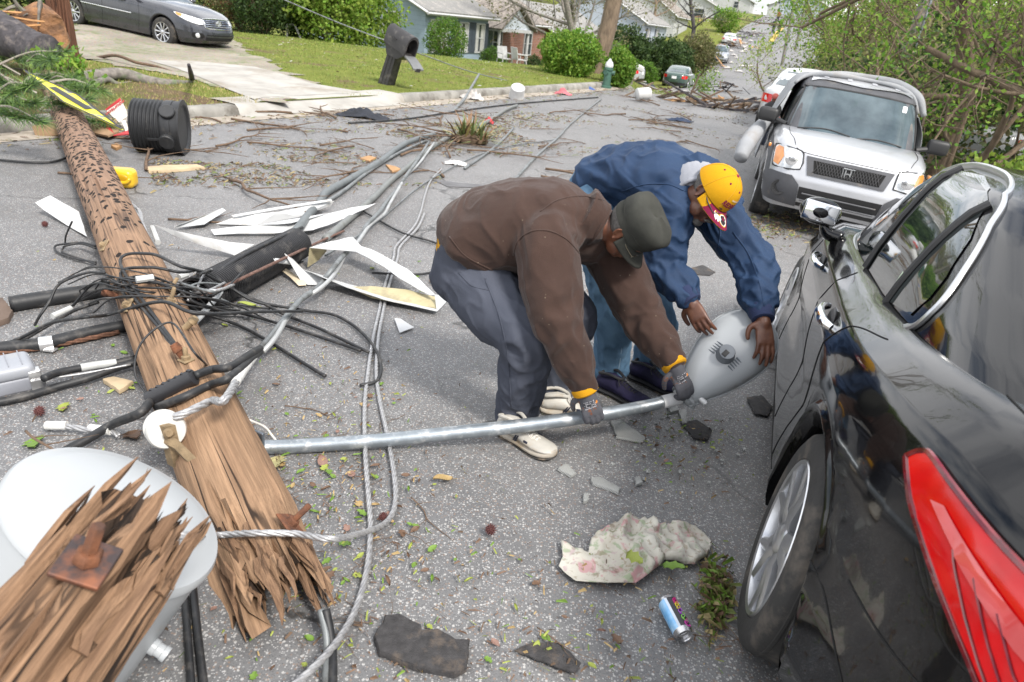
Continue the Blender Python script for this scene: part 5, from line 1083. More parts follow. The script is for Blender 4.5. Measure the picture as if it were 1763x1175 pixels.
def street_lamp():
 A, B = J(1174, 688, 2.655), J(1318, 550, 2.90); ax_ = B - A; Ln = np.linalg.norm(ax_); d = ax_ / Ln
 N = CAM - (A + B) / 2; N = nrm(N + np.array([-.25, 0, .25])); N = nrm(N - d * (N @ d)); S_ = np.cross(d, N)
 root = thing('street_lamp', 'grey cobra head street lamp on a long galvanised arm held by two men', 'street lamp', pg(445, 800))
 arm = [J(446, 771, 2.20), J(520, 768, 2.24), J(640, 760, 2.30), J(760, 748, 2.36), J(900, 733, 2.43), J(1020, 716, 2.485), J(1110, 700, 2.60), J(1176, 684, 2.668)]
 m = MB(); m.tube(np.array(arm), [.029, .029, .029, .029, .029, .029, .027, .026], 20, sub=8); m.build('arm', GALV, root, smooth=60)
 m = MB(); d0 = nrm(arm[7] - arm[6]); q0 = arm[7] - d0 * .06; m.lathe([(.0275, -.045), (.0285, -.04), (.0285, .04), (.0275, .045)], q0, d0, 20, cap=False); m.build('tape_band', quick('white_tape', (.66, .66, .66), .6, dirt=(.35, .34, .32)), root)
 m = MB(); c = arm[0]; m.rbox(c + np.array([-.03, .012, .0]), (.13, .012, .15), .004, np.array([nrm((1, -.5, .1)), nrm((.5, 1, 0)), (0, 0, 1.)])); m.build('bracket_plate', quick('bracket_steel', (.20, .23, .27), .4, .8, var=.2), root)
 m = MB(); m.tube([J(388, 690, 2.44), J(398, 718, 2.36), J(418, 745, 2.30), J(446, 766, 2.23)], .030, 16, sub=8); m.build('brace', GALV, root, smooth=60)
 m = MB(); m.ball(J(452, 785, 2.19), .018, 10); m.build('bolt', GALV, root)
 prof = [(0, .042, .036), (.05, .054, .044), (.14, .076, .058), (.27, .108, .074), (.42, .134, .084), (.58, .150, .088), (.72, .152, .082), (.84, .134, .068), (.92, .106, .052), (.97, .072, .034), (1., .03, .014)]
 k = .52 / Ln * 1.0; pf = catmull(np.array(prof), 5); rings = []
 for s_, w, h in pf:
  rings.append([A + d * s_ * Ln + S_ * w * math.copysign(abs(math.cos(a)) ** .9, math.cos(a)) + N * (h * math.sin(a) if math.sin(a) > 0 else .35 * h * math.sin(a)) for a in np.linspace(0, 2 * PI, 40, endpoint=False)])
 m = MB(); m.loft(rings); hd = m.build('lamp_head', LAMPG, root, smooth=80)
 bv = bvh_of(m)
 rm = MB(); rm.tube(np.array([A + d * s_ * Ln + S_ * w * 1.005 for s_, w, h in pf] + [A + d * s_ * Ln - S_ * w * 1.005 for s_, w, h in reversed(pf)]), .006, 8); rm.build('lamp_rim', LAMPG, hd)
 c = A + d * .47 * Ln; h = bv.ray_cast(Vector(c + N * .5), Vector(-N))[0]; c = np.array(h)
 pc = MB(); pc.lathe([(.040, -.012), (.041, .004), (.037, .010), (.036, .042), (.033, .050), (.012, .053), (.0005, .053)], c, N, 28, cap=False); pcx = pc.build('photocell', quick('photocell_grey', (.17, .19, .215), .5), hd)
 wn = MB(); wn.rbox(c + N * .053 + d * -.012, (.030, .022, .004), .004, np.array([d, S_, N])); wn.build('photocell_window', BLKPL, pcx)
 for g in (-1, 1):
  fn = MB()
  for q in range(5):
   P = []
   for t in np.linspace(0, 1, 6):
    o = c + S_ * g * (.040 + .030 * t + .0) * 1. + d * (-.026 + .013 * q) + N * .4; hh = bv.ray_cast(Vector(o), Vector(-N))[0]; P.append(np.array(hh) + N * .004 * (1 - t))
   fn.tube(np.array(P), [.0035, .003, .001], 6)
  fn.build('cooling_fins', quick('photocell_grey', (.17, .19, .215), .5), hd)
 lt = MB(); c2 = A + d * .10 * Ln + S_ * .072 + N * .02; lt.lathe([(.012, -.02), (.014, 0), (.012, .016), (.002, .018)], c2, S_, 14); lt.build('latch', quick('pale_latch', (.52, .53, .53), .4, .3), hd)
 op = MB(); op.lathe([(.060, -.002), (.066, .006), (.064, .012)], A + d * .035 * Ln, -d, 28, cap=False); op.build('clamp_ring', LAMPG, hd)
 ln = MB(); rr = []
 for s_, w, h in pf[8:-8]: rr.append([A + d * s_ * Ln + S_ * w * .86 * math.cos(a) - N * (.30 * h + .05 * abs(math.sin(a)) * w / .17 - .02) for a in np.linspace(0, PI, 12)])
 ln.grid(np.array(rr), .004); ln.build('lens_bowl', quick('lens_clear', (.55, .57, .57), .15, trans=.6), hd)
 return root
SLAMP = street_lamp()
def holes_wood(name, c1, c2, hole=.35, hz=(2.6, 5.2), crack=.95, sc=1.):
 m, t, b = nm(name); v = coord(t); vs = coord(t, (16 * sc, 16 * sc, .9 * sc))
 c = ramp(t, noi(t, vs, 1.2, 8, .62, .3), [(.25, c2), (.55, c1), (.8, tuple(min(1, x * 1.25) for x in c1))])
 c = mix(t, ramp(t, noi(t, coord(t, (60 * sc, 60 * sc, 2.2 * sc)), 1.5, 6, .7), [(.4, .55), (.62, 0.)]), c, tuple(x * .55 for x in c2))
 cr = ramp(t, noi(t, coord(t, (10 * sc, 10 * sc, .24 * sc)), 1.3, 3, .5, .3), [(.475, 0.), (.493, 1.), (.507, 1.), (.525, 0.)]); msk = ramp(t, noi(t, v, 1.7, 3), [(.36, 0.), (.5, crack)]); cr = mix(t, 1., cr, msk, 'MULTIPLY')
 c = mix(t, cr, c, (.018, .012, .009))
 h = noi(t, vs, 2.5, 6, .6)
 if hole:
  vc = nd(t, 'TexVoronoi'); vc.inputs['Scale'].default_value = 24; lk(t, coord(t, (1, 1, .6)), vc.inputs['Vector']); sx = nd(t, 'SeparateColor'); lk(t, vc.outputs['Color'], sx.inputs[0])
  sz = nd(t, 'SeparateXYZ'); lk(t, v, sz.inputs[0]); g = nd(t, 'MapRange'); g.inputs[1].default_value = hz[0]; g.inputs[2].default_value = hz[1]; g.inputs[3].default_value = 1.; g.inputs[4].default_value = .20; lk(t, sz.outputs[2], g.inputs[0])
  th = nd(t, 'Math', operation='GREATER_THAN'); lk(t, sx.outputs[0], th.inputs[0]); lk(t, g.outputs[0], th.inputs[1]); hm = mix(t, 1., th.outputs[0], ramp(t, vc.outputs['Distance'], [(.40, 1.), (.50, 0.)]), 'MULTIPLY')
  c = mix(t, hm, c, (.016, .011, .009)); g2 = nd(t, 'MapRange'); g2.inputs[1].default_value = hz[0] - 1.; g2.inputs[2].default_value = hz[1]; g2.inputs[3].default_value = 0; g2.inputs[4].default_value = .75; lk(t, sz.outputs[2], g2.inputs[0]); c2_ = mix(t, g2.outputs[0], c, (.23, .15, .11)); c = mix(t, hm, c2_, (.016, .011, .009))
  h = mix(t, hm, h, 0.)
 lk(t, c, b.inputs['Base Color']); b.inputs['Roughness'].default_value = .85; b.inputs['Specular IOR Level'].default_value = .25; h = mix(t, cr, h, 0.); bump(t, b, h, .7, .012); return m
POLEW = holes_wood('pole_wood', (.34, .215, .13), (.215, .13, .078))
RAWW = holes_wood('splintered_wood', (.27, .165, .098), (.115, .064, .040), 0, crack=1., sc=1.3)
DARKW = holes_wood('dark_wood', (.05, .032, .022), (.02, .014, .01), 0)  # inner wall of the hollow broken ends, much darker than the outside
POSTW = holes_wood('post_wood', (.16, .075, .045), (.075, .034, .022), 0, crack=1.)
RUST = mat('rusty_iron', (.24, .095, .045), .85, .3, var=.5, scale=25, col2=(.085, .045, .032), bmp=.5, bscale=120)
RUSTT = mat('weathered_iron', (.30, .22, .13), .8, .3, var=.4, scale=25, bmp=.4, bscale=120)
IRON = mat('dark_iron', (.07, .055, .055), .6, .6, var=.4, scale=20, dirt=(.22, .09, .05), dsc=14, dth=.55)
PORC = mat('white_porcelain', (.55, .545, .52), .25, var=.08, coat=.5, dirt=(.45, .40, .33), dsc=10, dth=.66)
TANKW = mat('tank_paint', (.38, .40, .415), .38, var=.06, scale=2, dirt=(.45, .40, .34), dsc=7, dth=.70)
CABK = mat('black_cable', (.017, .018, .020), .55, var=.4, scale=10, dirt=(.07, .065, .06), dsc=14, dth=.6)
CABG = mat('grey_cable', (.20, .215, .22), .5, .3, var=.3, scale=12, dirt=(.09, .09, .085), dsc=10, dth=.58)
def strandmat(name, c1, c2):
 m, t, b = nm(name); v = coord(t); c = ramp(t, noi(t, v, 60, 4), [(.3, c2), (.7, c1)]); lk(t, c, b.inputs['Base Color']); b.inputs['Roughness'].default_value = .45; b.inputs['Metallic'].default_value = .55; return m
STEEL = strandmat('steel_strand', (.50, .50, .50), (.28, .28, .29))
SIDM = mat('white_sheet_metal', (.50, .51, .515), .42, .0, var=.07, scale=3, dirt=(.42, .40, .36), dsc=5, dth=.62)
SIDB = mat('cream_sheet_back', (.42, .37, .22), .6, var=.2, scale=5, dirt=(.28, .24, .15), dsc=8, dth=.56)
PF, PN = pz(84, 125, .24), pz(493, 1052, .20)
pax = nrm(PN - PF); PL = np.linalg.norm(PN - PF); ps, pu, _ = frame(pax)
def prad(s): return .160 + (.150 - .160) * s / PL
def on_pole(px, py, lift=0.):
 q = nrm(ray(px, py)); best = None
 for t in np.linspace(1.2, 16, 3000):
  p = CAM + q * t; s = (p - PF) @ pax; w = p - PF - pax * s
  if 0 <= s <= PL + .2 and np.linalg.norm(w) <= prad(s): n = nrm(w); return PF + pax * s + n * (prad(s) + lift), n
 s = ((CAM + q * 3) - PF) @ pax; return PF + pax * s + pu * prad(s), pu
POLE = thing('utility_pole', 'long fallen wooden utility pole lying across the road with a snapped end', 'utility pole', PF)
pm = mtx_from((ps, pu, -pax), PN + pax * .0)   # local z runs from the broken end back along the pole
def shaft(mb, L_, r0, r1, seg=64, seed=0, jag=.30, hollow=.35, rough=.006, zs=60):
 """local: broken end near z=0, z grows along the shaft"""
 rings = []; ang = np.linspace(0, 2 * PI, seg, endpoint=False)
 e = np.array([jag * (.35 * noise.noise(Vector((math.cos(a) * 1.4, math.sin(a) * 1.4, seed))) + .35 * noise.noise(Vector((math.cos(a) * 5, math.sin(a) * 5, seed + 3))) + .45 * (rng.random() - .5)) for a in ang])
 rag = lambda a, z: rough * (1.5 * noise.noise(Vector((math.cos(a) * 3, math.sin(a) * 3, z * .7 + seed))) + noise.noise(Vector((math.cos(a) * 9, math.sin(a) * 9, z * 1.1 + seed)))) - rough * 2.6 * max(0, abs(noise.noise(Vector((math.cos(a) * 2.2, math.sin(a) * 2.2, z * .25 + seed + 9))) * -1 + .0) < .02)
 for i, z in enumerate(np.concatenate([[0, .04, .1, .18, .28, .4], np.linspace(.55, L_, zs)])):
  f = z / L_; r = r0 + (r1 - r0) * f; k = max(0, 1 - z / .5)
  rings.append([((r + rag(a, z) * (1 + 2.5 * k) - .028 * k * (.5 + rng.random() * .8) * (z < .3)) * math.cos(a), (r + rag(a, z) * (1 + 2.5 * k) - .028 * k * (.5 + rng.random()) * (z < .3)) * math.sin(a), z + e[j] * max(0, 1 - z / .42)) for j, a in enumerate(ang)])
 mb.cur = 0; inner = []
 for z, kr, m_ in ((hollow, .25, 0), (hollow * .7, .62, 0), (.06, .76, 0)): inner.append([(kr * r0 * math.cos(a), kr * r0 * math.sin(a), z + e[j] * .7) for j, a in enumerate(ang)])
 mb.loft(rings, cap=False); mb.f.append(tuple(range(len(mb.v) - seg, len(mb.v)))); mb.m.append(0)
 mb.cur = 1; mb.loft(inner + [rings[0]], cap=False); n0 = len(mb.v) - 4 * seg; mb.f.append(tuple(reversed(range(n0, n0 + seg)))); mb.m.append(1); mb.cur = 0
 return mb
def splinters(mb, n, r0, zr, ln, seed, a_rng=(0, 2 * PI), wr=(.006, .022)):
 g = random.Random(seed)
 for _ in range(n):
  a = g.uniform(*a_rng); r = r0 * g.uniform(.45, 1.0); z0 = g.uniform(*zr); l_ = g.uniform(*ln); w = g.uniform(*wr); th = w * g.uniform(.4, .8); tilt = g.uniform(-.14, .05); tw = g.uniform(-.1, .1)
  rd = np.array([math.cos(a), math.sin(a), 0]); tn = np.array([-math.sin(a), math.cos(a), 0]); base = rd * r + np.array([0, 0, z0]); d = nrm(np.array([0, 0, -1]) + rd * tilt + tn * tw); rings = []
  for s_, k in ((-.25, .8), (0, 1), (.45, .8), (.8, .45), (1, .06)):
   c = base + d * l_ * s_ + tn * .01 * math.sin(s_ * 5 + a); rings.append([c + tn * w * k + rd * th * k * .5, c - tn * w * k * .8 + rd * th * k, c - tn * w * k - rd * th * k * .6, c + tn * w * k * .7 - rd * th * k])
  mb.loft(rings)
 return mb
m = MB(); shaft(m, PL, .150, .160, 72, 4, .30); m.build('shaft', [POLEW, DARKW], POLE, smooth=50, mtx=pm)
m = MB(); splinters(m, 85, .150, (.03, .36), (.06, .22), 5, wr=(.005, .022)); m.build('splinters', RAWW, POLE, smooth=30, mtx=pm)
def plate_bolt(px, py, size=.07, blen=.07, mt=RUSTT, parent=POLE, tilt=(0, 0, 0), name='washer_plate'):
 p, n = on_pole(px, py); n = nrm(n + np.array(tilt)); a = nrm(np.cross(n, pax)); b2 = np.cross(n, a); m = MB(); k = math.sqrt(.5)
 m.rbox(p + n * .006, (size, size, .008), .004, np.array([nrm(a + b2 * .5), nrm(b2 - a * .5), n])); o = m.build(name, mt, parent)
 m = MB(); m.lathe([(.019, .0), (.019, .016), (.017, .018), (.010, .018), (.010, blen), (.008, blen + .003), (.0005, blen + .003)], p + n * .010, n, 8); m.build('bolt', mt, o); return o
for q in ((181, 424, .075, .02), (222, 527, .075, .018), (187, 508, .05, .05), (293, 500, .05, .06), (293, 523, .05, .07)): plate_bolt(*q)
for q in ((172, 476), (178, 503), (318, 566), (203, 510)):
 p, n = on_pole(*q); m = MB(); d = nrm(n * .7 + np.array([.6 if q[0] > 250 else -.6, 0, .2])); m.tube([p - d * .03, p + d * .05], .016, 10); m.tube([p + d * .05, p + d * .075], [.022, .018], 10); m.build('step_peg', RUST if q[0] < 250 else RUSTT, POLE)
plate_bolt(497, 905, .08, .075, RUST, tilt=(.5, .2, .1))
p, n = on_pole(330, 800); c = on_pole(313, 752, .07)[0]; m = MB(); m.tube([p - n * .03, (p + c) / 2, c + np.array([.012, -.035, -.02])], .014, 4, flat=2.2); cl = m.build('clevis', RUSTT, POLE, smooth=0)
sd = nrm(CAM - c + np.array([.5, .0, -.6])); m = MB(); m.lathe([(.010, -.045), (.058, -.045), (.064, -.036), (.064, -.028), (.045, -.012), (.042, 0), (.045, .012), (.066, .026), (.066, .036), (.060, .045), (.012, .047), (.0005, .047)], c, sd, 36); m.build('spool_insulator', PORC, POLE)
m = MB(); m.lathe([(.012, .04), (.012, .062), (.017, .062), (.019, .072), (.012, .082), (.0005, .083)], c, sd, 12); m.tube([c + sd * .052 + np.array([0, 0, .028]), c + sd * .056 + np.array([.006, 0, -.05]), c + sd * .02 + np.array([.02, 0, -.15])], .013, 4, flat=2.4, sub=3); m.build('spool_strap', RUSTT, POLE, smooth=30)
m = MB(); m.rbox(J(520, 945, 1.85), (.03, .22, .05), .006, np.array([nrm((1, .2, 0)), pax, np.cross(nrm((1, .2, 0)), pax)])); m.build('pole_tag_strip', quick('pale_strip', (.6, .58, .55), .6), POLE)
PB = pg(122, 128); PB[2] = .05
POST = thing('pole_stub', 'dark reddish split stub of a pole standing upright at the kerb', 'post', PB)
m = MB(); rings = []
for z in np.linspace(-.1, 2.3, 40):
 ring = []
 for a in np.linspace(0, 2 * PI, 40, endpoint=False):
  r = .17 + .02 * noise.noise(Vector((math.cos(a) * 2.5, math.sin(a) * 2.5, z * .4))) + .03 * noise.noise(Vector((math.cos(a) * 7, math.sin(a) * 7, z * .25))) + .10 * max(0, .5 - z) ** 2 * (1 + math.cos(a))
  ring.append((PB[0] + r * math.cos(a) - .03 * z, PB[1] + r * math.sin(a), PB[2] + z))
 rings.append(ring)
m.loft(rings); m.build('stub_shaft', POSTW, POST)
m = MB()
for k in range(9):
 a = -.9 + k * .21; b0 = PB + np.array([.17 * math.sin(a) + .02, -.17 * math.cos(a), .1]); m.tube([b0, b0 + np.array([.01 * k - .04, -.02, .5 + .2 * rng.random()]), b0 + np.array([.03 + .012 * (k - 4), -.03, 1.0 + .5 * rng.random()])], [.03, .022, .004], 5, sub=4)
m.build('loose_splinter', POSTW, POST, smooth=30)
FE, FB = pd(230, 922, 1.28), pd(-95, 1345, .98); fax = nrm(FB - FE); fs_, fu_, _ = frame(fax)
FRAG = thing('broken_pole_piece', 'splintered brown pole piece with a rusty square washer on the white tank', 'pole piece', FE)
fm = mtx_from((fs_, fu_, fax), FE)
m = MB(); shaft(m, 1.0, .124, .130, 64, 11, .24, .12, .008, 30); m.build('pole_log', [RAWW, DARKW], FRAG, smooth=45, mtx=fm)
m = MB(); aL = math.atan2(-fu_[0], -fs_[0]); aR = aL + PI; splinters(m, 60, .12, (.02, .26), (.06, .15), 8, wr=(.004, .015)); splinters(m, 14, .114, (.0, .14), (.08, .17), 41, wr=(.006, .018), a_rng=(aL - .5, aL + .5)); splinters(m, 14, .114, (.0, .14), (.08, .16), 42, wr=(.006, .018), a_rng=(aR - .5, aR + .5)); m.build('splinters', RAWW, FRAG, smooth=30, mtx=fm)
def on_frag(px, py):
 q = nrm(ray(px, py))
 for t in np.linspace(.4, 2.2, 3000):
  p = CAM + q * t; s = (p - FE) @ fax; w = p - FE - fax * s
  if -.2 <= s <= 1.1 and np.linalg.norm(w) <= .142: return FE + fax * s + nrm(w) * .142, nrm(w)
 return FE, fu_
p, n = on_frag(148, 972); n = nrm(n + np.array([.1, .15, .25])); a = nrm(np.cross(n, fax)); b2 = np.cross(n, a); a, b2 = nrm(a + b2 * .12), nrm(b2 - a * .12)
m = MB(); m.rbox(p + n * .006, (.078, .078, .010), .003, np.array([a, b2, n])); wp_ = m.build('washer_plate', IRON, FRAG)
m = MB(); m.lathe([(.021, 0), (.022, .004), (.021, .018), (.018, .021), (.0125, .021), (.0125, .070), (.010, .074), (.0005, .074)], p + n * .011, nrm(n + b2 * .25), 6); m.build('bolt', RUST, wp_)
TC = np.array([-.885, 1.255, .625]); td = nrm((-.50, -.26, -.82)); TL = .72; TR = .243
TANK = thing('transformer_tank', 'white cylindrical transformer tank lying under the splintered pole piece', 'transformer', TC)
m = MB(); m.lathe([(.0005, -.03), (.10, -.028), (.20, -.018), (TR - .02, -.006), (TR + .004, .002), (TR + .010, .012), (TR + .010, .026), (TR + .002, .034), (TR, .05), (TR, TL - .02), (TR - .02, TL), (.0005, TL)], TC, td, 72); m.build('tank', TANKW, TANK, smooth=35)
def on_tank(px, py):
 q = nrm(ray(px, py))
 for t in np.linspace(.6, 3, 4000):
  p = CAM + q * t; s = (p - TC) @ td; w = p - TC - td * s
  if 0 <= s <= TL and np.linalg.norm(w) <= TR: 
   return (p, -td) if s < .012 and np.linalg.norm(w) < TR - .02 else (TC + td * s + nrm(w) * TR, nrm(w))
 return TC + frame(td)[0] * TR, frame(td)[0]
for q in ((262, 1112), (242, 1155)):
 p, n = on_tank(*q); m = MB(); m.lathe([(.020, -.02), (.020, .012), (.017, .015), (.017, .030), (.019, .032), (.019, .044), (.008, .045), (.0075, .030), (.0005, .03)], p, n, 20); m.build('bushing', TANKW, TANK)
q0 = TC - td * .03; sA = nrm(pd(262, 800, 1.62) - pd(205, 850, 1.62)); sA = nrm(sA - td * (sA @ td)); sB = np.cross(td, sA); lp = pd(243, 846, 1.66); lp = lp - td * ((lp - TC) @ td) - td * .020
m = MB(); G = [[lp + sA * x + sB * y - td * (.003 - .09 * ((x * .8 + .06) ** 2 + y * y)) for x in np.linspace(-.07, .075, 9)] for y in np.linspace(-.03, .035, 6)]; m.grid(np.array(G), .001); m.build('rusty_label', mat('rusty_label', (.60, .55, .44), .8, var=.5, scale=16, col2=(.34, .20, .10)), TANK, smooth=180)
def cab(name, label, pts, r, m_, sub=8, seg=8, twist=0, cat='cable', group=None, parts=None):
 P = []
 for q in pts:
  P.append(on_pole(q[0], q[1], r + .004 + (q[3] if len(q) > 3 else 0))[0] if q[2] == 9 else pd(q[0], q[1], q[3]) if q[2] == 7 else (lambda a: a[0] + a[1] * (r + .004 + (q[3] if len(q) > 3 else 0)))(on_tank(q[0], q[1])) if q[2] == 8 else pg(q[0], q[1], q[2]) if q[2] < 1 else J(q[0], q[1], q[2]))
 P = catmull(np.array(P), sub); mb = MB()
 if twist:
  n = max(len(P), int(np.sum(np.linalg.norm(np.diff(P, axis=0), axis=1)) / (r * 1.1))); n = min(n, 900); S_ = np.concatenate([[0], np.cumsum(np.linalg.norm(np.diff(P, axis=0), axis=1))]); q = np.linspace(0, S_[-1], n); Q = np.stack([np.interp(q, S_, P[:, k]) for k in range(3)], 1); T = np.gradient(Q, axis=0); sd, u, _ = frame(T[0])
  fr_ = []
  for i in range(n): t = nrm(T[i]); sd = nrm(sd - t * (sd @ t)); fr_.append((sd, np.cross(t, sd)))
  for k in range(twist): mb.tube(np.array([Q[i] + (fr_[i][0] * math.cos(q[i] / (r * 2.6) + 2 * PI * k / twist) + fr_[i][1] * math.sin(q[i] / (r * 2.6) + 2 * PI * k / twist)) * r * .55 for i in range(n)]), r * .58, 6)
 else: mb.tube(P, r, seg)
 return mb.build(name, m_, label=label, cat=cat, group=group, smooth=180)
cab('cable', 'thick black cable end at the left edge running under the fallen pole', [(18, 524, .045), (60, 517, .045), (120, 508, .045), (185, 498, .045), (240, 490, .04)], .044, CABK, seg=14)
cab('cable', 'second thick black cable with a silver clamp left of the fallen pole', [(-30, 602, .035), (40, 596, .035), (85, 590, .035), (150, 574, .035), (205, 563, .035), (260, 556, .03)], .032, CABK, seg=12)
cab('steel_strand', 'rusty brown strand lying along the black cable by its silver clamp', [(-20, 612, .02), (60, 601, .02), (130, 588, .02), (205, 572, .02)], .012, mat('rusty_strand', (.16, .08, .05), .8, .3, var=.5, scale=60), twist=3)
m = MB(); c = pg(80, 592, .035); m.lathe([(.036, -.03), (.038, -.028), (.038, .028), (.036, .03)], c, nrm(pg(85, 590) - pg(40, 596)), 16, cap=False); m.box(c + np.array([.03, -.02, -.02]), (.05, .04, .006)); m.build('cable_clamp', quick('bright_clamp', (.7, .7, .7), .3, .8), label='silver clamp band round the second black cable', cat='clamp')
cab('wire', 'thin black wire curving from the left edge to the pole above the cables', [(-10, 606, .02), (40, 585, .05), (90, 556, .06), (128, 535, .06), (170, 520, .08)], .010, CABK)
m = MB(); m.tube([pg(90, 545, .06), pg(122, 531, .065)], .016, 10); m.build('cable_sleeve', quick('pale_sleeve', (.46, .47, .46), .5), label='pale sleeve on the thin wire beside the fallen pole', cat='sleeve')
cab('wire', 'black wire rising steeply beside the pole from the curled wires', [(60, 560, .03), (68, 545, .10), (85, 520, .16), (97, 495, .22), (115, 482, .26), (150, 470, .30), (180, 470, .34)], .007, CABK)
for i, lab in enumerate(('outer black wire loop curled on the asphalt left of the pole', 'inner black wire loop curled on the asphalt left of the pole')):
 cab('wire_loop', lab, [(165, 452 + 3 * i, .03), (130, 446 - 3 * i, .02), (100 + 8 * i, 435, .02), (95 + 14 * i, 424 + 3 * i, .03), (115, 420 + 3 * i, .05), (140, 418 + 2 * i, .06), (165, 424 + 4 * i, .08)], .007, CABK)
cab('wire', 'short black wire stub sticking up from the curled loops', [(112, 422, .03), (113, 408, .10), (118, 395, .2), (124, 382, .28)], .006, CABK)
cab('cable', 'smooth black cable running from the grey splice box to the pole', [(-20, 696, .02), (40, 684, .02), (100, 666, .02), (150, 652, .03), (200, 634, .04), (240, 622, .05)], .018, CABK, seg=10)
cab('cable', 'splice cable with black and white sleeves beside the grey box', [(75, 652, .08), (100, 642, .07), (140, 634, .06), (185, 628, .05), (235, 617, .05)], .017, CABK, seg=10)
m = MB(); m.tube([pg(139, 634, .062), pg(165, 629.5, .058), pg(200, 625, .052)], .0195, 12); m.build('cable_sleeve', quick('pale_sleeve', (.46, .47, .46), .5), label='white sleeve on the splice cable right of the grey box', cat='sleeve')
cab('wire', 'taut thin strand below the splice cable', [(60, 655, .05), (140, 644, .05), (225, 628, .05)], .005, STEEL)
arcs = [('upper black wire arching over the pole into the corrugated duct', [(179, 476, 9), (215, 463, 9, .02), (255, 456, 9, .05), (311, 459, .40), (347, 469, .30), (407, 502, .12), (454, 523, .05)]),
  ('lower black wire arching over the pole beside the duct', [(176, 486, 9), (215, 483, 9, .01), (255, 474, 9, .03), (311, 469, .32), (342, 466, .28), (375, 480, .2), (430, 516, .08), (478, 528, .03)]),
  ('straight black wire lying level across the fallen pole', [(-10, 600, .03), (40, 580, .08), (90, 556, .2), (150, 546, .33), (210, 542, 9, .05), (280, 541, 9, .05), (340, 540, .35), (450, 537, .22), (521, 536, .10)]),
  ('slack black wire hung over the pole near its pegs', [(190, 515, 9), (208, 494, 9), (245, 487, 9), (275, 492, 9), (300, 500, .3), (335, 515, .12)])]
for lab, P in arcs: cab('wire', lab, P, .0085, CABK)
lines = [('black wire running down right from the duct, uppermost of four', [(454, 523, .05), (526, 535, .02), (573, 542, .02), (609, 561, .02), (640, 592, .02), (655, 625, .02), (650, 655, .02), (620, 664, .015)]),
         ('black wire running down right from the duct, second of four', [(454, 523, .05), (490, 542, .02), (550, 566, .02), (600, 590, .02), (635, 607, .02)]),
         ('black wire running down right from the duct, third of four', [(300, 505, .2), (352, 528, .12), (416, 540, .03), (478, 557, .02), (550, 580, .02), (621, 604, .02)]),
         ('black wire running down right from the duct, lowest of four', [(294, 508, .22), (330, 530, .14), (352, 540, .08), (407, 559, .02), (454, 583, .02), (514, 620, .02), (560, 648, .02)]),
         ('thin dark wire crossing the asphalt behind the bent panel', [(622, 362, .02), (690, 400, .02), (740, 415, .02), (775, 430, .02)]),
         ('thin black wire curving out from under the bent panel', [(640, 470, .02), (700, 473, .02), (740, 470, .02), (768, 458, .02)])]
for lab, P in lines: cab('wire', lab, P, .009, CABK)
grp = 'tangled wires beside the fallen pole'
for k in range(16):
 a = (rng.uniform(290, 345), rng.uniform(470, 520)); b2 = (rng.uniform(345, 420), rng.uniform(455, 545)); mid = ((a[0] + b2[0]) / 2 + rng.uniform(-20, 20), (a[1] + b2[1]) / 2 + rng.uniform(-22, 18)); o = cab('wire', 'tangled wire in the knot between the pole and the corrugated duct', [(*a, rng.uniform(.15, .32)), (*mid, rng.uniform(.1, .36)), (*b2, rng.uniform(.03, .25))], rng.uniform(.004, .008), rng.choice((CABK, CABK, CABG, STEEL)), group=grp)
for k in range(16):
 a = (rng.uniform(95, 185), rng.uniform(470, 565)); b2 = (rng.uniform(330, 500), rng.uniform(470, 560)); px_ = rng.uniform(215, 262); py_ = rng.uniform(478, 520)
 cab('wire', 'thin black wire of the tangle draped across the fallen pole', [(*a, .03), ((a[0] + px_) / 2 - 15, (a[1] + py_) / 2 - rng.uniform(5, 30), rng.uniform(.15, .3)), (px_, py_, 9, rng.uniform(0, .05)), ((b2[0] + px_) / 2 + 15, (b2[1] + py_) / 2 + rng.uniform(-25, 15), rng.uniform(.12, .3)), (*b2, .03)], rng.uniform(.003, .0055), CABK, group='thin wires draped across the pole')
for k in range(9):
 x0 = 235 + rng.uniform(-6, 10); o = cab('wire', 'wire in the bundle running along the far side of the pole', [(190 + k * 1.5, 320 + k * 4, .08 + .02 * k), (215 + k * 3 + rng.uniform(-6, 6), 365 + rng.uniform(-8, 8), .12), (250 + rng.uniform(-8, 8), 410 + rng.uniform(-8, 8), .14), (268 + rng.uniform(-10, 10), 450, .12), (285 + rng.uniform(-10, 10), 480, .12)], rng.uniform(.005, .010), rng.choice((CABK, CABG, STEEL)), group='wires bundled along the pole')
for (a, b2, lab) in (((262, 392), (272, 418), 'white connector tube standing among the wires beside the pole'), ((308, 478), (322, 473), 'small white connector left of the duct mouth'), ((322, 508), (340, 500), 'pale block connector on the wires at the duct mouth'), ((234, 482), (264, 478), 'white connector lying on top of the fallen pole')):
 m = MB(); z_ = .36 if 'top' in lab else .16; m.tube([pg(*a, z_), pg(*b2, z_)], .018, 8); m.build('connector', quick('pale_sleeve', (.46, .47, .46), .5), label=lab, cat='connector')
cab('conduit', 'light grey bent conduit hooked over the corrugated duct', [(500, 452, .12), (454, 447, .17), (421, 445, .20), (402, 450, .20), (390, 466, .18), (385, 492, .15), (371, 514, .12), (345, 545, .09), (322, 568, .06)], .017, quick('light_conduit', (.52, .54, .55), .45), seg=12)
P0, P1 = pg(338, 512, .115), pg(512, 420, .115); m = MB(); d = nrm(P1 - P0); Ld = np.linalg.norm(P1 - P0); pr = []
nr_ = int(Ld / .017)
for k in range(nr_): z = k * Ld / nr_; pr += [(.106, z), (.116, z + .004), (.116, z + .010), (.106, z + .0125)]
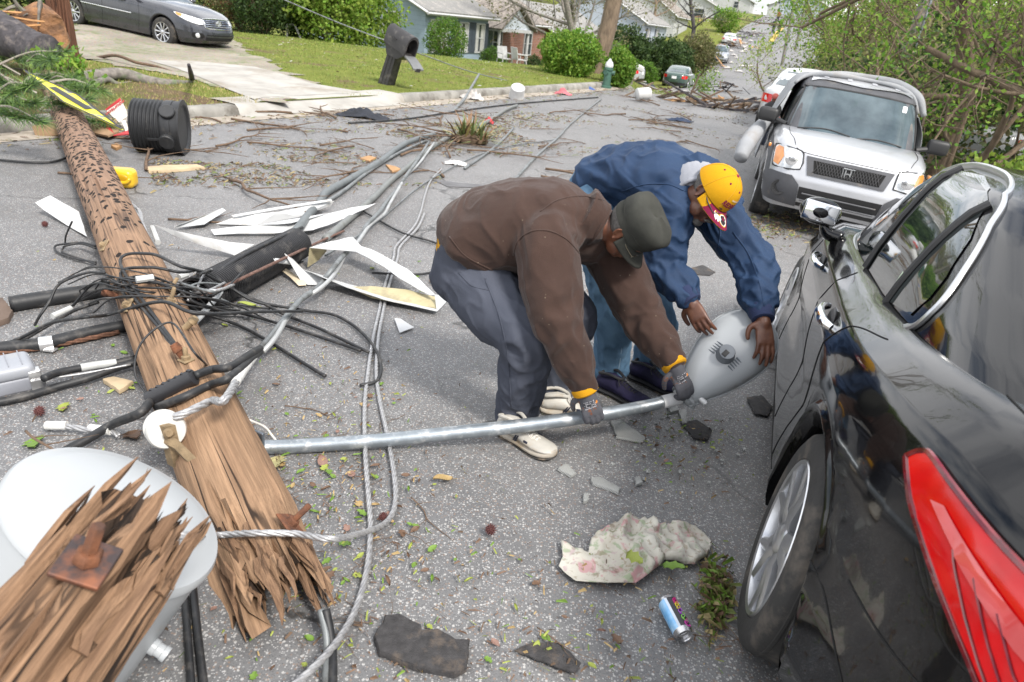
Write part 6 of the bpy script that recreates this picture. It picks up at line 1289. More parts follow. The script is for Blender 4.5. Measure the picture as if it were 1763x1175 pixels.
m.lathe([(.0005, .05), (.095, .05), (.10, 0)] + pr + [(.09, Ld), (.045, Ld + .01), (.0005, Ld + .01)], P0, d, 40, cap=False); DUCT = m.build('corrugated_duct', quick('black_duct', (.022, .022, .024), .45, var=.3, dirt=(.09, .085, .08), dsc=9, dth=.62), label='fat black ribbed duct lying right of the fallen pole', cat='duct', smooth=30)
cab('conduit', 'black tube lying along the top of the ribbed duct', [(345, 488, .20), (420, 440, .235), (480, 410, .235), (520, 392, .2)], .012, CABK)
cab('conduit', 'rusty strand lying along the near side of the ribbed duct', [(340, 515, .14), (420, 478, .19), (500, 440, .16), (560, 412, .05), (592, 398, .03)], .010, mat('rusty_strand_2', (.17, .10, .08), .8, .3, var=.5, scale=60))
cab('conduit', 'grey pipe coming out of the upper end of the ribbed duct', [(500, 408, .12), (513, 394, .10), (530, 372, .07), (552, 346, .05), (563, 331, .045), (604, 308, .045), (655, 278, .045), (690, 252, .05), (720, 239, .06), (748, 232, .06)], .036, quick('grey_pipe', (.13, .145, .15), .5, var=.3, dirt=(.08, .08, .08), dsc=6), seg=14)
cab('conduit', 'grey pipe lying right of the first pipe towards the yucca clump', [(560, 412, .035), (600, 378, .035), (643, 341, .035), (671, 313, .035), (706, 285, .035), (742, 255, .04), (790, 228, .05), (831, 214, .05), (870, 190, .05), (890, 182, .04)], .030, quick('grey_pipe2', (.17, .18, .175), .5, var=.3, dirt=(.09, .09, .08), dsc=6), seg=12)
cab('conduit', 'thin grey conduit between the two grey pipes', [(555, 352, .03), (590, 330, .03), (640, 292, .03), (690, 262, .03), (740, 240, .03)], .018, CABG)
tw = [(742, 244), (719, 280), (704, 300), (689, 323), (668, 349), (655, 367), (635, 387), (620, 415), (596, 438), (579, 459), (563, 479), (548, 497), (520, 517), (494, 548), (469, 580), (448, 604)]
cab('cable', 'dark grey strand of the twisted overhead cable beside the bent panels', [(x - 3, y, .05 + .06 * math.sin(i * .9) ** 2) for i, (x, y) in enumerate(tw)], .017, CABG, seg=10)
cab('cable', 'bright strand of the twisted overhead cable beside the bent panels', [(x + 5 * math.cos(i * 1.3) + 1, y + 2, .05 + .05 * math.cos(i * .9) ** 2) for i, (x, y) in enumerate(tw)], .014, quick('bright_cable', (.42, .43, .43), .45, .4, var=.3), seg=10)
cab('cable', 'black cable passing over the fallen pole to its black splice', [(448, 600, .12), (434, 608, .18), (396, 632, .28), (360, 652, 9, .02), (338, 663, 9, .02)], .017, CABK)
m = MB(); a, b2 = on_pole(272, 692, .035)[0], on_pole(338, 662, .035)[0]; m.tube([a, a + (b2 - a) * .03, a + (b2 - a) * .97, b2], [.022, .034, .034, .022], 16); ax2 = nrm(b2 - a)
for k in range(7): m.box(a + (b2 - a) * (.1 + .13 * k) + np.array([0, 0, .03]), (.016, .014, .02))
m.build('cable_splice', quick('splice_black', (.022, .022, .025), .45, var=.2), label='black cylindrical splice lying on top of the fallen pole', cat='splice')
cab('cable', 'black cable under the splice, crossing the pole low', [(448, 606, .10), (434, 617, .16), (396, 650, .30), (360, 672, 9), (320, 692, 9), (280, 704, 9)], .017, CABK)
cab('cable', 'black cable from the splice down left past the white tank', [(274, 694, 9, .01), (240, 712, .20), (194, 731, .06), (153, 755, .04), (110, 778, .03), (70, 802, .03), (30, 828, .03), (-10, 850, .03)], .018, CABK, seg=10)
m = MB(); m.tube([pg(44, 818, .03), pg(76, 797, .03)], [.028, .034], 12); m.build('cable_splice', quick('splice_black', (.022, .022, .025), .45), label='short black splice on the cable left of the white tank', cat='splice')
cab('cable', 'lower black cable along the left edge beside the white tank', [(-10, 862, .03), (30, 842, .03), (60, 826, .03), (90, 808, .03)], .016, CABK)
cab('guy_grip', 'white wrapped grip leading to the spool insulator on the pole', [(440, 612, .12), (425, 632, .2), (405, 660, .30)], .017, quick('white_wrap', (.62, .62, .60), .6, bmp=.6, bscale=160, dirt=(.3, .29, .27), dsc=14), seg=12)
cab('guy_grip', 'twisted bright wire grip between the white wrap and the spool', [(406, 659, .30), (385, 690, .36), (366, 710, 9, .03), (350, 728, 9, .05), (334, 744, 9, .07), (318, 738, 9, .07)], .014, STEEL, twist=4)
cab('guy_grip', 'bright wire bundle with white tape left of the pole', [(75, 735, .03), (95, 733, .03), (120, 735, .035), (150, 740, .035), (190, 742, .03), (205, 752, .02)], .011, STEEL, twist=3)
for (a, b2, lab) in (((80, 733), (115, 733), 'left white tape wrap on the wire bundle'), ((155, 738), (190, 742), 'right white tape wrap on the wire bundle')):
 m = MB(); m.tube([pg(*a, .032), pg(*b2, .035)], .018, 12); m.build('tape_wrap', quick('white_wrap', (.62, .62, .60), .6), label=lab, cat='tape')
cab('wire', 'thin black wire looped over the pole above the splice', [(264, 692, 9), (262, 650, 9, .06), (277, 618, 9, .10), (305, 602, 9, .12), (335, 608, .40), (358, 632, .2), (370, 662, .05)], .0045, CABK)
pair = [(760, 292), (742, 311), (732, 336), (724, 367), (712, 392), (683, 423), (678, 443), (671, 464), (660, 502), (653, 535)]
cab('steel_cable', 'bright steel cable sweeping from mid road down to the bottom edge', [(x, y, .012) for x, y in pair] + [(643, 580, .012), (634, 640, .012), (628, 700, .012), (629, 780, .012), (634, 850, .012), (638, 910, .012), (632, 980, .012), (612, 1050, .02), (580, 1105, .05), (540, 1150, .08), (495, 1190, .10)], .0095, STEEL, twist=4)
cab('steel_cable', 'bright steel cable looping back from the road over the pole end', [(x + 7, y + 1, .012) for x, y in pair[3:]] + [(652, 580, .012), (648, 640, .012), (654, 690, .012), (667, 750, .012), (679, 820, .012), (680, 870, .012), (662, 902, .03), (610, 922, .14)] + [(565, 928, .2), (505, 931, 9, .01), (440, 929, 9, .01), (385, 928, 9, .015), (330, 924, 7, 1.60), (250, 916, 7, 1.56), (120, 905, 7, 1.50), (20, 899, 7, 1.46), (-80, 892, 7, 1.42)], .0095, STEEL, twist=4)
for lab, P, r in (('pale cord lying along the road left of the two men, nearer one', [(800, 290, .02), (846, 258, .02), (871, 235, .02), (884, 220, .02)], .018), ('pale cord lying along the road towards the blue debris', [(880, 318, .02), (893, 302, .02), (928, 265, .02), (963, 235, .02), (979, 217, .02), (1012, 189, .02), (1035, 171, .02)], .018),
                  ('thin dark wire crossing the road from the pipes to the pale cord', [(560, 440, .02), (640, 390, .02), (740, 310, .02), (850, 258, .02), (960, 240, .02)], .008), ('dark wire along the road beyond the yucca clump', [(600, 212, .02), (700, 205, .02), (800, 190, .02), (900, 178, .02), (1030, 168, .02)], .015),
                  ('black wire lying on the asphalt left of the pole near the kerb', [(-10, 275, .02), (50, 280, .02), (90, 279, .02), (115, 272, .02)], .012)): cab('cord' if 'cord' in lab else 'wire', lab, P, r, CABG if 'pale' in lab else CABK)
cab('service_cable', 'slack grey service cable sagging across the lawn behind the mailbox', [(480, -4, 17), (579, 38, 16.5), (660, 69, 16.2), (732, 96, 17), (798, 120, 18), (850, 134, 19.2), (930, 151, 20)], .013, CABG)
cab('service_cable', 'thin cable dropping from the lawn to the kerb behind the road debris', [(825, 128, 18.4), (812, 150, 16.5), (800, 170, 14.9), (775, 198, 13.0), (745, 240, 11)], .03, CABG)
cab('cable', 'black cable pair leaving the broken pole end at the bottom', [(560, 1050, .10), (568, 1090, .06), (572, 1130, .03), (572, 1190, .02)], .013, CABK); cab('cable', 'grey cable beside the black pair under the broken pole end', [(552, 1050, .10), (562, 1095, .06), (562, 1135, .03), (560, 1190, .02)], .010, CABG)
cab('cable', 'black cable on the asphalt in the shade of the white tank, left one', [(318, 1015, .02), (322, 1080, .02), (330, 1190, .02)], .010, CABK); cab('cable', 'black cable on the asphalt in the shade of the white tank, right one', [(332, 1010, .02), (340, 1090, .02), (352, 1190, .02)], .011, CABK)
cab('wire', 'white wire by the lamp bracket curling over the asphalt', [(408, 715, 2.40), (425, 722, .10), (455, 735, .05), (468, 750, .04), (480, 765, .02)], .005, quick('white_wire', (.62, .6, .56), .6))
def poly3(name, label, pts, th=.004, m_=SIDM, cat='sheet metal', group=None, wav=.0, parent=None):
 P = [pg(x, y, dz) for x, y, dz in pts]; c = np.mean(P, 0); n = nrm(sum(np.cross(P[i] - c, P[(i + 1) % len(P)] - c) for i in range(len(P))))
 if n[2] < 0: P = P[::-1]; n = -n
 bm = bmesh.new(); vs = [bm.verts.new(p) for p in P]; bm.faces.new(vs); bmesh.ops.triangulate(bm, faces=bm.faces[:]); bmesh.ops.subdivide_edges(bm, edges=bm.edges[:], cuts=4, use_grid_fill=True); bmesh.ops.recalc_face_normals(bm, faces=bm.faces[:])
 bm.verts.ensure_lookup_table(); bm.verts.index_update(); V = [np.array(v.co) + n * wav * noise.noise(Vector(np.array(v.co) * 7)) for v in bm.verts]; Fc = [tuple(v.index for v in f.verts) for f in bm.faces]
 if bm.faces and sum((f.normal.z for f in bm.faces)) < 0: Fc = [tuple(reversed(f)) for f in Fc]
 bd = [tuple(v.index for v in e.verts) for e in bm.edges if len(e.link_faces) == 1]; bm.free(); k = len(V)
 mb = MB(); mb.add(V + [v - n * th for v in V], Fc + [tuple(k + i for i in reversed(f)) for f in Fc] + [(a, b2, b2 + k, a + k) for a, b2 in bd]); return mb.build(name, m_, parent, label=label, cat=cat, group=group, smooth=30)
gS = 'bent white metal panels'
poly3('bent_sheet', 'white metal panel pinned under the left side of the fallen pole', [(60, 349, .10), (88, 338, .14), (135, 364, .10), (150, 408, .02), (112, 386, .02), (77, 363, .05)], group=gS, wav=.01)
poly3('bent_sheet', 'pointed white panel between the pole and the ribbed duct', [(264, 387, .24), (300, 397, .18), (354, 409, .14), (395, 417, .10), (438, 421, .05), (404, 440, .03), (380, 428, .05), (352, 424, .08), (300, 406, .14)], group=gS, wav=.012)
poly3('bent_sheet', 'small white strip pointing away beside the panels, topmost', [(383, 359, .06), (389, 363, .06), (352, 386, .04), (300, 392, .03), (309, 386, .06)], group=gS, wav=.006)
poly3('bent_sheet', 'long white panel behind the ribbed duct, upper of two', [(372, 386, .08), (407, 373, .10), (478, 365, .12), (576, 346, .10), (569, 355, .06), (514, 374, .05), (440, 388, .04), (383, 390, .03)], group=gS, wav=.012)
poly3('bent_sheet', 'narrow white trim lying on the long upper panel', [(398, 371, .12), (470, 358, .14), (570, 343, .13), (572, 346, .12), (470, 362, .13), (402, 374, .11)], group=gS)
poly3('bent_sheet', 'long white panel behind the ribbed duct, lower of two', [(363, 394, .05), (440, 388, .07), (502, 384, .09), (570, 366, .10), (648, 350, .10), (600, 374, .05), (538, 397, .05), (470, 402, .03), (369, 404, .02)], group=gS, wav=.012)
bp = thing('bent_sheet', 'folded white metal panel with a cream inside lying beside the brown fleece man', 'sheet metal', pg(640, 500), group=gS)
poly3('top_flange', None, [(533, 426, .16), (570, 416, .16), (607, 408, .15), (622, 424, .14), (655, 437, .13), (701, 463, .12), (730, 489, .11), (749, 507, .10), (741, 508, .09), (694, 483, .11), (655, 456, .12), (612, 433, .13)], parent=bp, cat=None, wav=.008)
poly3('side_flange', None, [(533, 427, .155), (529, 460, .02), (548, 448, .02), (562, 432, .10), (560, 427, .15)], parent=bp, cat=None, m_=SIDB)
poly3('outer_lip', None, [(490, 437, .19), (505, 446, .12), (522, 464, .08), (558, 478, .09), (597, 495, .06), (660, 515, .05), (752, 536, .03), (752, 530, .02), (660, 506, .015), (597, 488, .015), (530, 490, .015), (520, 486, .02)], parent=bp, cat=None, wav=.006)
poly3('cream_inside', None, [(598, 494, .03), (640, 493, .06), (700, 499, .06), (749, 511, .06), (752, 531, .03), (690, 522, .03), (640, 513, .03)], parent=bp, cat=None, m_=SIDB, wav=.004)
poly3('end_flange', None, [(748, 507, .10), (776, 512, .11), (768, 522, .06), (752, 537, .02), (750, 520, .06)], parent=bp, cat=None)
poly3('splinter_board', 'broken pale board end left of the folded panel', [(480, 462, .05), (490, 460, .06), (512, 476, .04), (526, 484, .03), (527, 491, .02), (514, 492, .02), (500, 478, .03)], m_=quick('pale_board', (.55, .47, .34), .8, var=.3), cat='board')
poly3('metal_scrap', 'small white scrap lying alone on the asphalt left of the men', [(679, 548, .02), (690, 549, .03), (713, 563, .02), (688, 573, .01)], cat='scrap', wav=.006)
RIB = quick('ribbed_black', (.020, .021, .023), .48, var=.25, dirt=(.09, .085, .075), dsc=5, dth=.66)
def barrel():
 P0, P1 = pg(233, 215, .275), pg(318, 221, .275); d = nrm(P1 - P0); Ld = np.linalg.norm(P1 - P0) * 1.0
 root = thing('planter_barrel', 'black ribbed plastic barrel lying on its side against the kerb', 'barrel', P0 - np.array([0, 0, .27])); R0 = .275; pr = []
 n = 8
 for k in range(n): z = k * Ld * .62 / n; pr += [(R0 - .018, z), (R0, z + .012), (R0, z + Ld * .62 / n - .022), (R0 - .018, z + Ld * .62 / n - .010)]
 pr += [(R0 - .006, Ld * .63), (R0, Ld * .66), (R0 + .004, Ld * .80), (R0 + .004, Ld * .815), (R0 - .004, Ld * .82), (R0 + .002, Ld * .96), (R0 + .016, Ld * .965), (R0 + .018, Ld), (R0 - .03, Ld), (R0 - .05, Ld - .02), (.0005, Ld - .02)]
 m = MB(); m.lathe(pr, P0, d, 56, cap=False); m.lathe([(R0 - .022, 0), (R0 - .03, .02), (R0 - .03, Ld * .9), (.0005, Ld * .9)], P0, d, 40, cap=False); m.build('barrel_body', RIB, root, smooth=35)
 s, u, _ = frame(d); tc = nrm(CAM - P0); 
 for (a, z) in ((.55, Ld * .74), (-.55, Ld * .78)):
  n_ = nrm(np.cross(d, np.cross(tc, d)) * math.cos(a) + np.cross(d, tc) * math.sin(a) * 1.0); q = P0 + d * z + n_ * (R0 - .01); m = MB(); m.lathe([(.078, 0), (.078, .04), (.07, .048), (.0005, .048)], q, n_, 28, cap=False); m.build('bung', RIB, root)
 m = MB(); n_ = nrm(np.cross(d, np.cross(tc, d)) - np.array([0, 0, .5])); m.box(P0 + d * Ld * .5 + n_ * R0, (.14, .02, .03), np.array([d, np.cross(d, n_), n_])); m.build('handle', RIB, root)
barrel()
def card_box():
 root = thing('cardboard_box', 'crushed white and red cardboard box between the pole and the barrel', 'box', pg(195, 225)); W_ = quick('box_white', (.66, .62, .57), .8, var=.15, dirt=(.42, .36, .28), dsc=8); RD = quick('box_red', (.42, .03, .035), .7, var=.2); BR = quick('box_brown', (.34, .22, .13), .9, var=.2)
 a, b2, c, d = J(181, 189, 8.35), J(207, 169, 8.45), J(221, 199, 8.3), J(205, 211, 8.2)
 m = MB(); m.poly([a, d, c, b2], .05); m.build('box_panel', W_, root); n = nrm(np.cross(d - a, b2 - a)); n = n if n @ (CAM - a) > 0 else -n
 m = MB(); m.poly([a + n * .004 + (b2 - a) * .02, a + n * .004 + (d - a) * .10, b2 + n * .004 + (c - b2) * .16, b2 + n * .004], .003); m.build('red_band', RD, root)
 v, f = text_mesh('nourison', .075, 0, .2, .002); q = MB(); ux = nrm(a - b2); uy = nrm(np.cross(n, ux)); cen_ = a * .36 + b2 * .36 + c * .14 + d * .14 + n * .008
 q.add([cen_ + ux * p[0] + uy * p[1] for p in v], f); q.build('box_lettering', RD, root, smooth=0)
 m = MB(); m.poly([J(150, 226, 7.9), J(186, 234, 7.7), J(205, 226, 7.9), J(200, 205, 8.2), J(165, 200, 8.2)], .02); m.build('box_flap', BR, root)
 m = MB(); m.poly([J(172, 208, 8.0), J(180, 222, 7.9), J(196, 230, 7.8), J(192, 216, 8.0)], .01); m.build('red_flap', RD, root); m = MB(); m.poly([J(195, 233, 7.6), J(222, 231, 7.65), J(248, 227, 7.8), J(222, 224, 7.85)], .01); m.build('red_flap', RD, root); m = MB(); m.poly([J(210, 210, 8.1), J(216, 208, 8.1), J(224, 228, 7.9), J(219, 231, 7.8)], .01); m.build('white_flap', W_, root)
card_box()
m = MB(); m.rbox(pg(92, 222, .07), (.34, .2, .13), .01, np.array([nrm((1, .3, .2)), nrm((-.3, 1, 0)), nrm((-.2, 0, 1))])); m.build('brown_carton', quick('box_brown', (.34, .22, .13), .9, var=.2), label='open brown carton by the kerb left of the pole', cat='box')
def road_sign():
 a, c = J(37, 119, 7.9), J(217, 227, 6.7); md = (a + c) / 2; b2 = J(134, 163, 7.45); d = md * 2 - b2
 n = nrm(np.cross(c - a, b2 - d)); n = n if n[2] > 0 else -n; m_, t, bs = nm('sign_yellow'); v = coord(t)
 cc = ramp(t, noi(t, coord(t, (1.2, 3, 3)), 2.6, 5, .6, .4), [(.55, (.60, .57, .010)), (.585, (.16, .17, .17))], 'LINEAR'); lk(t, cc, bs.inputs['Base Color']); bs.inputs['Roughness'].default_value = .35
 root = thing('road_sign', 'bright yellow diamond road sign lying flat on the fallen pole', 'road sign', md); k = lambda s: [md + (p - md) * s for p in (a, b2, c, d)]
 q = [x for p0, p1 in zip(k(1), k(1)[1:] + k(1)[:1]) for x in (p0 + (p1 - p0) * .05, p0 + (p1 - p0) * .95)]; q = q if np.cross(q[1] - q[0], q[3] - q[1]) @ n > 0 else q[::-1]
 m = MB(); m.poly(q, .004, n); m.build('sign_plate', m_, root, smooth=0); m = MB(); kk = k(.93)
 for p0, p1 in zip(kk, kk[1:] + kk[:1]): m.tube([p0 + n * .0045, p1 + n * .0045], .010, 4, flat=.25, up=tuple(n))
 m.build('sign_border', quick('sign_black', (.02, .02, .02), .5), root)
 m = MB(); m.tube([md + (a - md) * .35 + n * .005, md + (c - md) * .35 + n * .005], .035, 4, flat=.05, up=tuple(n)); m.build('sign_symbol', quick('sign_black', (.02, .02, .02), .5), root)
road_sign()
def jug():
 c = pg(212, 322); root = thing('jug', 'bright yellow plastic jug lying beside the fallen pole', 'jug', c); Y_ = quick('jug_yellow', (.72, .44, .02), .32, var=.12, coat=.3); ax_ = np.array([nrm((1, .12, .0)), nrm((-.12, 1, 0)), (0, 0, 1.)])
 m = MB(); m.rbox(c + np.array([-.005, 0, .085]), (.25, .16, .17), .05, ax_, 6); o = m.build('jug_body', Y_, root, smooth=180)
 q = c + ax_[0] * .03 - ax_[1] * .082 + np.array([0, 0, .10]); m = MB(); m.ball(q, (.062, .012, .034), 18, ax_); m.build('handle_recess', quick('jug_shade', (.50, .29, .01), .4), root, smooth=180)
 m = MB(); m.tube([q + ax_[0] * -.07 + (0, 0, .0), q + ax_[0] * -.03 + np.array([0, -.01, -.035]), q + ax_[0] * .04 + np.array([0, -.01, -.035]), q + ax_[0] * .075], .016, 10, sub=5); m.build('handle', Y_, root, smooth=180)
 m = MB(); m.lathe([(.03, 0), (.03, .03), (.0005, .032)], c - ax_[0] * .125 + np.array([0, 0, .08]), -ax_[0], 18); m.build('cap', Y_, root)
jug()
def splice_box():
 c = pg(22, 668, .0); ax_ = np.array([nrm(pg(60, 655) - pg(0, 668)), (0, 1., 0), (0, 0, 1.)]); ax_[1] = np.cross(ax_[2], ax_[0]); root = thing('splice_enclosure', 'light grey plastic splice box with a clamp at the left edge', 'utility box', c)
 G_ = quick('enclosure_grey', (.28, .295, .325), .45, var=.08, dirt=(.3, .3, .3), dsc=9); m = MB(); m.rbox(c - ax_[0] * .12 + np.array([0, .02, .035]), (.42, .17, .07), .012, ax_); m.build('box_base', quick('enclosure_base', (.24, .25, .28), .5), root)
 m = MB(); m.rbox(c - ax_[0] * .12 + np.array([0, .02, .095]), (.40, .18, .07), .03, ax_, 5); ld = m.build('lid', G_, root, smooth=60)
 for x in (-.02, .03): m = MB(); m.box(c + ax_[0] * x + np.array([0, .03, .1315]), (.004, .15, .003), ax_); m.build('lid_groove', quick('enclosure_base', (.24, .25, .28), .5), ld)
 m = MB(); m.rbox(c + ax_[0] * .085 - ax_[1] * .055 + np.array([0, 0, .07]), (.05, .05, .055), .006, ax_); m.box(c + ax_[0] * .09 - ax_[1] * .085 + np.array([0, 0, .03]), (.055, .008, .05), ax_); m.build('clamp', quick('bright_clamp', (.7, .7, .7), .3, .8), root); m = MB(); m.lathe([(.010, 0), (.010, .014), (.0005, .015)], c + ax_[0] * .07 - ax_[1] * .03 + np.array([0, 0, .10]), (0, 0, 1), 6); m.build('clamp_bolt', GALV, root)
splice_box()
def towel():
 out_ = [(965, 933), (986, 947), (1012, 955), (1018, 932), (1026, 917), (1055, 906), (1090, 899), (1112, 910), (1140, 915), (1165, 908), (1187, 911), (1210, 922), (1225, 938), (1215, 960), (1193, 978), (1165, 973), (1142, 971), (1118, 992), (1094, 1008), (1040, 1008), (991, 1004), (972, 990), (961, 978), (968, 962)]
 m_, t, b = nm('floral_cloth'); v = coord(t); c = ramp(t, noi(t, v, 5, 5), [(.3, (.38, .35, .29)), (.7, (.52, .505, .445))])
 for sc_, col, lo in ((19, (.42, .10, .16), .60), (27, (.14, .24, .10), .58), (45, (.20, .15, .09), .60), (33, (.36, .22, .26), .62)): c = mix(t, ramp(t, noi(t, coord(t, (1, 1, 1)), sc_, 3, .5, .6), [(lo - .02, 0.), (lo + .05, .5)]), c, col)
 c = mix(t, ramp(t, noi(t, v, 9, 8, .7), [(.58, 0.), (.68, .7)]), c, (.14, .10, .06)); lk(t, c, b.inputs['Base Color']); b.inputs['Roughness'].default_value = .95; bump(t, b, noi(t, v, 240, 3), .4, .003)
 P = [pg(*q) for q in out_]; bm = bmesh.new(); bm.faces.new([bm.verts.new((p[0], p[1], 0)) for p in P])
 for ax_ in (0, 1):
  lo = min(p[ax_] for p in P); hi = max(p[ax_] for p in P); k = int((hi - lo) / .009)
  for i in range(1, k):
   cc = [0, 0, 0]; cc[ax_] = lo + (hi - lo) * i / k; nv = [0, 0, 0]; nv[ax_] = 1; bmesh.ops.bisect_plane(bm, geom=bm.verts[:] + bm.edges[:] + bm.faces[:], plane_co=cc, plane_no=nv)
 bm.verts.index_update(); V = []
 cl, cr = pg(1010, 980), pg(1120, 935)
 for w in bm.verts:
  x, y = w.co.x, w.co.y; bd = any(len(e.link_faces) == 1 for e in w.link_edges); k = math.exp(-((x - cr[0]) ** 2 + (y - cr[1]) ** 2) / .035)
  n1 = noise.noise(Vector((x * 7 + 2 * y, y * 7 - 3 * x, 2))); n2 = noise.noise(Vector((x * 16 - 5 * y, y * 11 + 5 * x, 5))); n3 = noise.noise(Vector((x * 30 + 9 * y, y * 22 - 8 * x, 9))); h = (.006 + .030 * k) * (1.1 - abs(n1) * 2.6) + (.005 + .028 * k) * (.7 - abs(n2) * 2.2) + (.002 + .012 * k) * (.5 - abs(n3) * 2) + .008 * k; h = max(h, .001)
  if bd: h = .004 + .3 * h
  V.append((x + .012 * n1 * k, y + .012 * n2 * k, float(terr(x, y)) + h + .004))
 mb = MB(); mb.add(V, [tuple(w.index for w in f.verts) for f in bm.faces]); bm.free(); o = mb.build('towel', m_, label='crumpled pale floral towel lying on the asphalt by the black sedan', cat='towel', smooth=180); md = o.modifiers.new('t', 'SOLIDIFY'); md.thickness = .003; md.offset = -1
towel()
def can():
 a, b2 = pg(1151, 1042, .031), pg(1174, 1086, .031); d = nrm(b2 - a); Lc = .135; c = (a + b2) / 2 - d * Lc / 2; r = .030; root = thing('drink_can', 'blue and black drinks can with neon script lying by the sedan tyre', 'can', (a + b2) / 2 - np.array([0, 0, .03]))
 al = quick('can_metal', (.62, .62, .63), .25, .95); bl = mat('can_blue', (.10, .36, .68), .3, .25, var=.3, scale=30, col2=(.42, .62, .80)); bk = quick('can_black', (.012, .012, .018), .3); wh = quick('can_white', (.6, .66, .74), .3, .2)
 n_ = nrm(np.cross(d, np.cross(CAM - c, d))); s_ = np.cross(d, n_); m = MB(); N_ = 48; pr = [(r * .8, 0), (r * .93, .004), (r, .014), (r, Lc - .016), (r * .9, Lc - .006), (r * .86, Lc - .002), (r * .84, Lc), (r * .78, Lc - .003), (r * .76, Lc - .009), (.0005, Lc - .009)]
 for j in range(N_):
  a0, a1 = 2 * PI * j / N_, 2 * PI * (j + 1) / N_; am = (a0 + a1) / 2; am = (am + PI) % (2 * PI) - PI
  for i in range(len(pr) - 1):
   m.cur = 0 if (i < 2 or i > 2) else (2 if (-2.4 < am < -.12) else (3 if -.12 <= am < .18 else 1)); P = [c + d * pr[ii][1] + pr[ii][0] * (math.cos(aa) * n_ + math.sin(aa) * s_) for ii, aa in ((i, a0), (i + 1, a0), (i + 1, a1), (i, a1))]; m.add(P, [(0, 1, 2, 3)])
 m.build('can_body', [al, bl, bk, wh], root, smooth=30); tb = MB(); tb.rbox(c + d * (Lc - .006), (.010, .020, .002), .002, np.array([n_, s_, d])); tb.build('ring_pull', al, root)
 on = lambda am, z, o=.0006: c + d * z + (r + o) * (math.cos(am) * n_ + math.sin(am) * s_)
 for k, col in enumerate(((.62, .02, .22), (.75, .62, .03), (.35, .08, .5), (.25, .62, .10), (.55, .04, .35))):
  z0 = .022 + .020 * k; m = MB(); m.tube([on(-.95 + .28 * math.sin(tt * 7 + k), z0 + .018 * math.cos(tt * 5 + k) * .6 + .006 * tt) for tt in np.linspace(0, 2.0, 26)], .0013, 5); m.build('script', quick('neon_%s' % ('red', 'lime', 'violet', 'green', 'pink')[k], col, .5), root)
can()
def slab(name, label, px, th, m_, cat, lift=.002):
 P = [pg(*q, lift + th) for q in px]; c = np.mean(P, 0); bm = bmesh.new(); Q = []
 for i in range(len(P)):
  a, b2 = P[i], P[(i + 1) % len(P)]; k = max(2, int(np.linalg.norm(b2 - a) / .02))
  for j in range(k): q = a + (b2 - a) * j / k; Q.append(q + np.array([noise.noise(Vector(q * 40)), noise.noise(Vector(q * 40 + 9)), 0]) * .006)
 if sum((Q[i - 1][0] * Q[i][1] - Q[i][0] * Q[i - 1][1]) for i in range(len(Q))) < 0: Q = Q[::-1]
 mb = MB(); mb.loft([[q * 1 - np.array([0, 0, th]) for q in Q], [q - np.array([0, 0, th * .25]) for q in Q], [c + (q - c) * .97 for q in Q], [c + (q - c) * .6 + np.array([0, 0, .002]) for q in Q]]); return mb.build(name, m_, label=label, cat=cat, smooth=40)
SHG = mat('asphalt_shingle', (.045, .043, .044), .92, var=.45, scale=40, bmp=.8, bscale=170, dirt=(.11, .085, .065), dsc=14, dth=.6)
slab('shingle_chunk', 'thick dark shingle chunk lying at the bottom edge of the road', [(663, 1058), (686, 1056), (724, 1074), (721, 1086), (756, 1082), (788, 1102), (810, 1100), (804, 1148), (784, 1158), (720, 1148), (653, 1121), (643, 1094)], .022, SHG, 'shingle')
slab('shingle_scrap', 'flat dark shingle scrap with a mossy twig near the bottom edge', [(886, 1120), (920, 1104), (965, 1106), (1000, 1140), (990, 1158), (940, 1140)], .006, SHG, 'shingle')
slab('shingle_scrap', 'flat grey shingle scrap on the asphalt behind the blue jacket sleeve', [(1187, 462), (1210, 456), (1232, 468), (1222, 474), (1196, 472)], .008, SHG, 'shingle'); slab('shingle_scrap', 'long flat shingle strip on the asphalt behind the brown fleece back', [(742, 308), (780, 314), (855, 320), (852, 324), (770, 321)], .006, quick('grey_shingle', (.13, .13, .135), .9, bmp=.5), 'shingle')
slab('shingle_scrap', 'brown roofing felt scrap at the left edge under the black cable end', [(-10, 515), (4, 512), (22, 534), (14, 548), (-10, 556)], .03, mat('felt', (.12, .085, .065), .9, var=.3), 'shingle')
slab('shingle_scrap', 'dark wet shingle scrap under the lamp head by the sedan', [(1172, 728), (1200, 722), (1226, 740), (1220, 756), (1196, 754)], .006, SHG, 'shingle'); slab('shingle_scrap', 'dark shingle scrap on the asphalt beside the sedan door', [(1285, 684), (1312, 680), (1330, 700), (1322, 716), (1300, 712)], .006, SHG, 'shingle')
slab('wood_chip', 'curved pale wood chip on the asphalt left of the pole', [(176, 652), (196, 648), (229, 656), (206, 672)], .02, quick('pale_chip', (.46, .36, .23), .8, var=.25), 'wood chip'); slab('wood_splinter', 'long pale split board on the road right of the jug', [(252, 287), (285, 284), (340, 283), (352, 287), (300, 292), (256, 294)], .03, quick('pale_chip', (.46, .36, .23), .8, var=.25), 'wood')
slab('wood_chip', 'small orange board piece on the road near the kerb', [(190, 250), (200, 247), (210, 250), (200, 255)], .03, quick('orange_chip', (.42, .24, .11), .8), 'wood chip'); slab('wood_chip', 'orange bark chip on the road between the grey pipes', [(664, 283), (680, 286), (690, 291), (676, 296)], .02, quick('orange_chip', (.42, .24, .11), .8), 'wood chip'); slab('wood_chip', 'orange bark chip on the road behind the grey pipes', [(620, 272), (634, 268), (648, 271), (636, 277)], .02, quick('orange_chip', (.42, .24, .11), .8), 'wood chip')
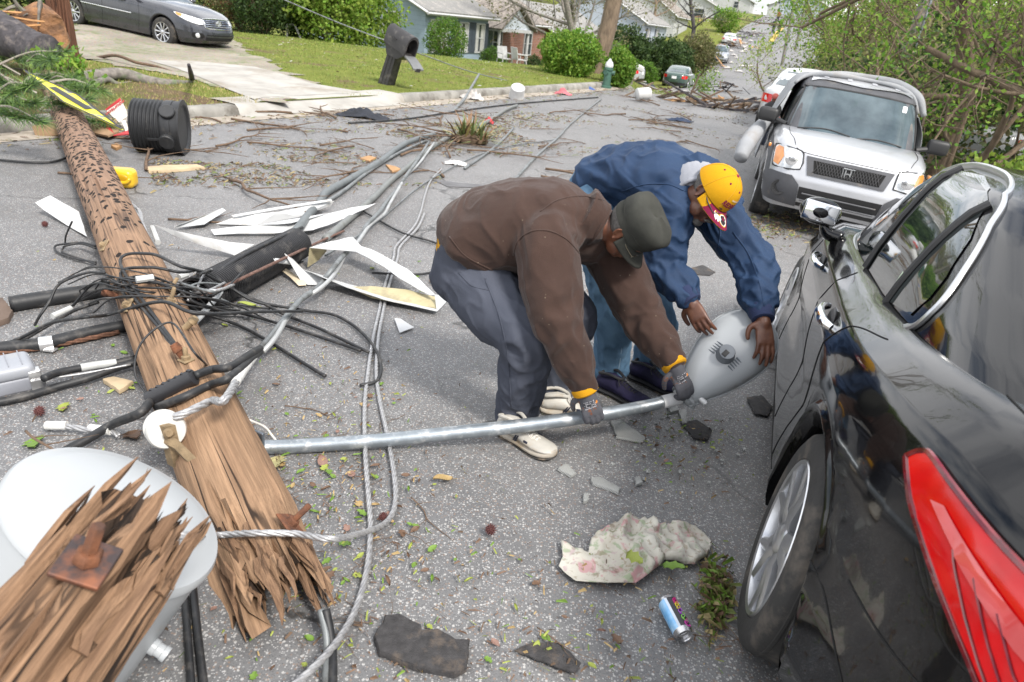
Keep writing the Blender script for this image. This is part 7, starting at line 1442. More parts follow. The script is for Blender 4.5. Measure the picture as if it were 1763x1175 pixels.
def glassmat():
 m, t, b = nm('lamp_glass'); v = coord(t); w = nd(t, 'TexWave', wave_type='BANDS', bands_direction='DIAGONAL'); w.inputs['Scale'].default_value = 70; lk(t, v, w.inputs['Vector']); lk(t, ramp(t, w.outputs['Fac'], [(.3, (.42, .43, .41)), (.7, (.66, .67, .65))]), b.inputs['Base Color']); b.inputs['Roughness'].default_value = .12; b.inputs['Transmission Weight'].default_value = .45; bump(t, b, w.outputs['Fac'], .6, .003); return m
GSH = glassmat()
for lab, q in (('large ribbed glass shard of the lamp lens by the near glove', [(1052, 724), (1068, 722), (1112, 752), (1108, 760), (1062, 752)]), ('ribbed glass shard just in front of the white shoe', [(959, 806), (975, 797), (992, 814), (984, 820)]), ('long ribbed glass shard right of the white shoe', [(1018, 822), (1032, 820), (1068, 840), (1064, 848), (1020, 832)]), ('glass shard beside the long shard, small and clear', [(1092, 824), (1102, 820), (1106, 830), (1096, 834)]), ('clear glass chunk below the long ribbed shard', [(1003, 850), (1014, 848), (1014, 860), (1005, 864)]), ('glass shard under the lamp head clamp', [(1146, 692), (1164, 690), (1168, 706), (1154, 710)]), ('glass shard standing under the lamp head clamp', [(1168, 706), (1182, 704), (1184, 728), (1176, 730)])):
 slab('glass_shard', lab, q, .012, GSH, 'glass shard')['group'] = 'lamp lens shards'
sh0 = None
for k in range(60):
 px, py = rng.gauss(1165, 62), rng.gauss(752, 36)
 if not (1030 < px < 1330 and 690 < py < 860): continue
 if sh0 is None:
  mb = MB(); mb.loft([[(0, 0, 0), (.02, .004, 0), (.016, .018, 0), (.002, .014, 0)], [(.001, .001, .005), (.018, .005, .007), (.014, .016, .005), (.003, .012, .006)]]); sh0 = mb.build('glass_crumb', GSH, label='small clear glass crumb scattered under the lamp head', cat='glass shard', group='glass crumbs under the lamp', smooth=0); o = sh0
 else: o = sh0.copy(); COL.objects.link(o)
 o.location = pg(px, py, .002); o.rotation_euler = (rng.uniform(-.3, .3), rng.uniform(-.3, .3), rng.uniform(0, 6)); s = rng.uniform(.4, 1.3); o.scale = (s, s, s)
def leafmat(name, c1, c2): return mat(name, c1, .6, var=.3, scale=40, col2=c2, bmp=.2, bscale=200)
LM = [leafmat('leaf_green', (.16, .27, .035), (.08, .15, .02)), leafmat('leaf_yellowgreen', (.30, .34, .06), (.18, .22, .04)), leafmat('leaf_tan', (.40, .30, .13), (.25, .16, .07)), leafmat('leaf_brown', (.16, .095, .055), (.09, .05, .032)), leafmat('leaf_pale', (.42, .40, .20), (.30, .26, .12)), leafmat('leaf_pink', (.26, .16, .125), (.18, .10, .08))]
def leaf_mesh(kind):
 mb = MB(); n = 9; L_ = np.linspace(0, 1, n)
 if kind == 0: w = np.sin(PI * L_ ** .8) ** .8 * .28
 elif kind == 1: w = (np.sin(PI * L_ ** .7) ** .6 * .36) * (1 + .35 * np.sin(L_ * 16))
 else: w = np.sin(PI * L_) ** .9 * .16
 G = [[(x - .5, wy * s, .10 * (s * s) * (1 if kind != 2 else 2) + .18 * math.sin(3 * x) * (x - .3)) for s in (-1, -.5, 0, .5, 1)] for x, wy in zip(L_, np.maximum(w, .004))]
 mb.grid(np.array(G)); mb.tube([(-.5, 0, .0), (-.75, .03, .02)], .012, 5); return mb
LF = {}
def leaf(px, py, size, kind, mi, lab, grp, lift=.006):
 k = (kind, mi)
 if k not in LF: LF[k] = leaf_mesh(kind).mesh('leaf', LM[mi], 180)
 o = bpy.data.objects.new('fallen_leaf', LF[k]); COL.objects.link(o); o.location = pg(px, py, lift); o.scale = (size,) * 3; o.rotation_euler = (rng.uniform(-.25, .25), rng.uniform(-.25, .25), rng.uniform(0, 6.28)); o['label'] = lab; o['category'] = 'leaf'
 if grp: o['group'] = grp
 return o
leaf(762, 826, .085, 0, 2, 'large tan yellow leaf lying alone below the lamp arm', None); leaf(475, 800, .10, 1, 4, 'pale yellow leaf just below the lamp bracket', None); leaf(555, 796, .07, 0, 5, 'pinkish brown leaf below the lamp arm near the pole', None); leaf(605, 818, .05, 0, 5, 'pink leaf lying against the steel cable', None); leaf(1160, 978, .075, 1, 0, 'green lobed leaf touching the floral towel edge', None, .03); leaf(1092, 962, .06, 1, 1, 'yellow green leaf lying on the floral towel', None, .06); leaf(640, 548 - 85, .06, 0, 1, 'yellow green leaf lying beside the bent white panel', None); leaf(110, 703, .07, 1, 1, 'pale green leaf beside the spiky seed ball', None); leaf(60, 765, .10, 1, 0, 'green leaf by the white tape wraps on the left', None); leaf(230, 752, .10, 1, 3, 'brown curled leaf between the cable and white tank', None)
leaf(425, 526, .10, 0, 1, 'upright yellow green leaf caught in the wires by the duct', None, .12)
g1 = 'green leaf bits on the asphalt'; g2 = 'brown leaf bits on the asphalt'
regs = [((450, 680), (660, 900), 46), ((560, 760), (800, 1010), 40), ((1060, 1250), (720, 800), 26), ((0, 420), (560, 760), 22), ((600, 1100), (900, 1170), 22), ((350, 600), (900, 1170), 20), ((640, 760), (440, 520), 8)]
for (x0, x1), (y0, y1), n in regs:
 for k in range(n):
  gr = rng.random() < .5
  leaf(rng.uniform(x0, x1), rng.uniform(y0, y1), rng.uniform(.014, .042), rng.choice((0, 1, 2)), rng.choice((0, 0, 1)) if gr else rng.choice((2, 3, 3, 5)), 'small green leaf scattered on the grey asphalt' if gr else 'small dry brown leaf scattered on the grey asphalt', g1 if gr else g2)
BARK = mat('twig_bark', (.13, .085, .055), .9, var=.4, scale=30, bmp=.4)
def twig_mesh(seed, branches=4):
 g = random.Random(seed); mb = MB(); P = [np.array([0, 0, .012])]; d = 0
 for k in range(7): d += g.uniform(-.35, .35); P.append(P[-1] + np.array([math.cos(d), math.sin(d), g.uniform(-.05, .10) if k < 5 else -.05]) * .14)
 mb.tube(np.array(P), [.010, .008, .005, .002], 6, sub=3)
 for k in range(branches):
  i = g.randrange(1, 6); a = g.choice((-1, 1)) * g.uniform(.5, 1.2) + d; q = P[i]; Q = [q]
  for j in range(3): a += g.uniform(-.3, .3); Q.append(Q[-1] + np.array([math.cos(a), math.sin(a), g.uniform(-.02, .12)]) * g.uniform(.06, .12))
  mb.tube(np.array(Q), [.005, .003, .0012], 5, sub=2)
 return mb
TM = [twig_mesh(s, 3 + s % 4).mesh('twig', [BARK], 180) for s in range(8)]
def twig(px, py, size, lab, grp=None, rot=None, lift=.004):
 o = bpy.data.objects.new('twig', TM[rng.randrange(8)]); COL.objects.link(o); o.location = pg(px, py, lift); o.scale = (size,) * 3; o.rotation_euler = (rng.uniform(-.06, .06), rng.uniform(-.06, .06), rng.uniform(0, 6.28) if rot is None else rot); o['label'] = lab; o['category'] = 'twig'
 if grp: o['group'] = grp
 return o
twig(708, 858, .30, 'forked twig lying on the asphalt left of the towel', rot=-.6); twig(925, 1082, .22, 'mossy twig lying over the dark shingle scrap', rot=-.9); twig(1185, 1040, .25, 'brown twig running under the sedan tyre by the can', rot=-.5); twig(1178, 1088, .20, 'short brown twig touching the can end', rot=-.45); twig(45, 745, .5, 'thick bare twig resting on the white tank rim', rot=-.4, lift=.25); twig(1010, 500, .45, 'pale bare twig between the two men', rot=-1.2); twig(490, 700, .3, 'leafy twig behind the lamp bracket', rot=.2); twig(290, 380, 1.0, 'long bare twig on the road behind the pointed panel', rot=.3); twig(100, 300, 1.1, 'long bare twig on the road left of the pole', rot=.4)
for k in range(46): twig(rng.uniform(420, 700), rng.uniform(620, 1100), rng.uniform(.06, .16), 'thin twig fragment scattered on the near asphalt', 'twig fragments on the near asphalt')
for k in range(70):
 x, y = rng.uniform(240, 1250), rng.uniform(195, 320) if k % 2 else rng.uniform(175, 260)
 if 960 < x < 1310 and y > 250: continue
 twig(x, y, rng.uniform(.6, 1.9), 'thin twig lying on the road behind the men', 'twigs on the road behind the men')
def pf(px, py):
 z = 0.
 for _ in range(4): p = pz(px, py, z); z = float(terr(p[0], p[1]))
 return np.array([p[0], p[1], z])
def litter(name, N, sampler, size, mats, lab, seed, flat_=.5, elong=3.):
 g = np.random.default_rng(seed); mb = MB(); V = []; Fc = []; Mi = []
 for k in range(N):
  p = sampler(g)
  if p is None: continue
  a = g.uniform(0, 2 * PI); l_ = size * g.uniform(.4, 1.6) * g.uniform(1, elong); w = size * g.uniform(.25, .7); dx, dy = math.cos(a), math.sin(a); o = len(V); z = g.uniform(.0, .012 + size * flat_)
  V += [(p[0] - dx * l_ / 2 - dy * w / 2, p[1] - dy * l_ / 2 + dx * w / 2, p[2] + z * .3 + .004), (p[0] - dx * l_ / 2 + dy * w / 2, p[1] - dy * l_ / 2 - dx * w / 2, p[2] + .004), (p[0] + dx * l_ / 2, p[1] + dy * l_ / 2, p[2] + z * g.uniform(.3, 1) + .005), (p[0] + dx * l_ * .2 - dy * w * .7, p[1] + dy * l_ * .2 + dx * w * .7, p[2] + z + .005)]
  Fc.append((o, o + 1, o + 2, o + 3)); Mi.append(int(g.integers(0, len(mats))))
 mb.v = V; mb.f = Fc; mb.m = Mi; return mb.build(name, mats, kind='stuff', label=lab, cat='litter', smooth=0)
def near_s(g):
 u = g.random()
 if u < .40: x, y = g.normal(560, 90), g.normal(800, 150)
 elif u < .55: x, y = g.normal(1180, 60), g.normal(770, 40)
 elif u < .75: x, y = g.uniform(550, 1240), g.uniform(950, 1175)
 else: x, y = g.uniform(0, 1250), g.uniform(420, 1175)
 if not (0 < x < 1340 and 400 < y < 1190): return None
 return pf(x, y)
litter('leaf_crumbs', 1700, near_s, .009, [LM[0], LM[1], LM[3], LM[2], BARK, LM[3]], 'leaf crumbs and bark bits strewn over the near asphalt', 3)
def far_s(g):
 u = g.random()
 if u < .55:
  y = g.choice([205, 232, 262, 285, 308]) + g.normal(0, 9); x = g.uniform(330, 1280) if y < 270 else g.uniform(260, 760)
 elif u < .8: x, y = g.normal(820, 70), g.normal(225, 16)
 else: x, y = g.uniform(880, 1290), g.normal(196, 9)
 if y < 160: return None
 p = pf(x, y); k = noise.noise(Vector((p[0] * .9, p[1] * .9, 7)))
 return p if k > .02 else None
STRAW_ = leafmat('straw_brown', (.20, .14, .08), (.11, .08, .045)); STRAW = [leafmat('straw', (.33, .27, .13), (.19, .15, .07)), leafmat('moss_green', (.15, .19, .04), (.09, .11, .03)), STRAW_, LM[3], BARK]
litter('road_debris', 11000, far_s, .021, STRAW, 'bands of straw, moss and leaf debris across the road', 5, .6, 4.)
def gutter_s(g):
 t = g.uniform(2, 26); n = g.normal(-8.2, .35); q = xy(t, n); return np.array([q[0], q[1], float(terr(*q))])
litter('gutter_debris', 1800, gutter_s, .03, STRAW, 'dead leaves and straw lying along the gutter', 6, .4, 4.)
def tyre_s(g):
 x, y = g.normal(1232, 15), g.normal(1030, 34)
 return pf(x, y) if x < 1262 else None
litter('grass_tuft', 520, tyre_s, .011, [STRAW[1], STRAW[1], STRAW[0], LM[0], LM[3], BARK], 'mossy grass bits against the sedan tyre', 8, 2.2, 5.)
def suv_s(g):
 x, y = g.uniform(1290, 1420), g.normal(385, 16); return pf(x, y)
litter('leaf_heap', 700, suv_s, .025, [STRAW[0], STRAW[3], BARK, STRAW[1]], 'dry leaf heap under the silver SUV bumper', 9, .8, 3)
def seedball(px, py, lab, r=.020):
 c = pg(px, py, r * 1.1); mb = MB(); mb.ball(c, r * .7, 12)
 for k in range(70):
  z = 1 - 2 * (k + .5) / 70; a = k * 2.39996; q = np.array([math.sqrt(1 - z * z) * math.cos(a), math.sqrt(1 - z * z) * math.sin(a), z]); mb.tube([c + q * r * .6, c + q * r * 1.1], [r * .14, r * .03], 4)
 mb.build('seed_ball', quick('seed_brown', (.09, .03, .028), .85, var=.4), label=lab, cat='seed pod', smooth=0)
seedball(68, 708, 'spiky dark red seed ball below the grey splice box', .022); seedball(845, 912, 'spiky brown seed ball left of the towel', .02); seedball(77, 386, 'spiky brown seed ball left of the pole by the white panel', .022); seedball(660, 890, 'spiky seed ball beside the steel cable loop', .016)
def rag(name, label, px, py, w, h, m_, cat='cloth', ht=.08, rot=0., seed=0):
 c = pg(px, py); G = []
 for i in np.linspace(-1, 1, 22):
  row = []
  for j in np.linspace(-1, 1, 22):
   r = math.hypot(i, j); k = .8 + .5 * noise.noise(Vector((math.atan2(j, i) * 1.2, seed, 0))); x, y = i * w / 2 * k, j * h / 2 * k; z = max(0, ht * (1 - r * .8)) * (.6 + 1.3 * abs(noise.noise(Vector((i * 2.5, j * 2.5, seed + 3))))) + .01
   row.append((c[0] + x * math.cos(rot) - y * math.sin(rot), c[1] + x * math.sin(rot) + y * math.cos(rot), c[2] + z))
  G.append(row)
 mb = MB(); mb.grid(np.array(G), .004); return mb.build(name, m_, label=label, cat=cat, smooth=180)
rag('rag', 'crumpled white rag on the road behind the brown fleece man', 785, 283, .34, .26, quick('white_rag', (.48, .465, .45), .9, var=.2, scale=30, dirt=(.3, .26, .22)), ht=.05, seed=2); rag('rag', 'dark blue black cloth heap near the driveway gutter', 625, 203, .95, .4, quick('dark_rag', (.022, .026, .036), .8, var=.5), ht=.16, seed=4); rag('rag', 'navy cloth lying flat on the road before the debris line', 1168, 209, .7, .35, quick('navy_rag', (.03, .05, .10), .8, var=.4), ht=.08, seed=5); rag('rag', 'white bag in the gutter left of the bucket', 815, 172, .55, .35, quick('white_rag', (.48, .465, .45), .9), ht=.18, seed=6); rag('rag', 'red scrap among the debris near the yucca clump', 842, 213, .2, .16, quick('red_scrap', (.5, .04, .05), .6), ht=.1, seed=7); rag('rag', 'pink cloth heap in the gutter right of the bucket', 967, 163, .5, .3, quick('pink_rag', (.45, .13, .15), .9), ht=.15, seed=8)
c = pg(890, 172); m = MB(); d = nrm((.1, -.5, .85)); m.lathe([(.001, 0), (.15, 0), (.16, .01), (.175, .22), (.18, .23), (.18, .25), (.17, .25), (.15, .02), (.001, .02)], c + np.array([0, 0, .27]), -d, 32, cap=False); m.build('bucket', quick('bucket_white', (.5, .5, .5), .4), label='white plastic bucket upturned in the gutter on the left', cat='bucket')
m = MB(); m.poly([J(1014, 149, 21.2), J(1014, 166, 21.2), J(1032, 167, 21.0), J(1030, 158, 21.2)], .03); m.build('blue_crate', quick('crate_blue', (.06, .12, .34), .5), label='blue plastic crate corner in the gutter beside the hydrant', cat='crate')
yc = thing('yucca_clump', 'uprooted spiky yucca clump lying on the road behind the pipes', 'plant', pg(808, 245)); m = MB(); c = pg(808, 246)
for k in range(110):
 a = rng.uniform(0, 6.28); el = rng.uniform(.1, 1.3); L_ = rng.uniform(.35, .62); d = np.array([math.cos(a) * math.cos(el), math.sin(a) * math.cos(el), math.sin(el)]); s = np.array([-math.sin(a), math.cos(a), 0]); b0 = c + np.array([rng.uniform(-.2, .2), rng.uniform(-.12, .12), .02]); w = .018; P = [b0, b0 + d * L_ * .5, b0 + d * L_ - np.array([0, 0, .12 * L_])]; m.cur = 0 if rng.random() < .6 else (1 if rng.random() < .5 else 2)
 m.add([P[0] - s * w, P[0] + s * w, P[1] + s * w * .9, P[1] - s * w * .9, P[2]], [(0, 1, 2, 3), (3, 2, 4)])
m.build('blades', [quick('yucca_green', (.14, .18, .06), .5, var=.4), quick('yucca_yellow', (.34, .28, .10), .6, var=.3), quick('yucca_brown', (.22, .13, .07), .8)], yc, smooth=0); m = MB(); m.ball(c + np.array([.02, 0, .04]), (.26, .18, .09), 14); m.build('root_ball', quick('soil', (.10, .065, .04), .95, bmp=1, bscale=30), yc)
def quads(name, C, size, mats, parent=None, seed=0, droop=.3, label=None, cat=None, kind=None, asp=.55):
 g = np.random.default_rng(seed); N = len(C); C = np.asarray(C); s = size * g.uniform(.55, 1.35, N); a = g.normal(0, 1, (N, 3)); a[:, 2] -= droop; a /= np.linalg.norm(a, axis=1)[:, None]; b = np.cross(a, g.normal(0, 1, (N, 3))); b /= np.linalg.norm(b, axis=1)[:, None]; s = s[:, None]
 V = np.stack([C - a * s * .5, C + b * s * asp * .5, C + a * s * .5, C - b * s * asp * .5], 1).reshape(-1, 3)
 me = bpy.data.meshes.new(name); me.vertices.add(4 * N); me.vertices.foreach_set('co', V.ravel()); me.loops.add(4 * N); me.loops.foreach_set('vertex_index', np.arange(4 * N)); me.polygons.add(N); me.polygons.foreach_set('loop_start', np.arange(0, 4 * N, 4)); me.polygons.foreach_set('loop_total', np.full(N, 4))
 for m in mats: me.materials.append(m)
 me.polygons.foreach_set('material_index', g.integers(0, len(mats), N)); me.update(); me.validate(); o = bpy.data.objects.new(name, me); COL.objects.link(o); return fin(o, parent, label, cat, None, kind)
def lm2(name, c):
 m, t, b = nm(name); v = coord(t); cc = ramp(t, noi(t, v, 2.5, 4), [(.3, tuple(x * .65 for x in c)), (.7, tuple(min(1, x * 1.3) for x in c))]); lk(t, cc, b.inputs['Base Color']); b.inputs['Roughness'].default_value = .6; b.inputs['Specular IOR Level'].default_value = .3
 tr = nd(t, 'BsdfTranslucent'); lk(t, cc, tr.inputs['Color']); ms = nd(t, 'MixShader'); ms.inputs[0].default_value = .35; lk(t, b.outputs[0], ms.inputs[1]); lk(t, tr.outputs[0], ms.inputs[2]); lk(t, ms.outputs[0], [n for n in t.nodes if n.type == 'OUTPUT_MATERIAL'][0].inputs[0]); return m
FRESH = [lm2('fresh_leaf_a', (.14, .26, .028)), lm2('fresh_leaf_b', (.21, .31, .045)), lm2('fresh_leaf_c', (.10, .22, .025))]
SPRING = [lm2('spring_leaf_a', (.26, .34, .06)), lm2('spring_leaf_b', (.17, .26, .04)), lm2('spring_leaf_c', (.32, .36, .10))]
DARKL = [lm2('dark_leaf_a', (.045, .085, .022)), lm2('dark_leaf_b', (.075, .12, .032)), lm2('dark_leaf_c', (.03, .06, .018))]
OLIVE = [lm2('olive_leaf_a', (.16, .16, .06)), lm2('olive_leaf_b', (.11, .13, .045)), lm2('olive_leaf_c', (.20, .18, .09))]
TRB = mat('tree_bark', (.17, .125, .085), .95, var=.5, scale=9, bmp=.9, bscale=18, stretch=(1, 1, .35), bdist=.03); GRB = mat('grey_bark', (.20, .18, .16), .95, var=.5, scale=12, bmp=.8, bscale=25, dirt=(.12, .16, .08), dsc=7, dth=.6); DKB = mat('dark_bark', (.06, .055, .06), .95, var=.5, scale=14, bmp=1., bscale=30, dirt=(.14, .12, .11), dsc=9, dth=.6)
def tree(name, label, base, h, r, mats, nleaf, lsize, seed=0, spread=.5, first=.35, lean=(0, 0), bark=None, levels=3, cat='tree', stems=1, clump=.35, kids=5, group=None, cluster=26):
 g = random.Random(seed); base = np.asarray(base, float); root = thing(name, label, cat, base, group=group); mb = MB(); tips = []
 def grow(p, d, L_, rad, lev):
  n = 5; P = [p]; 
  for k in range(n):
   d = nrm(d + np.array([g.gauss(0, .13), g.gauss(0, .13), g.gauss(.03, .08)])); P.append(P[-1] + d * L_ / n)
  mb.tube(np.array(P), [rad, rad * .55], 8 if lev == 0 else 5, cap=False)
  if lev >= levels: tips.extend(P[2:]); return
  k0 = int(first * n) if lev == 0 else 1
  for k in range(kids if lev else kids + 2):
   i = g.randrange(k0 + (1 if lev == 0 else 0), n + 1); f = i / n; a = g.uniform(0, 2 * PI); s, u, _ = frame(d); q = nrm(d * g.uniform(.35, .9) + (s * math.cos(a) + u * math.sin(a)) * (spread + .5)); grow(P[i], q, L_ * g.uniform(.42, .66), rad * (1 - f * .5) * .5, lev + 1)
  if lev: tips.append(P[-1])
 for s in range(stems):
  a = g.uniform(0, 6.28); off = np.array([math.cos(a), math.sin(a), 0]) * (.25 * s if stems > 1 else 0); grow(base + off * .5 - np.array([0, 0, .1]), nrm(np.array([lean[0], lean[1], 1.]) + (off * 1.1 if stems > 1 else 0)), h * (.62 if stems == 1 else .6), r if stems == 1 else r * g.uniform(.6, 1), 0)
 mb.build('trunk', bark or TRB, root, smooth=180)
 if nleaf:
  gg = np.random.default_rng(seed + 5); T = np.array(tips); sel = T[gg.integers(0, len(T), max(1, nleaf // cluster))]; C = np.repeat(sel, cluster, 0) + gg.normal(0, clump, (len(sel) * cluster, 3)) * np.array([1, 1, .7]); quads('crown', C, lsize, mats, root, seed)
 return root
def bush(name, label, c, rad, mats, n, lsize, seed=0, stem=True, cat='shrub', group=None, rough=.35):
 g = np.random.default_rng(seed); root = thing(name, label, cat, c, group=group); c = np.asarray(c, float); rad = np.asarray(rad, float); d = g.normal(0, 1, (n, 3)); d /= np.linalg.norm(d, axis=1)[:, None]; rr = np.array([1 + rough * noise.noise(Vector(q * 2.2) + Vector((seed, 0, 0))) + .5 * rough * noise.noise(Vector(q * 6) + Vector((0, seed, 0))) for q in d]); k = g.uniform(.25, 1, n) ** (1 / 2.2); P = c + np.array([0, 0, rad[2] * .92]) + d * rad * (rr * k)[:, None]; P[:, 2] = np.maximum(P[:, 2], c[2] + .03); quads('foliage', P, lsize, mats, root, seed, asp=.6)
 if stem:
  mb = MB()
  for s in range(7): a = s * .9 + seed; mb.tube([c + np.array([.1 * math.cos(a), .1 * math.sin(a), -.05]), c + np.array([.35 * rad[0] * math.cos(a), .35 * rad[1] * math.sin(a), rad[2] * .7]), c + np.array([.7 * rad[0] * math.cos(a), .7 * rad[1] * math.sin(a), rad[2] * 1.3])], [.04, .025, .008], 6, sub=3)
  mb.build('stems', TRB, root, smooth=180)
 return root
def gp(px, py, Y):  # ground under a pixel column at distance Y
 p = J(px, py, Y); p[2] = float(lawn_z(p[0], p[1])); return p
bush('shrub', 'dark green rounded shrub at the right end of the hedge behind the grey sedan', gp(455, 30, 27.5), (1.25, 1.1, 1.45), DARKL, 9000, .10, 1); bush('shrub', 'brownish green shrub directly behind the grey sedan bonnet', gp(412, 20, 28.5), (1.3, 1.1, 1.5), [DARKL[1], OLIVE[0], OLIVE[2], quick('russet_leaf', (.17, .085, .04), .8)], 9000, .10, 2)
bush('shrub', 'dark shrub behind the grey sedan roof, tallest of the hedge', gp(330, 0, 31), (2.2, 1.4, 2.2), DARKL, 9000, .12, 3); bush('shrub', 'wide dark evergreen mass behind the fallen trunk at top left', gp(40, 10, 27), (4.2, 2.2, 1.7), DARKL, 16000, .13, 4)
for i, (x, Y, a, b2) in enumerate(((520, 29, 1.5, 1.5), (565, 28, 1.7, 1.9), (615, 30, 1.6, 1.8))): bush('thicket', ('loose yellow green thicket left of the blue house, leftmost of three', 'loose yellow green thicket left of the blue house, middle of three', 'loose yellow green thicket against the blue house gable')[i], gp(x, 70, Y), (a, 1.4, b2), [FRESH[0], FRESH[1], SPRING[0], SPRING[1]], 9000, .15, 10 + i, rough=.6, group='yellow green thickets')
bush('shrub', 'clipped round green shrub at the blue house corner', gp(766, 100, 33.5), (1.0, 1.0, .98), [FRESH[2], DARKL[1], FRESH[2], SPRING[1]], 9000, .075, 20, rough=.15); bush('shrub', 'small round shrub at the foot of the brick porch', gp(850, 108, 36), (.75, .75, .55), [FRESH[2], DARKL[1]], 4500, .08, 21, rough=.2)
bush('shrub', 'large bright green bush on the lawn left of the tall trunk', pg(976, 137), (1.02, 1.0, .80), [FRESH[0], FRESH[1], FRESH[2]], 12000, .09, 22, rough=.3); bush('shrub', 'small upright green bush just right of the tall trunk', pg(1056, 152) + np.array([0.15, .6, 0]), (.55, .5, .6), [FRESH[0], FRESH[2], SPRING[1]], 5500, .09, 23, rough=.35); bush('shrub', 'dense green bush behind the damaged white mailbox', pg(1106, 152) + np.array([.1, .8, 0]), (.85, .8, .85), [FRESH[2], DARKL[1], FRESH[0]], 8000, .09, 24, rough=.35); bush('shrub', 'dark low shrub by the brick gable house', gp(918, 118, 38), (.5, .5, .5), DARKL, 2500, .08, 25)
tree('tree', 'tall brown tree trunk standing on the lawn between the green bushes', pg(1022, 134), 15, .33, SPRING, 1500, .2, 31, first=.55, lean=(.05, 0), kids=4, levels=2, spread=.3)
tree('tree', 'bare dark tree by the far side drive, beside the standing person', pg(1187, 88), 9, .26, OLIVE, 500, .2, 32, first=.3, kids=4, bark=DKB, lean=(.05, 0)); tree('tree', 'bare slim tree standing left of the standing person', pg(1116, 96), 10, .2, OLIVE, 400, .2, 33, first=.4, kids=3, bark=TRB); tree('tree', 'vine covered pale tree above the large green bush', gp(1000, 60, 40), 11, .2, OLIVE, 2200, .16, 34, bark=GRB, first=.15, spread=.35, kids=6); tree('tree', 'vine covered pale tree left of the tall brown trunk', gp(985, 60, 46), 12, .2, OLIVE, 2400, .16, 35, bark=GRB, first=.15, spread=.35, kids=6)
for i, (x, Y, h, mt_, n) in enumerate(((1080, 52, 3.2, DARKL, 9000), (1060, 47, 2.0, FRESH, 6000), (1140, 58, 3.3, DARKL, 9000), (1200, 66, 3.5, OLIVE, 7000), (1165, 62, 3.0, DARKL, 7000), (1240, 98, 3.2, FRESH, 4000))): bush('evergreen', ('dark evergreen behind the silver sedan on the side drive', 'light green evergreen right of the vine covered trees', 'dark evergreen below the far white house', 'battered olive evergreen beside the far grey SUV', 'dark evergreen between the white house and the bare tree', 'green tree on the far hill left of the road top')[i], gp(x, 80, Y), (h * .55, h * .5, h * .5), mt_, n, .2, 40 + i, rough=.5, cat='tree')
tree('tree', 'leafy tree with a stout trunk right of the silver SUV', pY(1625, 250, 13.5) * np.array([1, 1, 0]) + np.array([0, 0, -.25]), 6.6, .20, FRESH, 5500, .072, 51, first=.30, spread=.6, kids=5, clump=.30, lean=(.04, -.05))
tree('tree', 'many stemmed brown tree leaning right behind the black sedan', pY(1672, 255, 12.2) * np.array([1, 1, 0]) + np.array([0, 0, -.25]), 5.2, .075, FRESH + SPRING, 1500, .085, 52, first=.4, stems=8, spread=.25, kids=3, clump=.3, lean=(.35, 0), levels=2)
tree('tree', 'bright leaved tree at the right edge above the black sedan', pY(1850, 260, 11) * np.array([1, 1, 0]), 6.5, .2, FRESH, 6500, .072, 53, first=.25, spread=.75, kids=6, clump=.3, lean=(-.28, -.1))
bush('shrub', 'low leafy shrub at the right edge just behind the sedan roof', pY(1758, 262, 9.2) * np.array([1, 1, 0]) + np.array([0, 0, -.25]), (.9, .6, .55), [FRESH[0], FRESH[1], SPRING[0]], 2200, .10, 54, rough=.6)
for i, (x, Y, h, mt_, n, ls) in enumerate(((1425, 34, 8, FRESH + SPRING, 10000, .12), (1480, 28, 8.5, SPRING + OLIVE, 5500, .085), (1540, 24, 8.5, OLIVE + SPRING, 5500, .085), (1590, 30, 9, SPRING, 6000, .10), (1700, 20, 8, OLIVE + DARKL, 7000, .085), (1510, 42, 10, FRESH, 8000, .17), (1440, 58, 9, SPRING, 7000, .2), (1760, 17, 8, OLIVE + FRESH[:1], 5500, .08))):
 b0 = pY(x, 200, Y); b0[2] = float(terr(b0[0], b0[1])) - .1; tree('tree', ('yellow green tree beyond the silver SUV on the right verge', 'half bare spring tree right of the covered SUV roof', 'grey brown tangled tree behind the SUV', 'pale green tree behind the leaning pole', 'dark olive tree behind the leaning stems on the right', 'tall fresh green tree at the back of the right verge', 'distant yellow green tree where the road climbs', 'fresh green tree at the far right edge')[i], b0, h, .16, mt_, n, ls, 60 + i, first=.12, spread=.7, kids=6, clump=.42, cluster=18)
for i, (x, Y, w, h) in enumerate(((1560, 22, 3, 1.3), (1640, 19, 3, 1.5), (1720, 17, 3, 1.7), (1460, 30, 3, 1.2), (1790, 14, 2.5, 1.5), (1500, 45, 6, 2.2))):
 b0 = pY(x, 200, Y); b0[2] = float(terr(b0[0], b0[1])) - .1; bush('undergrowth', ('tangled undergrowth behind the covered SUV', 'tangled undergrowth behind the stout tree trunk', 'dark undergrowth behind the leaning stems', 'undergrowth at the kerb beyond the SUV roof', 'dark undergrowth at the far right edge', 'broad undergrowth at the back of the right verge')[i], b0, (w, w * .6, h), DARKL + OLIVE, 7000, .14, 80 + i, rough=.7)
tree('fallen_branch', 'sparse downed branch with fresh leaves across the road left of the SUV', pg(1300, 170) + np.array([1.2, 1, 0]), 4.0, .07, SPRING, 900, .12, 90, first=.1, spread=.8, kids=5, clump=.3, lean=(-1.3, -.4), cat='branch', levels=2); tree('fallen_branch', 'leafy branch lying behind the green sedan', pg(1185, 160), 2.0, .05, FRESH, 900, .12, 91, first=.1, spread=.9, kids=5, clump=.25, lean=(1.5, .2), cat='branch', levels=2)
g = np.random.default_rng(4); C = []
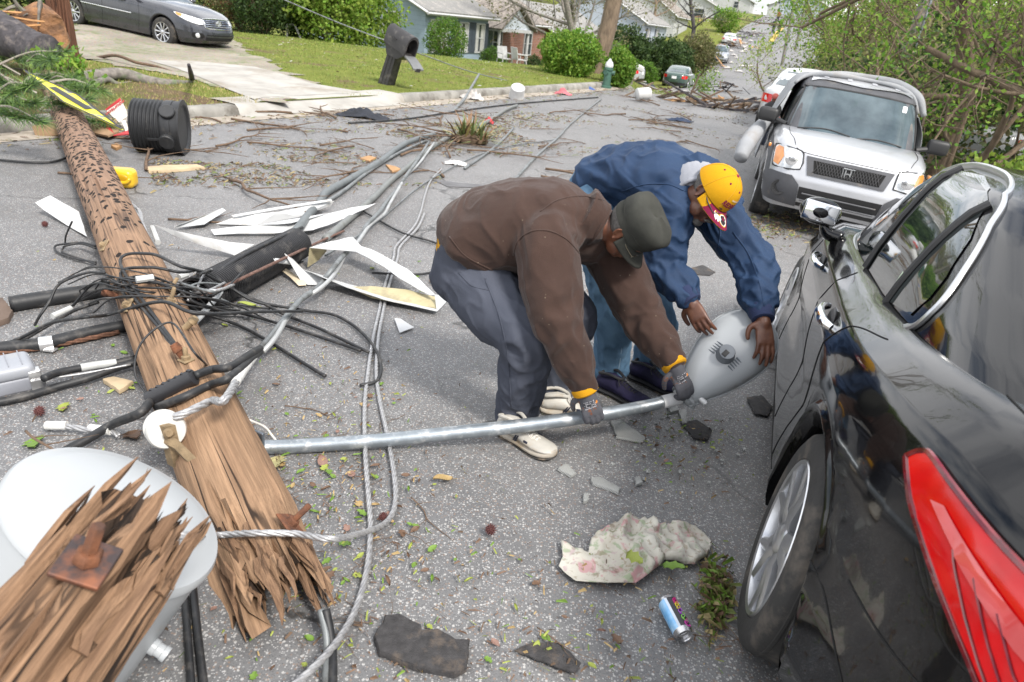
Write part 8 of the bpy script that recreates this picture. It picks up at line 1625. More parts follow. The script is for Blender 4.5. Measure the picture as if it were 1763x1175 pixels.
for k in range(230):
 th = g.uniform(-60, 62); d = g.uniform(95, 190)
 if 11 < th < 23 and d < 400: continue
 x, y = d * math.sin(R(th)), d * math.cos(R(th)); z = float(terr(x, y)); r = g.uniform(2.5, 4.5); q = g.normal(0, 1, (420, 3)); q /= np.linalg.norm(q, axis=1)[:, None]; C.append(np.array([x, y, z + r * 1.0]) + q * r * g.uniform(.5, 1, (420, 1)) * np.array([1, 1, 1.15]))
quads('far_wood', np.vstack(C), .75, SPRING + OLIVE + [FRESH[2]], None, 3, label='distant spring woods on the hills beyond the houses', cat='woods', kind='stuff')
def util_pole(label, px0, py0, px1, py1, Y, r, m_):
 a, b2 = J(px0, py0, Y), J(px1, py1, Y); a[2] = float(terr(a[0], a[1])); b2 = a + nrm(b2 - a) * 7.5; root = thing('utility_pole', label, 'utility pole', a); m = MB(); m.tube([a - np.array([0, 0, .2]), b2], [r, r * .8], 12); m.build('shaft', m_, root); m = MB(); m.tube([a + np.array([r + .02, -.05, 0]), b2 + np.array([r, -.05, 0])], .035, 8); m.build('conduit', GALV, root); m = MB(); m.box(b2 - nrm(b2 - a) * .5, (1.8, .09, .11)); m.build('crossarm', GRB, root)
util_pole('leaning grey utility pole with a bright conduit right of the SUV', 1548, 128, 1592, 0, 20, .13, GRB); util_pole('thin distant utility pole where the road climbs', 1359, 62, 1368, 0, 75, .14, GRB); util_pole('thin distant utility pole at the top of the road', 1376, 60, 1388, 0, 88, .13, GRB)
def siding(name, c, pitch=.2, dark=.6):
 m, t, b = nm(name); v = coord(t, kind='Object'); sz = nd(t, 'SeparateXYZ'); lk(t, v, sz.inputs[0]); mm = nd(t, 'Math', operation='FRACT'); dv = nd(t, 'Math', operation='DIVIDE'); lk(t, sz.outputs[2], dv.inputs[0]); dv.inputs[1].default_value = pitch; lk(t, dv.outputs[0], mm.inputs[0]); f = ramp(t, mm.outputs[0], [(0., 1.), (.10, 0.)]); cc = ramp(t, noi(t, v, 3, 5), [(.3, tuple(x * .85 for x in c)), (.7, c)]); cc = mix(t, f, cc, tuple(x * dark for x in c)); lk(t, cc, b.inputs['Base Color']); b.inputs['Roughness'].default_value = .7; bump(t, b, mm.outputs[0], .5, .02); return m
def brick(name, c1, c2):
 m, t, b = nm(name); br = nd(t, 'TexBrick'); v = coord(t); sx = nd(t, 'SeparateXYZ'); lk(t, v, sx.inputs[0]); ad = nd(t, 'Math', operation='ADD'); lk(t, sx.outputs[0], ad.inputs[0]); lk(t, sx.outputs[1], ad.inputs[1]); cb = nd(t, 'CombineXYZ'); lk(t, ad.outputs[0], cb.inputs[0]); lk(t, sx.outputs[2], cb.inputs[1]); lk(t, cb.outputs[0], br.inputs['Vector']); br.inputs['Color1'].default_value = (*c1, 1); br.inputs['Color2'].default_value = (*c2, 1); br.inputs['Mortar'].default_value = (.30, .27, .24, 1); br.inputs['Scale'].default_value = 1.; br.inputs['Brick Width'].default_value = .3; br.inputs['Row Height'].default_value = .1; br.inputs['Mortar Size'].default_value = .008; lk(t, br.outputs['Color'], b.inputs['Base Color']); b.inputs['Roughness'].default_value = .9; return m
BLUES = siding('blue_siding', (.30, .385, .47)); BRK = brick('red_brick', (.27, .115, .075), (.19, .08, .055)); GRS = siding('grey_siding', (.42, .47, .54)); WHS = siding('white_siding', (.48, .485, .49)); ROOFG = mat('roof_shingles', (.23, .225, .215), .95, var=.3, scale=14, bmp=.5, bscale=40, dirt=(.33, .31, .28), dsc=3, dth=.6); ROOFB = mat('roof_shingles_brown', (.20, .175, .155), .95, var=.35, scale=14, bmp=.5, dirt=(.34, .30, .26), dsc=5, dth=.55); TRIMW = mat('white_trim', (.50, .505, .51), .6, var=.06); SHUT = mat('dark_shutter', (.05, .065, .085), .7); WING = mat('window_glass', (.05, .06, .065), .08, var=.5, scale=1.5); BLOCK = mat('block_foundation', (.36, .36, .35), .9, var=.2, scale=6); CURT = mat('curtain', (.5, .5, .48), .9, var=.3, scale=5, stretch=(6, 6, .3))
def house(label, A, rdir, L_, D, hw, hr, wallm, roofm, wins=(), swins=(), ridge='r', zb=None, found=.45, oh=.35, door=None, chimney=False, brokn=0):
 r = nrm(np.array([rdir[0], rdir[1], 0])); b = np.array([-r[1], r[0], 0]); z0 = float(terr(A[0], A[1])) if zb is None else zb; A = np.array([A[0], A[1], z0]); up = np.array([0, 0, 1.]); root = thing('house', label, 'house', A); P = lambda u, v, z: A + r * u + b * v + up * z
 m = MB(); rg = []; 
 if ridge == 'r':
  m.add([P(0, 0, found), P(L_, 0, found), P(L_, D, found), P(0, D, found), P(0, 0, hw), P(L_, 0, hw), P(L_, D, hw), P(0, D, hw), P(0, D / 2, hw + hr), P(L_, D / 2, hw + hr)], [(0, 1, 5, 4), (2, 3, 7, 6), (3, 0, 4, 8, 7), (1, 2, 6, 9, 5)]); e = [(P(-oh, -oh, hw - oh * hr / (D / 2)), P(L_ + oh, -oh, hw - oh * hr / (D / 2)), P(L_ + oh, D / 2, hw + hr), P(-oh, D / 2, hw + hr)), (P(L_ + oh, D + oh, hw - oh * hr / (D / 2)), P(-oh, D + oh, hw - oh * hr / (D / 2)), P(-oh, D / 2, hw + hr), P(L_ + oh, D / 2, hw + hr))]
 else:
  m.add([P(0, 0, found), P(L_, 0, found), P(L_, D, found), P(0, D, found), P(0, 0, hw), P(L_, 0, hw), P(L_, D, hw), P(0, D, hw), P(L_ / 2, 0, hw + hr), P(L_ / 2, D, hw + hr)], [(0, 1, 5, 8, 4), (2, 3, 7, 9, 6), (3, 0, 4, 7), (1, 2, 6, 5)]); k = oh * hr / (L_ / 2); e = [(P(-oh, D + oh, hw - k), P(-oh, -oh, hw - k), P(L_ / 2, -oh, hw + hr), P(L_ / 2, D + oh, hw + hr)), (P(L_ + oh, -oh, hw - k), P(L_ + oh, D + oh, hw - k), P(L_ / 2, D + oh, hw + hr), P(L_ / 2, -oh, hw + hr))]
 m.build('wall', wallm, root, smooth=0); m = MB(); m.box(P(L_ / 2, D / 2, found / 2 - .15), (L_ - .04, D - .04, found + .3), np.array([r, b, up])); m.build('foundation', BLOCK, root)
 rf = None
 for q in e:
  m = MB(); n = nrm(np.cross(q[1] - q[0], q[3] - q[0])); m.poly([x + n * .10 for x in q], .10, n); o = m.build('roof', roofm, root, smooth=0); rf = rf or o
  m = MB(); m.tube([q[0] + n * .02 - up * .05, q[1] + n * .02 - up * .05], .075, 4); m.tube([q[0] + n * .03 - up * .03, q[3] + n * .03 - up * .03], .07, 4); m.tube([q[1] + n * .03 - up * .03, q[2] + n * .03 - up * .03], .07, 4); m.build('fascia', TRIMW, root, smooth=0)
 if chimney: m = MB(); m.box(P(L_ * .55, D * .5, hw + hr + .3), (.7, .5, 1.2), np.array([r, b, up])); m.build('chimney', BRK, rf)
 def win(cen, du, dn, w, h, sh):
  m = MB(); ax = np.array([du, dn, up]); t = .06
  for x, z, sx, sz in ((0, h / 2, w + .12, t), (0, -h / 2, w + .16, t * 1.2), (-w / 2, 0, t, h), (w / 2, 0, t, h), (0, 0, w, t * .7)): m.box(cen + du * x + up * z + dn * .04, (sx, .07, sz), ax)
  o = m.build('window', TRIMW, root, smooth=0); m = MB(); m.box(cen + dn * .02, (w, .03, h), ax); m.build('pane', WING, o, smooth=0)
  m = MB(); m.box(cen + dn * .037 + du * w * .28, (w * .36, .005, h * .92), ax); m.box(cen + dn * .037 - du * w * .3, (w * .3, .005, h * .92), ax)
  if sh != 2: m.build('curtain', CURT, o, smooth=0)
  if sh == 1:
   for sg in (-1, 1): m = MB(); m.box(cen + du * sg * (w / 2 + .24) + dn * .03, (.36, .05, h + .1), ax); m.build('shutter', SHUT, root, smooth=0)
 for u, z, w, h, sh in wins: win(P(u, 0, z), r, -b, w, h, sh)
 for v, z, w, h, sh in swins: win(P(0, v, z), b, -r, w, h, sh)
 if door: m = MB(); m.box(P(door, -.03, found + 1.0), (.95, .08, 2.0), np.array([r, b, up])); m.build('door', quick('house_door', (.05, .09, .085), .5), root)
 return root, P
rS = SD
zA = J(733, 22, 36)[2]; A_ = J(733, 22, 36)
hB, PB_ = house('blue grey clapboard house with shuttered windows behind the mailbox', A_[:2], rS, 5.7, 8.5, 2.95, 1.7, BLUES, ROOFG, ((1.15, 1.75, 1.5, 1.45, 0), (3.3, 1.75, .8, 1.4, 1), (4.9, 1.75, .8, 1.4, 1)), ((2.1, 1.95, 1.0, 1.35, 2),), zb=zA - 2.75, oh=.45)
m = MB(); c_ = PB_(-.2, 2.1, 1.5); m.rbox(c_, (.5, .6, .38), .02, np.array([nrm(np.array([rS[0], rS[1], 0])), np.array([-rS[1], rS[0], 0]) / np.linalg.norm(rS), (0, 0, 1.)])); m.build('window_air_conditioner', TRIMW, hB)
A2 = J(838, 40, 44.5); hC, PC = house('brick house with a white gabled porch right of the blue house', A2[:2], rS, 7.5, 8, 3.0, 1.9, BRK, ROOFB, ((1.3, 1.7, 1.1, 1.4, 2), (5.2, 1.7, 1.0, 1.4, 2)), (), zb=zA - 3.0, door=.4)
ax_ = nrm(np.array([rS[0], rS[1], 0])); bx_ = np.array([-ax_[1], ax_[0], 0]); up_ = np.array([0, 0, 1.])
def porch():
 P = PC; u0, u1, v1, h, hr = -1.2, 2.4, -1.7, 2.55, 1.25; mid = (u0 + u1) / 2
 for q in ([P(u0 - .3, v1 - .3, h - .1), P(mid, v1 - .3, h + hr), P(mid, 1.5, h + hr), P(u0 - .3, 1.5, h - .1)], [P(mid, v1 - .3, h + hr), P(u1 + .3, v1 - .3, h - .1), P(u1 + .3, 1.5, h - .1), P(mid, 1.5, h + hr)]):
  m = MB(); n = nrm(np.cross(q[1] - q[0], q[3] - q[0])); n = n if n[2] > 0 else -n; m.poly([x + n * .12 for x in (q if np.cross(q[1] - q[0], q[2] - q[1]) @ n > 0 else q[::-1])], .09, n); m.build('porch_roof', ROOFB, hC, smooth=0)
 m = MB(); m.poly([P(u0, v1, h), P(u1, v1, h), P(mid, v1, h + hr - .08)], .06, bx_ * -1); m.build('porch_gable', mat('pale_gable', (.55, .60, .66), .6, var=.1), hC, smooth=0)
 m = MB(); m.box(P(mid, v1, h - .08), (u1 - u0 + .3, .16, .18), np.array([ax_, bx_, up_])); m.box(P(u0, v1 / 2, h - .08), (.16, -v1, .18), np.array([ax_, bx_, up_])); m.build('porch_beam', TRIMW, hC, smooth=0)
 for u in (u0 + .1, u1 - .1): m = MB(); m.tube([P(u, v1 + .1, -.6), P(u, v1 + .1, h - .12)], .09, 8); m.build('porch_post', TRIMW, hC)
 m = MB(); m.box(P(mid, v1 / 2, .0), (u1 - u0, -v1, .9), np.array([ax_, bx_, up_])); m.build('porch_floor', BLOCK, hC, smooth=0)
porch()
A3 = J(992, 52, 52); house('brick gable house with white eaves behind the large green bush', A3[:2] , rS, 9, 10, 2.7, 2.5, BRK, ROOFG, ((2, 1.6, 1, 1.3, 2),), ((3.4, 1.55, 1.3, 1.4, 2), (7.2, 1.5, 1.0, 1.3, 2)), zb=float(terr(*A3[:2])) - 1.2, oh=.4)
rF = np.array([math.sin(R(19)), math.cos(R(19))])
A4 = J(1108, 55, 66); house('pale blue grey house with a long grey roof behind dark evergreens', A4[:2], rF, 11, 9, 2.8, 2.3, GRS, ROOFG, ((2, 1.6, 1, 1.3, 1), (6, 1.6, 1, 1.3, 1)), ((3, 1.5, 1.1, 1.3, 1), (6.5, 1.5, 1.1, 1.3, 1)), zb=J(1100, 38, 66)[2] - 2.7)
A5 = J(1160, 45, 88); house('far white house with a dark roof edge on the hillside', A5[:2], rF, 10, 9, 3.2, 2.8, WHS, ROOFB, ((3, 1.7, 1, 1.3, 2),), ((3, 1.7, 1.2, 1.3, 2),), zb=J(1160, 25, 88)[2] - 3.2)
A6 = J(1236, 30, 118); house('storm wrecked white house high on the left of the far road', A6[:2], rF, 11, 10, 2.6, 2.2, WHS, ROOFG, (), ((3, 1.6, 1.5, 1.3, 2),), zb=J(1236, 14, 118)[2] - 2.6)
for i, (x, Y, dz) in enumerate(((1290, 165, 0), (1385, 175, 0), (1420, 140, .0))): A7 = J(x, 20, Y); house(('small pale house at the left of the hilltop', 'small white house at the right of the hilltop', 'small house among trees right of the far road')[i], A7[:2], rF, 10, 8, 2.6, 1.8, (WHS, WHS, GRS)[i], ROOFG, ((3, 1.6, 1, 1.3, 2),), ((3, 1.6, 1, 1.3, 2),))
def mailbox():
 B = pg(664, 157); B[2] = float(lawn_z(B[0], B[1])) - .03; T = J(690, 62, B[1] - .15); d = nrm(T - B); T = B + d * 1.0; root = thing('mailbox', 'dark plastic mailbox with its door open, leaning on its post', 'mailbox', B); f = nrm(np.array([.80, -.58, -.05])); f = nrm(f - d * (f @ d)); s = np.cross(d, f); MBX = mat('mailbox_plastic', (.032, .030, .031), .55, var=.3, scale=5, bmp=.2, dirt=(.11, .10, .09), dsc=5, dth=.6)
 m = MB(); m.loft([[B + d * z + f * x * k + s * y * k for x, y in ((-.13, -.10), (.13, -.10), (.13, .10), (-.13, .10))] for z, k in ((-.1, 1.08), (0, 1.06), (.45, 1.), (.85, .95))]); m.build('post', MBX, root, smooth=30)
 m = MB()
 for x in (-.05, .05): m.tube([B + d * .02 + f * x * 1 + s * -.105, B + d * .8 + f * x + s * -.10], .012, 4)
 m.build('post_rib', MBX, root)
 prof = [(-.155, -.06), (-.155, .14), (-.14, .23), (-.085, .30), (0, .325), (.085, .30), (.14, .23), (.155, .14), (.155, -.06)]; c = B + d * .88
 m = MB(); ro = [[c + f * x + s * a * k + d * (b2 * k + dz) for a, b2 in prof] for x, k, dz in ((-.28, .93, .02), (-.26, .98, .0), (.0, 1, 0), (.30, 1.02, .01), (.36, 1.06, .0), (.40, 1.06, -.01))]; ri = [[c + f * x + s * a * .86 + d * (b2 * .88) for a, b2 in prof] for x in (.40, -.22)]
 m.loft(ro + ri, cap=False); n = len(prof); m.f.append(tuple(range(n))); m.m.append(0); k = len(m.v); m.f.append(tuple(range(k - n, k))); m.m.append(0); m.build('box', MBX, root, smooth=50)
 m = MB(); m.loft([[c + f * x + s * y + d * z for x, z in ((-.26, -.06), (.38, -.06), (.20, -.22), (-.12, -.26))] for y in (-.12, .12)]); m.build('bracket', MBX, root, smooth=0)
 m = MB(); h = c + f * .40 - d * .05; m.loft([[h + s * y + f * .34 * t - d * (.05 * t + .06 * t * t) for y in (-.145, -.07, .07, .145)] + [h + s * y * .96 + f * .34 * t - d * (.05 * t + .06 * t * t + .03) for y in (.145, -.145)] for t in np.linspace(0, 1, 6)]); dr = m.build('door', quick('mailbox_door', (.16, .165, .17), .45), root, smooth=50); m = MB(); m.box(h + f * .33 - d * .14, (.03, .12, .07), np.array([f, s, d])); m.build('door_handle', MBX, dr)
 m = MB(); m.box(c + s * -.165 + d * .12, (.16, .012, .03), np.array([f, s, d])); m.build('flag', MBX, root)
mailbox()
rag('plastic_sheet', 'torn white plastic sheet on the grass behind the mailbox', 706, 100, .75, .5, quick('white_rag', (.48, .465, .45), .9), cat='plastic', ht=.22, seed=31)
m = MB(); c = pg(506, 74); c[2] += .12; m.tube([c + np.array([-.25, 0, 0]), c + np.array([-.22, 0, .5]), c + np.array([.05, 0, .5]), c + np.array([.3, 0, .0])], .10, 4, flat=.3); m.build('plastic_chair_part', quick('white_plastic', (.5, .5, .49), .5), label='white folded plastic piece standing on the lawn', cat='plastic')
for lab, x, y, w in (('white paper on the lawn left of the white plastic piece', 484, 74, .35), ('white scrap on the lawn below the white plastic piece', 508, 84, .25), ('pale scrap on the lawn near the driveway top', 440, 84, .4), ('white cup on the lawn left of the mailbox', 617, 107, .22), ('pale board scrap on the lawn left of the mailbox', 646, 122, .4), ('white board lying on the lawn far left of the blue house', 580, 75, .6), ('paper on the lawn right of the mailbox', 745, 118, .25), ('white scrap near the cable on the lawn', 800, 125, .4)): rag('litter_scrap', lab, x, y, w, w * .5, quick('white_rag', (.48, .465, .45), .9), cat='litter', ht=.06, seed=int(x))
def lawn_chair(label, px, py, Y, rz):
 b0 = gp(px, py, Y); root = thing('lawn_chair', label, 'chair', b0, rz); Wm = quick('white_plastic', (.5, .5, .49), .5); t = lambda *a: b0 + Matrix.Rotation(rz, 3, 'Z') @ Vector(a)
 T = lambda *a: np.array(t(*a)); m = MB(); m.grid(np.array([[T(x, y, .38) for x in (-.25, 0, .25)] for y in (-.25, 0, .22)]), .03); m.build('seat', Wm, root); m = MB(); m.grid(np.array([[T(x, .22 + .12 * z, .38 + z * .5) for x in (-.25, 0, .25)] for z in (0, .5, 1)]), .03); m.build('backrest', Wm, root)
 for x, y in ((-.24, -.24), (.24, -.24), (-.24, .24), (.24, .24)): m = MB(); m.tube([T(x, y, .38), T(x * 1.15, y * 1.1, 0)], .025, 6); m.build('leg', Wm, root)
 for x in (-.27, .27): m = MB(); m.tube([T(x, -.25, .38), T(x, -.25, .6), T(x, .25, .62)], .025, 6); m.build('armrest', Wm, root)
lawn_chair('white plastic lawn chair in front of the brick porch, left one', 868, 112, 33, .6); lawn_chair('white plastic lawn chair in front of the brick porch, right one', 892, 116, 33, 2.2)
def hydrant():
 c = pg(1043, 152); root = thing('fire_hydrant', 'dark green fire hydrant with a pale top on the kerb lawn', 'hydrant', c); Gm = quick('hydrant_green', (.05, .12, .09), .5); m = MB(); m.lathe([(.17, 0), (.17, .06), (.12, .08), (.11, .5), (.14, .52), (.14, .58), (.11, .6)], c, (0, 0, 1), 20); m.build('barrel', Gm, root); m = MB(); m.lathe([(.12, .6), (.13, .66), (.10, .74), (.05, .79), (.03, .84), (.0005, .84)], c, (0, 0, 1), 20); m.build('bonnet', quick('hydrant_white', (.55, .57, .58), .5), root)
 for a in (0, 2.1, 4.2): d = np.array([math.cos(a), math.sin(a), 0]); m = MB(); m.lathe([(.06, .08), (.06, .18), (.07, .18), (.07, .2), (.0005, .2)], c + np.array([0, 0, .45]), d, 14); m.build('outlet', Gm, root)
hydrant()
m = MB(); c = pg(1085, 153); m.tube([c, c + np.array([.05, 0, .9])], .05, 6); m.build('kerb_post', GRB, label='grey post carrying a torn white mailbox by the kerb', cat='post'); mb = MB(); mb.rbox(c + np.array([.15, 0, .82]), (.50, .25, .22), .05, np.array([nrm((1, 0, -.35)), (0, 1, 0), nrm((.35, 0, 1))])); mb.build('torn_mailbox', quick('white_plastic', (.5, .5, .49), .5), label='torn white mailbox shell hanging on the kerb post', cat='mailbox')
m = MB(); c = pg(1108, 162, .2); m.lathe([(.001, -.2), (.14, -.2), (.16, -.17), (.16, .14), (.14, .18), (.001, .19)], c, nrm((1, .3, .15)), 20); m.build('white_drum', quick('white_plastic', (.5, .5, .49), .5), label='dented white drum lying at the kerb before the green sedan', cat='drum', smooth=180)
m = MB(); c = pg(1143, 142); m.box(c + np.array([0, 1.5, .75]), (.75, .05, 1.3), np.array([nrm((1, .2, .1)), (0, 1, 0), nrm((.1, 0, 1))])); m.build('wood_sheet', quick('orange_chip', (.42, .24, .11), .8), label='brown board standing beyond the green sedan', cat='board')
m = MB(); c = pg(1168, 128); m.tube([c, c + np.array([0, 0, 1.1])], .05, 6); m.rbox(c + np.array([0, 0, 1.15]), (.25, .4, .25), .05); m.build('roadside_mailbox', BLKPL, label='small dark mailbox on a post behind the green sedan', cat='mailbox')
FT = thing('fallen_tree', 'dark fallen tree trunk with torn orange wood at top left', 'tree', pg(40, 110)); m = MB(); pts = [J(-60, 30, 10.9), J(-10, 50, 10.7), J(30, 72, 10.5), J(80, 92, 10.3)]; m.tube(np.array(pts), [.30, .29, .27, .24], 20, sub=8)
m.v = [tuple(np.array(p) + .035 * np.array([noise.noise(Vector(p) * 6), noise.noise(Vector(p) * 6 + Vector((5, 0, 0))), noise.noise(Vector(p) * 6 + Vector((0, 7, 0)))])) for p in m.v]; m.build('trunk', DKB, FT, smooth=180)
m = MB(); c = J(66, 50, 11.2); rag_ = m.ball(c, (.42, .3, .36), 22); m.v = [tuple(np.array(p) + .16 * np.array([noise.noise(Vector(p) * 3), noise.noise(Vector(p) * 3 + Vector((5, 0, 0))), noise.noise(Vector(p) * 5 + Vector((0, 7, 0)))])) for p in m.v]; m.build('root_plate', mat('torn_wood', (.34, .17, .075), .9, var=.6, scale=6, col2=(.085, .05, .035), bmp=1., bscale=14, bdist=.04), FT, smooth=60)
m = MB(); splinters(m, 26, .3, (0, .2), (.25, .7), 77, wr=(.015, .05)); m.build('torn_splinters', quick('torn_orange', (.42, .22, .09), .9, var=.4), FT, smooth=30, mtx=mtx_from((np.array([0, 0, 1.]), np.array([.2, -1, 0]), np.array([1., .2, 0])), J(52, 60, 11.0)))
m = MB()
for k in range(9): a = J(rng.uniform(30, 90), rng.uniform(20, 50), 11.1); m.tube([a, a + np.array([rng.uniform(-.5, .3), -.1, rng.uniform(-.1, .3)]), a + np.array([rng.uniform(-1, .3), -.2, rng.uniform(-.2, .45)])], [.05, .03, .01], 6, sub=4)
m.build('broken_roots', GRB, FT)
def limb_thing(name, label, pts, r, m_, cat='branch'): mb = MB(); mb.tube(catmull(np.array([pg(x, y, z) for x, y, z in pts]), 6), r, 10); return mb.build(name, m_, label=label, cat=cat, smooth=180)
limb_thing('fallen_limb', 'thick grey lichen covered limb lying on the verge by the barrel', [(140, 136, .2), (180, 129, .25), (215, 128, .26), (255, 140, .18), (290, 145, .15), (335, 147, .1)], [.10, .09, .085, .07], GRB); limb_thing('fallen_limb', 'thinner pale limb lying below the thick grey limb', [(135, 152, .16), (165, 143, .2), (185, 137, .22), (205, 146, .14), (240, 141, .14)], [.05, .045, .03], GRB); limb_thing('fallen_limb', 'long thin dark branch curving over the driveway edge', [(165, 100, .15), (200, 96, .3), (235, 108, .25), (270, 115, .2), (310, 130, .15), (328, 142, .1)], [.03, .025, .015], BARK); limb_thing('fallen_limb', 'upright dark stake at the end of the grey limb', [(332, 143, .05), (329, 128, .35), (325, 112, .75)], [.05, .04, .02], DKB)
pb_ = thing('pine_branch', 'broken pine bough with long green needles lying at top left', 'branch', pg(40, 190)); m = MB(); C = []; g = np.random.default_rng(12)
for k in range(34):
 a = pg(g.uniform(-40, 90), g.uniform(95, 195), g.uniform(.1, .6)); b2 = a + np.array([g.uniform(-.8, .9), g.uniform(-.5, .3), g.uniform(-.1, .3)]); m = MB(); m.tube([a, (a + b2) / 2 + np.array([0, 0, .08]), b2], [.016, .010, .004], 5, sub=3); m.build('bough_twig', quick('pale_twig', (.30, .27, .23), .9), pb_)
 for t in np.linspace(.3, 1, 9): C.append((a + (b2 - a) * t, nrm(b2 - a)))
V = []; Fc = []; Mi = []
for p, d in C:
 for q in range(60):
  n_ = nrm(d * .7 + g.normal(0, .7, 3) * np.array([1, 1, .8])); l_ = g.uniform(.10, .22); s = nrm(np.cross(n_, g.normal(0, 1, 3))) * .0035; o = len(V); V += [p - s, p + s, p + n_ * l_]; Fc.append((o, o + 1, o + 2)); Mi.append(int(g.integers(0, 3)))
m = MB(); m.v, m.f, m.m = V, Fc, Mi; m.build('needles', [quick('needle_a', (.10, .19, .04), .6), quick('needle_b', (.16, .26, .06), .6), quick('needle_c', (.06, .12, .05), .6)], pb_, smooth=0)
tree('sapling', 'small leafy sprig growing beside the pole stub', pg(135, 160, .1), .9, .02, FRESH, 260, .09, 95, first=.1, kids=4, levels=1, clump=.10, cat='plant'); tree('sapling', 'small leafy sprig on the left of the sign edge', pg(100, 150, .1), .7, .02, FRESH, 200, .08, 96, first=.1, kids=4, levels=1, clump=.10, cat='plant')
def far_person(label, p, heading, h, top, low, pose=0, cap=None, skin=None):
 f = np.array([math.sin(R(heading)), math.cos(R(heading)), 0]); s = np.array([f[1], -f[0], 0]); p = np.asarray(p, float); k = h / 1.75; q = lambda a, b2, z: p + f * a * k + s * b2 * k + np.array([0, 0, z * k]); sk = skin or SKIN2; mb = MB()
 mb.ball(q(.0, 0, 1.63), (.085 * k, .09 * k, .115 * k), 12); limb(mb, [q(0, 0, 1.35), q(0, 0, 1.55)], [.06, .055], seg=10, sub=3); limb(mb, [q(0, 0, .9), q(0, 0, 1.2), q(0, 0, 1.42)], [(.14, .10), (.15, .11), (.12, .08)], seg=12, sub=4, up=tuple(f))
 for g_ in (-1, 1): limb(mb, [q(0, g_ * .2, 1.38), q(.02, g_ * .27, 1.12), q(.10, g_ * .25, .88), q(.13, g_ * .24, .78)], [.05, .042, .033, .035], seg=8, sub=3); limb(mb, [q(0, g_ * .09, .92), q(.06 * g_, g_ * .1, .5), q(.08 * g_, g_ * .1, .08), q(.2 + .08 * g_, g_ * .11, .04)], [.085, .06, .045, .035], seg=8, sub=3)
 o = remesh(mb, 'person', sk, .022, 2, .4, label=label, cat='person'); mb = MB(); limb(mb, [q(0, 0, .86), q(0, 0, 1.2), q(0, 0, 1.46)], [(.19, .14), (.20, .15), (.14, .10)], seg=14, sub=4, up=tuple(f))
 for g_ in (-1, 1): limb(mb, [q(0, g_ * .18, 1.40), q(.02, g_ * .28, 1.12), q(.10, g_ * .26, .88)], [.075, .065, .05], seg=10, sub=3)
 remesh(mb, 'jacket', top, .02, 2, .4, parent=o); mb = MB()
 for g_ in (-1, 1): limb(mb, [q(0, g_ * .09, .92), q(.06 * g_, g_ * .1, .5), q(.08 * g_, g_ * .1, .10)], [.12, .09, .075], seg=10, sub=3)
 remesh(mb, 'trousers', low, .02, 2, .4, parent=o); mb = MB(); mb.ball(q(-.01, 0, 1.68), (.10 * k, .10 * k, .09 * k), 12); mb.build('hair' if cap is None else 'cap', cap or BLACKT, o, smooth=180); return o
NAVYC = quick('navy_cloth', (.02, .025, .04), .85)
far_person('person in dark clothes standing on the far side drive', pg(1131, 111), 120, 1.75, NAVYC, BLACKT); a = pg(1330, 57); far_person('person in dark clothes walking up the far road, left of two', a, 17, 1.75, NAVYC, NAVYC); far_person('person in dark clothes walking up the far road, right of two', pg(1340, 58), 17, 1.75, BLACKT, NAVYC); far_person('person in a red top far up the road', pg(1338, 38), 17, 1.7, quick('red_cloth', (.4, .05, .06), .8), NAVYC); far_person('person in dark red standing behind the silver sedan on the drive', pg(1043, 104), 160, 1.7, MAROON, NAVYC)
far_person('person in black with a reddish cap beside the white sedan behind the SUV', pY(1328, 195, 14.5) * np.array([1, 1, 0]) + np.array([0, 0, -.35]), 60, 1.25, BLACKT, NAVYC, cap=quick('coral_cap', (.5, .12, .10), .8))
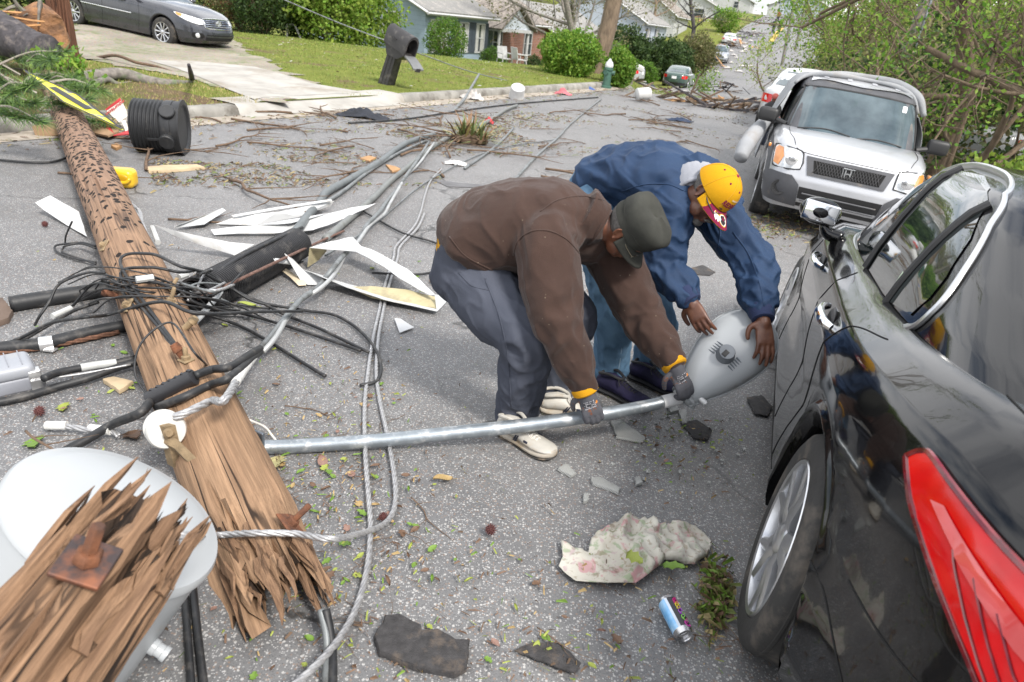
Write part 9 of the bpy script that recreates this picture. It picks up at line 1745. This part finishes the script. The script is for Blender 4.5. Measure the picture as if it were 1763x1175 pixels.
def heap(label, px, py, w, d, h, n, seed, mats):
 g = random.Random(seed); c = pg(px, py); root = thing('debris_heap', label, 'debris', c)
 for k, m_ in enumerate(mats):
  mb = MB()
  for j in range(n):
   q = c + np.array([g.gauss(0, w / 2), g.gauss(0, d / 2), 0]); q[2] = float(terr(q[0], q[1])) + g.uniform(0, h) * math.exp(-((q[0] - c[0]) / w) ** 2); a = np.array([g.uniform(-1, 1), g.uniform(-1, 1), g.uniform(-.3, .3)]); ax = np.array(frame(a)); mb.box(q, ((g.uniform(.03, .07), g.uniform(.03, .06), g.uniform(.5, 1.8)) if m_ in (BARK, DKB, TRB) else (g.uniform(.06, .3), .03, g.uniform(.3, 1.2))), ax)
  mb.build(('boards', 'branches', 'sheets')[k], m_, root, smooth=0)['kind'] = 'stuff'
HM = [quick('orange_chip', (.42, .24, .11), .8), BARK, quick('white_rag', (.48, .465, .45), .9)]; HM2 = [BARK, DKB, quick('dark_rag', (.022, .026, .036), .8)]
heap('heap of boards and branches beside the far grey SUV', 1205, 112, 2.4, 2.0, .9, 14, 1, HM); heap('heap of branches across the far road beyond the white sedan', 1290, 66, 4.0, 2., .9, 20, 2, HM2); heap('heap of boards right of the far white sedan', 1275, 84, 3.0, 1.5, .8, 16, 3, HM); heap('tangle of branches lying across the road before the white sedan', 1268, 190, 2.4, .6, .35, 12, 4, [BARK, TRB, DKB]); heap('debris at the kerb in front of the green sedan', 1120, 160, 2.0, .6, .3, 14, 5, [HM[2], BARK, HM2[2]]); heap('debris line across the top of the far road', 1340, 42, 9, 3, 1.2, 40, 6, HM2); heap('boards and shingles strewn before the wrecked white house', 1215, 40, 6, 5, .8, 30, 7, HM); heap('dark branch tangle on the road right of the green sedan', 1245, 158, 1.2, .4, .6, 7, 8, HM2); heap('orange log and branches lying across the road left of the SUV', 1215, 180, 1.6, .3, .25, 6, 9, [quick('orange_chip', (.42, .24, .11), .8), BARK, TRB])
for k in range(46):
 x, y = rng.uniform(1150, 1300), rng.uniform(50, 125); 
 rag('house_scrap', 'pale house scrap strewn over the far lawns', x, y, rng.uniform(.4, 1.2), rng.uniform(.3, .7), quick('white_rag', (.48, .465, .45), .9), cat='debris', ht=.2, seed=k)['group'] = 'pale scraps on the far lawns'
litter('kerb_litter', 1600, lambda g: (lambda q: np.array([q[0], q[1], float(lawn_z(q[0], q[1]))]))(xy(g.uniform(12, 32), g.uniform(-20, -8.8))), .035, [quick('white_rag', (.48, .465, .45), .9), STRAW[0], BARK, LM[3], LM[3], STRAW[0]], 'paper bits and dead leaves strewn over the front lawns', 21, .5, 2.5)
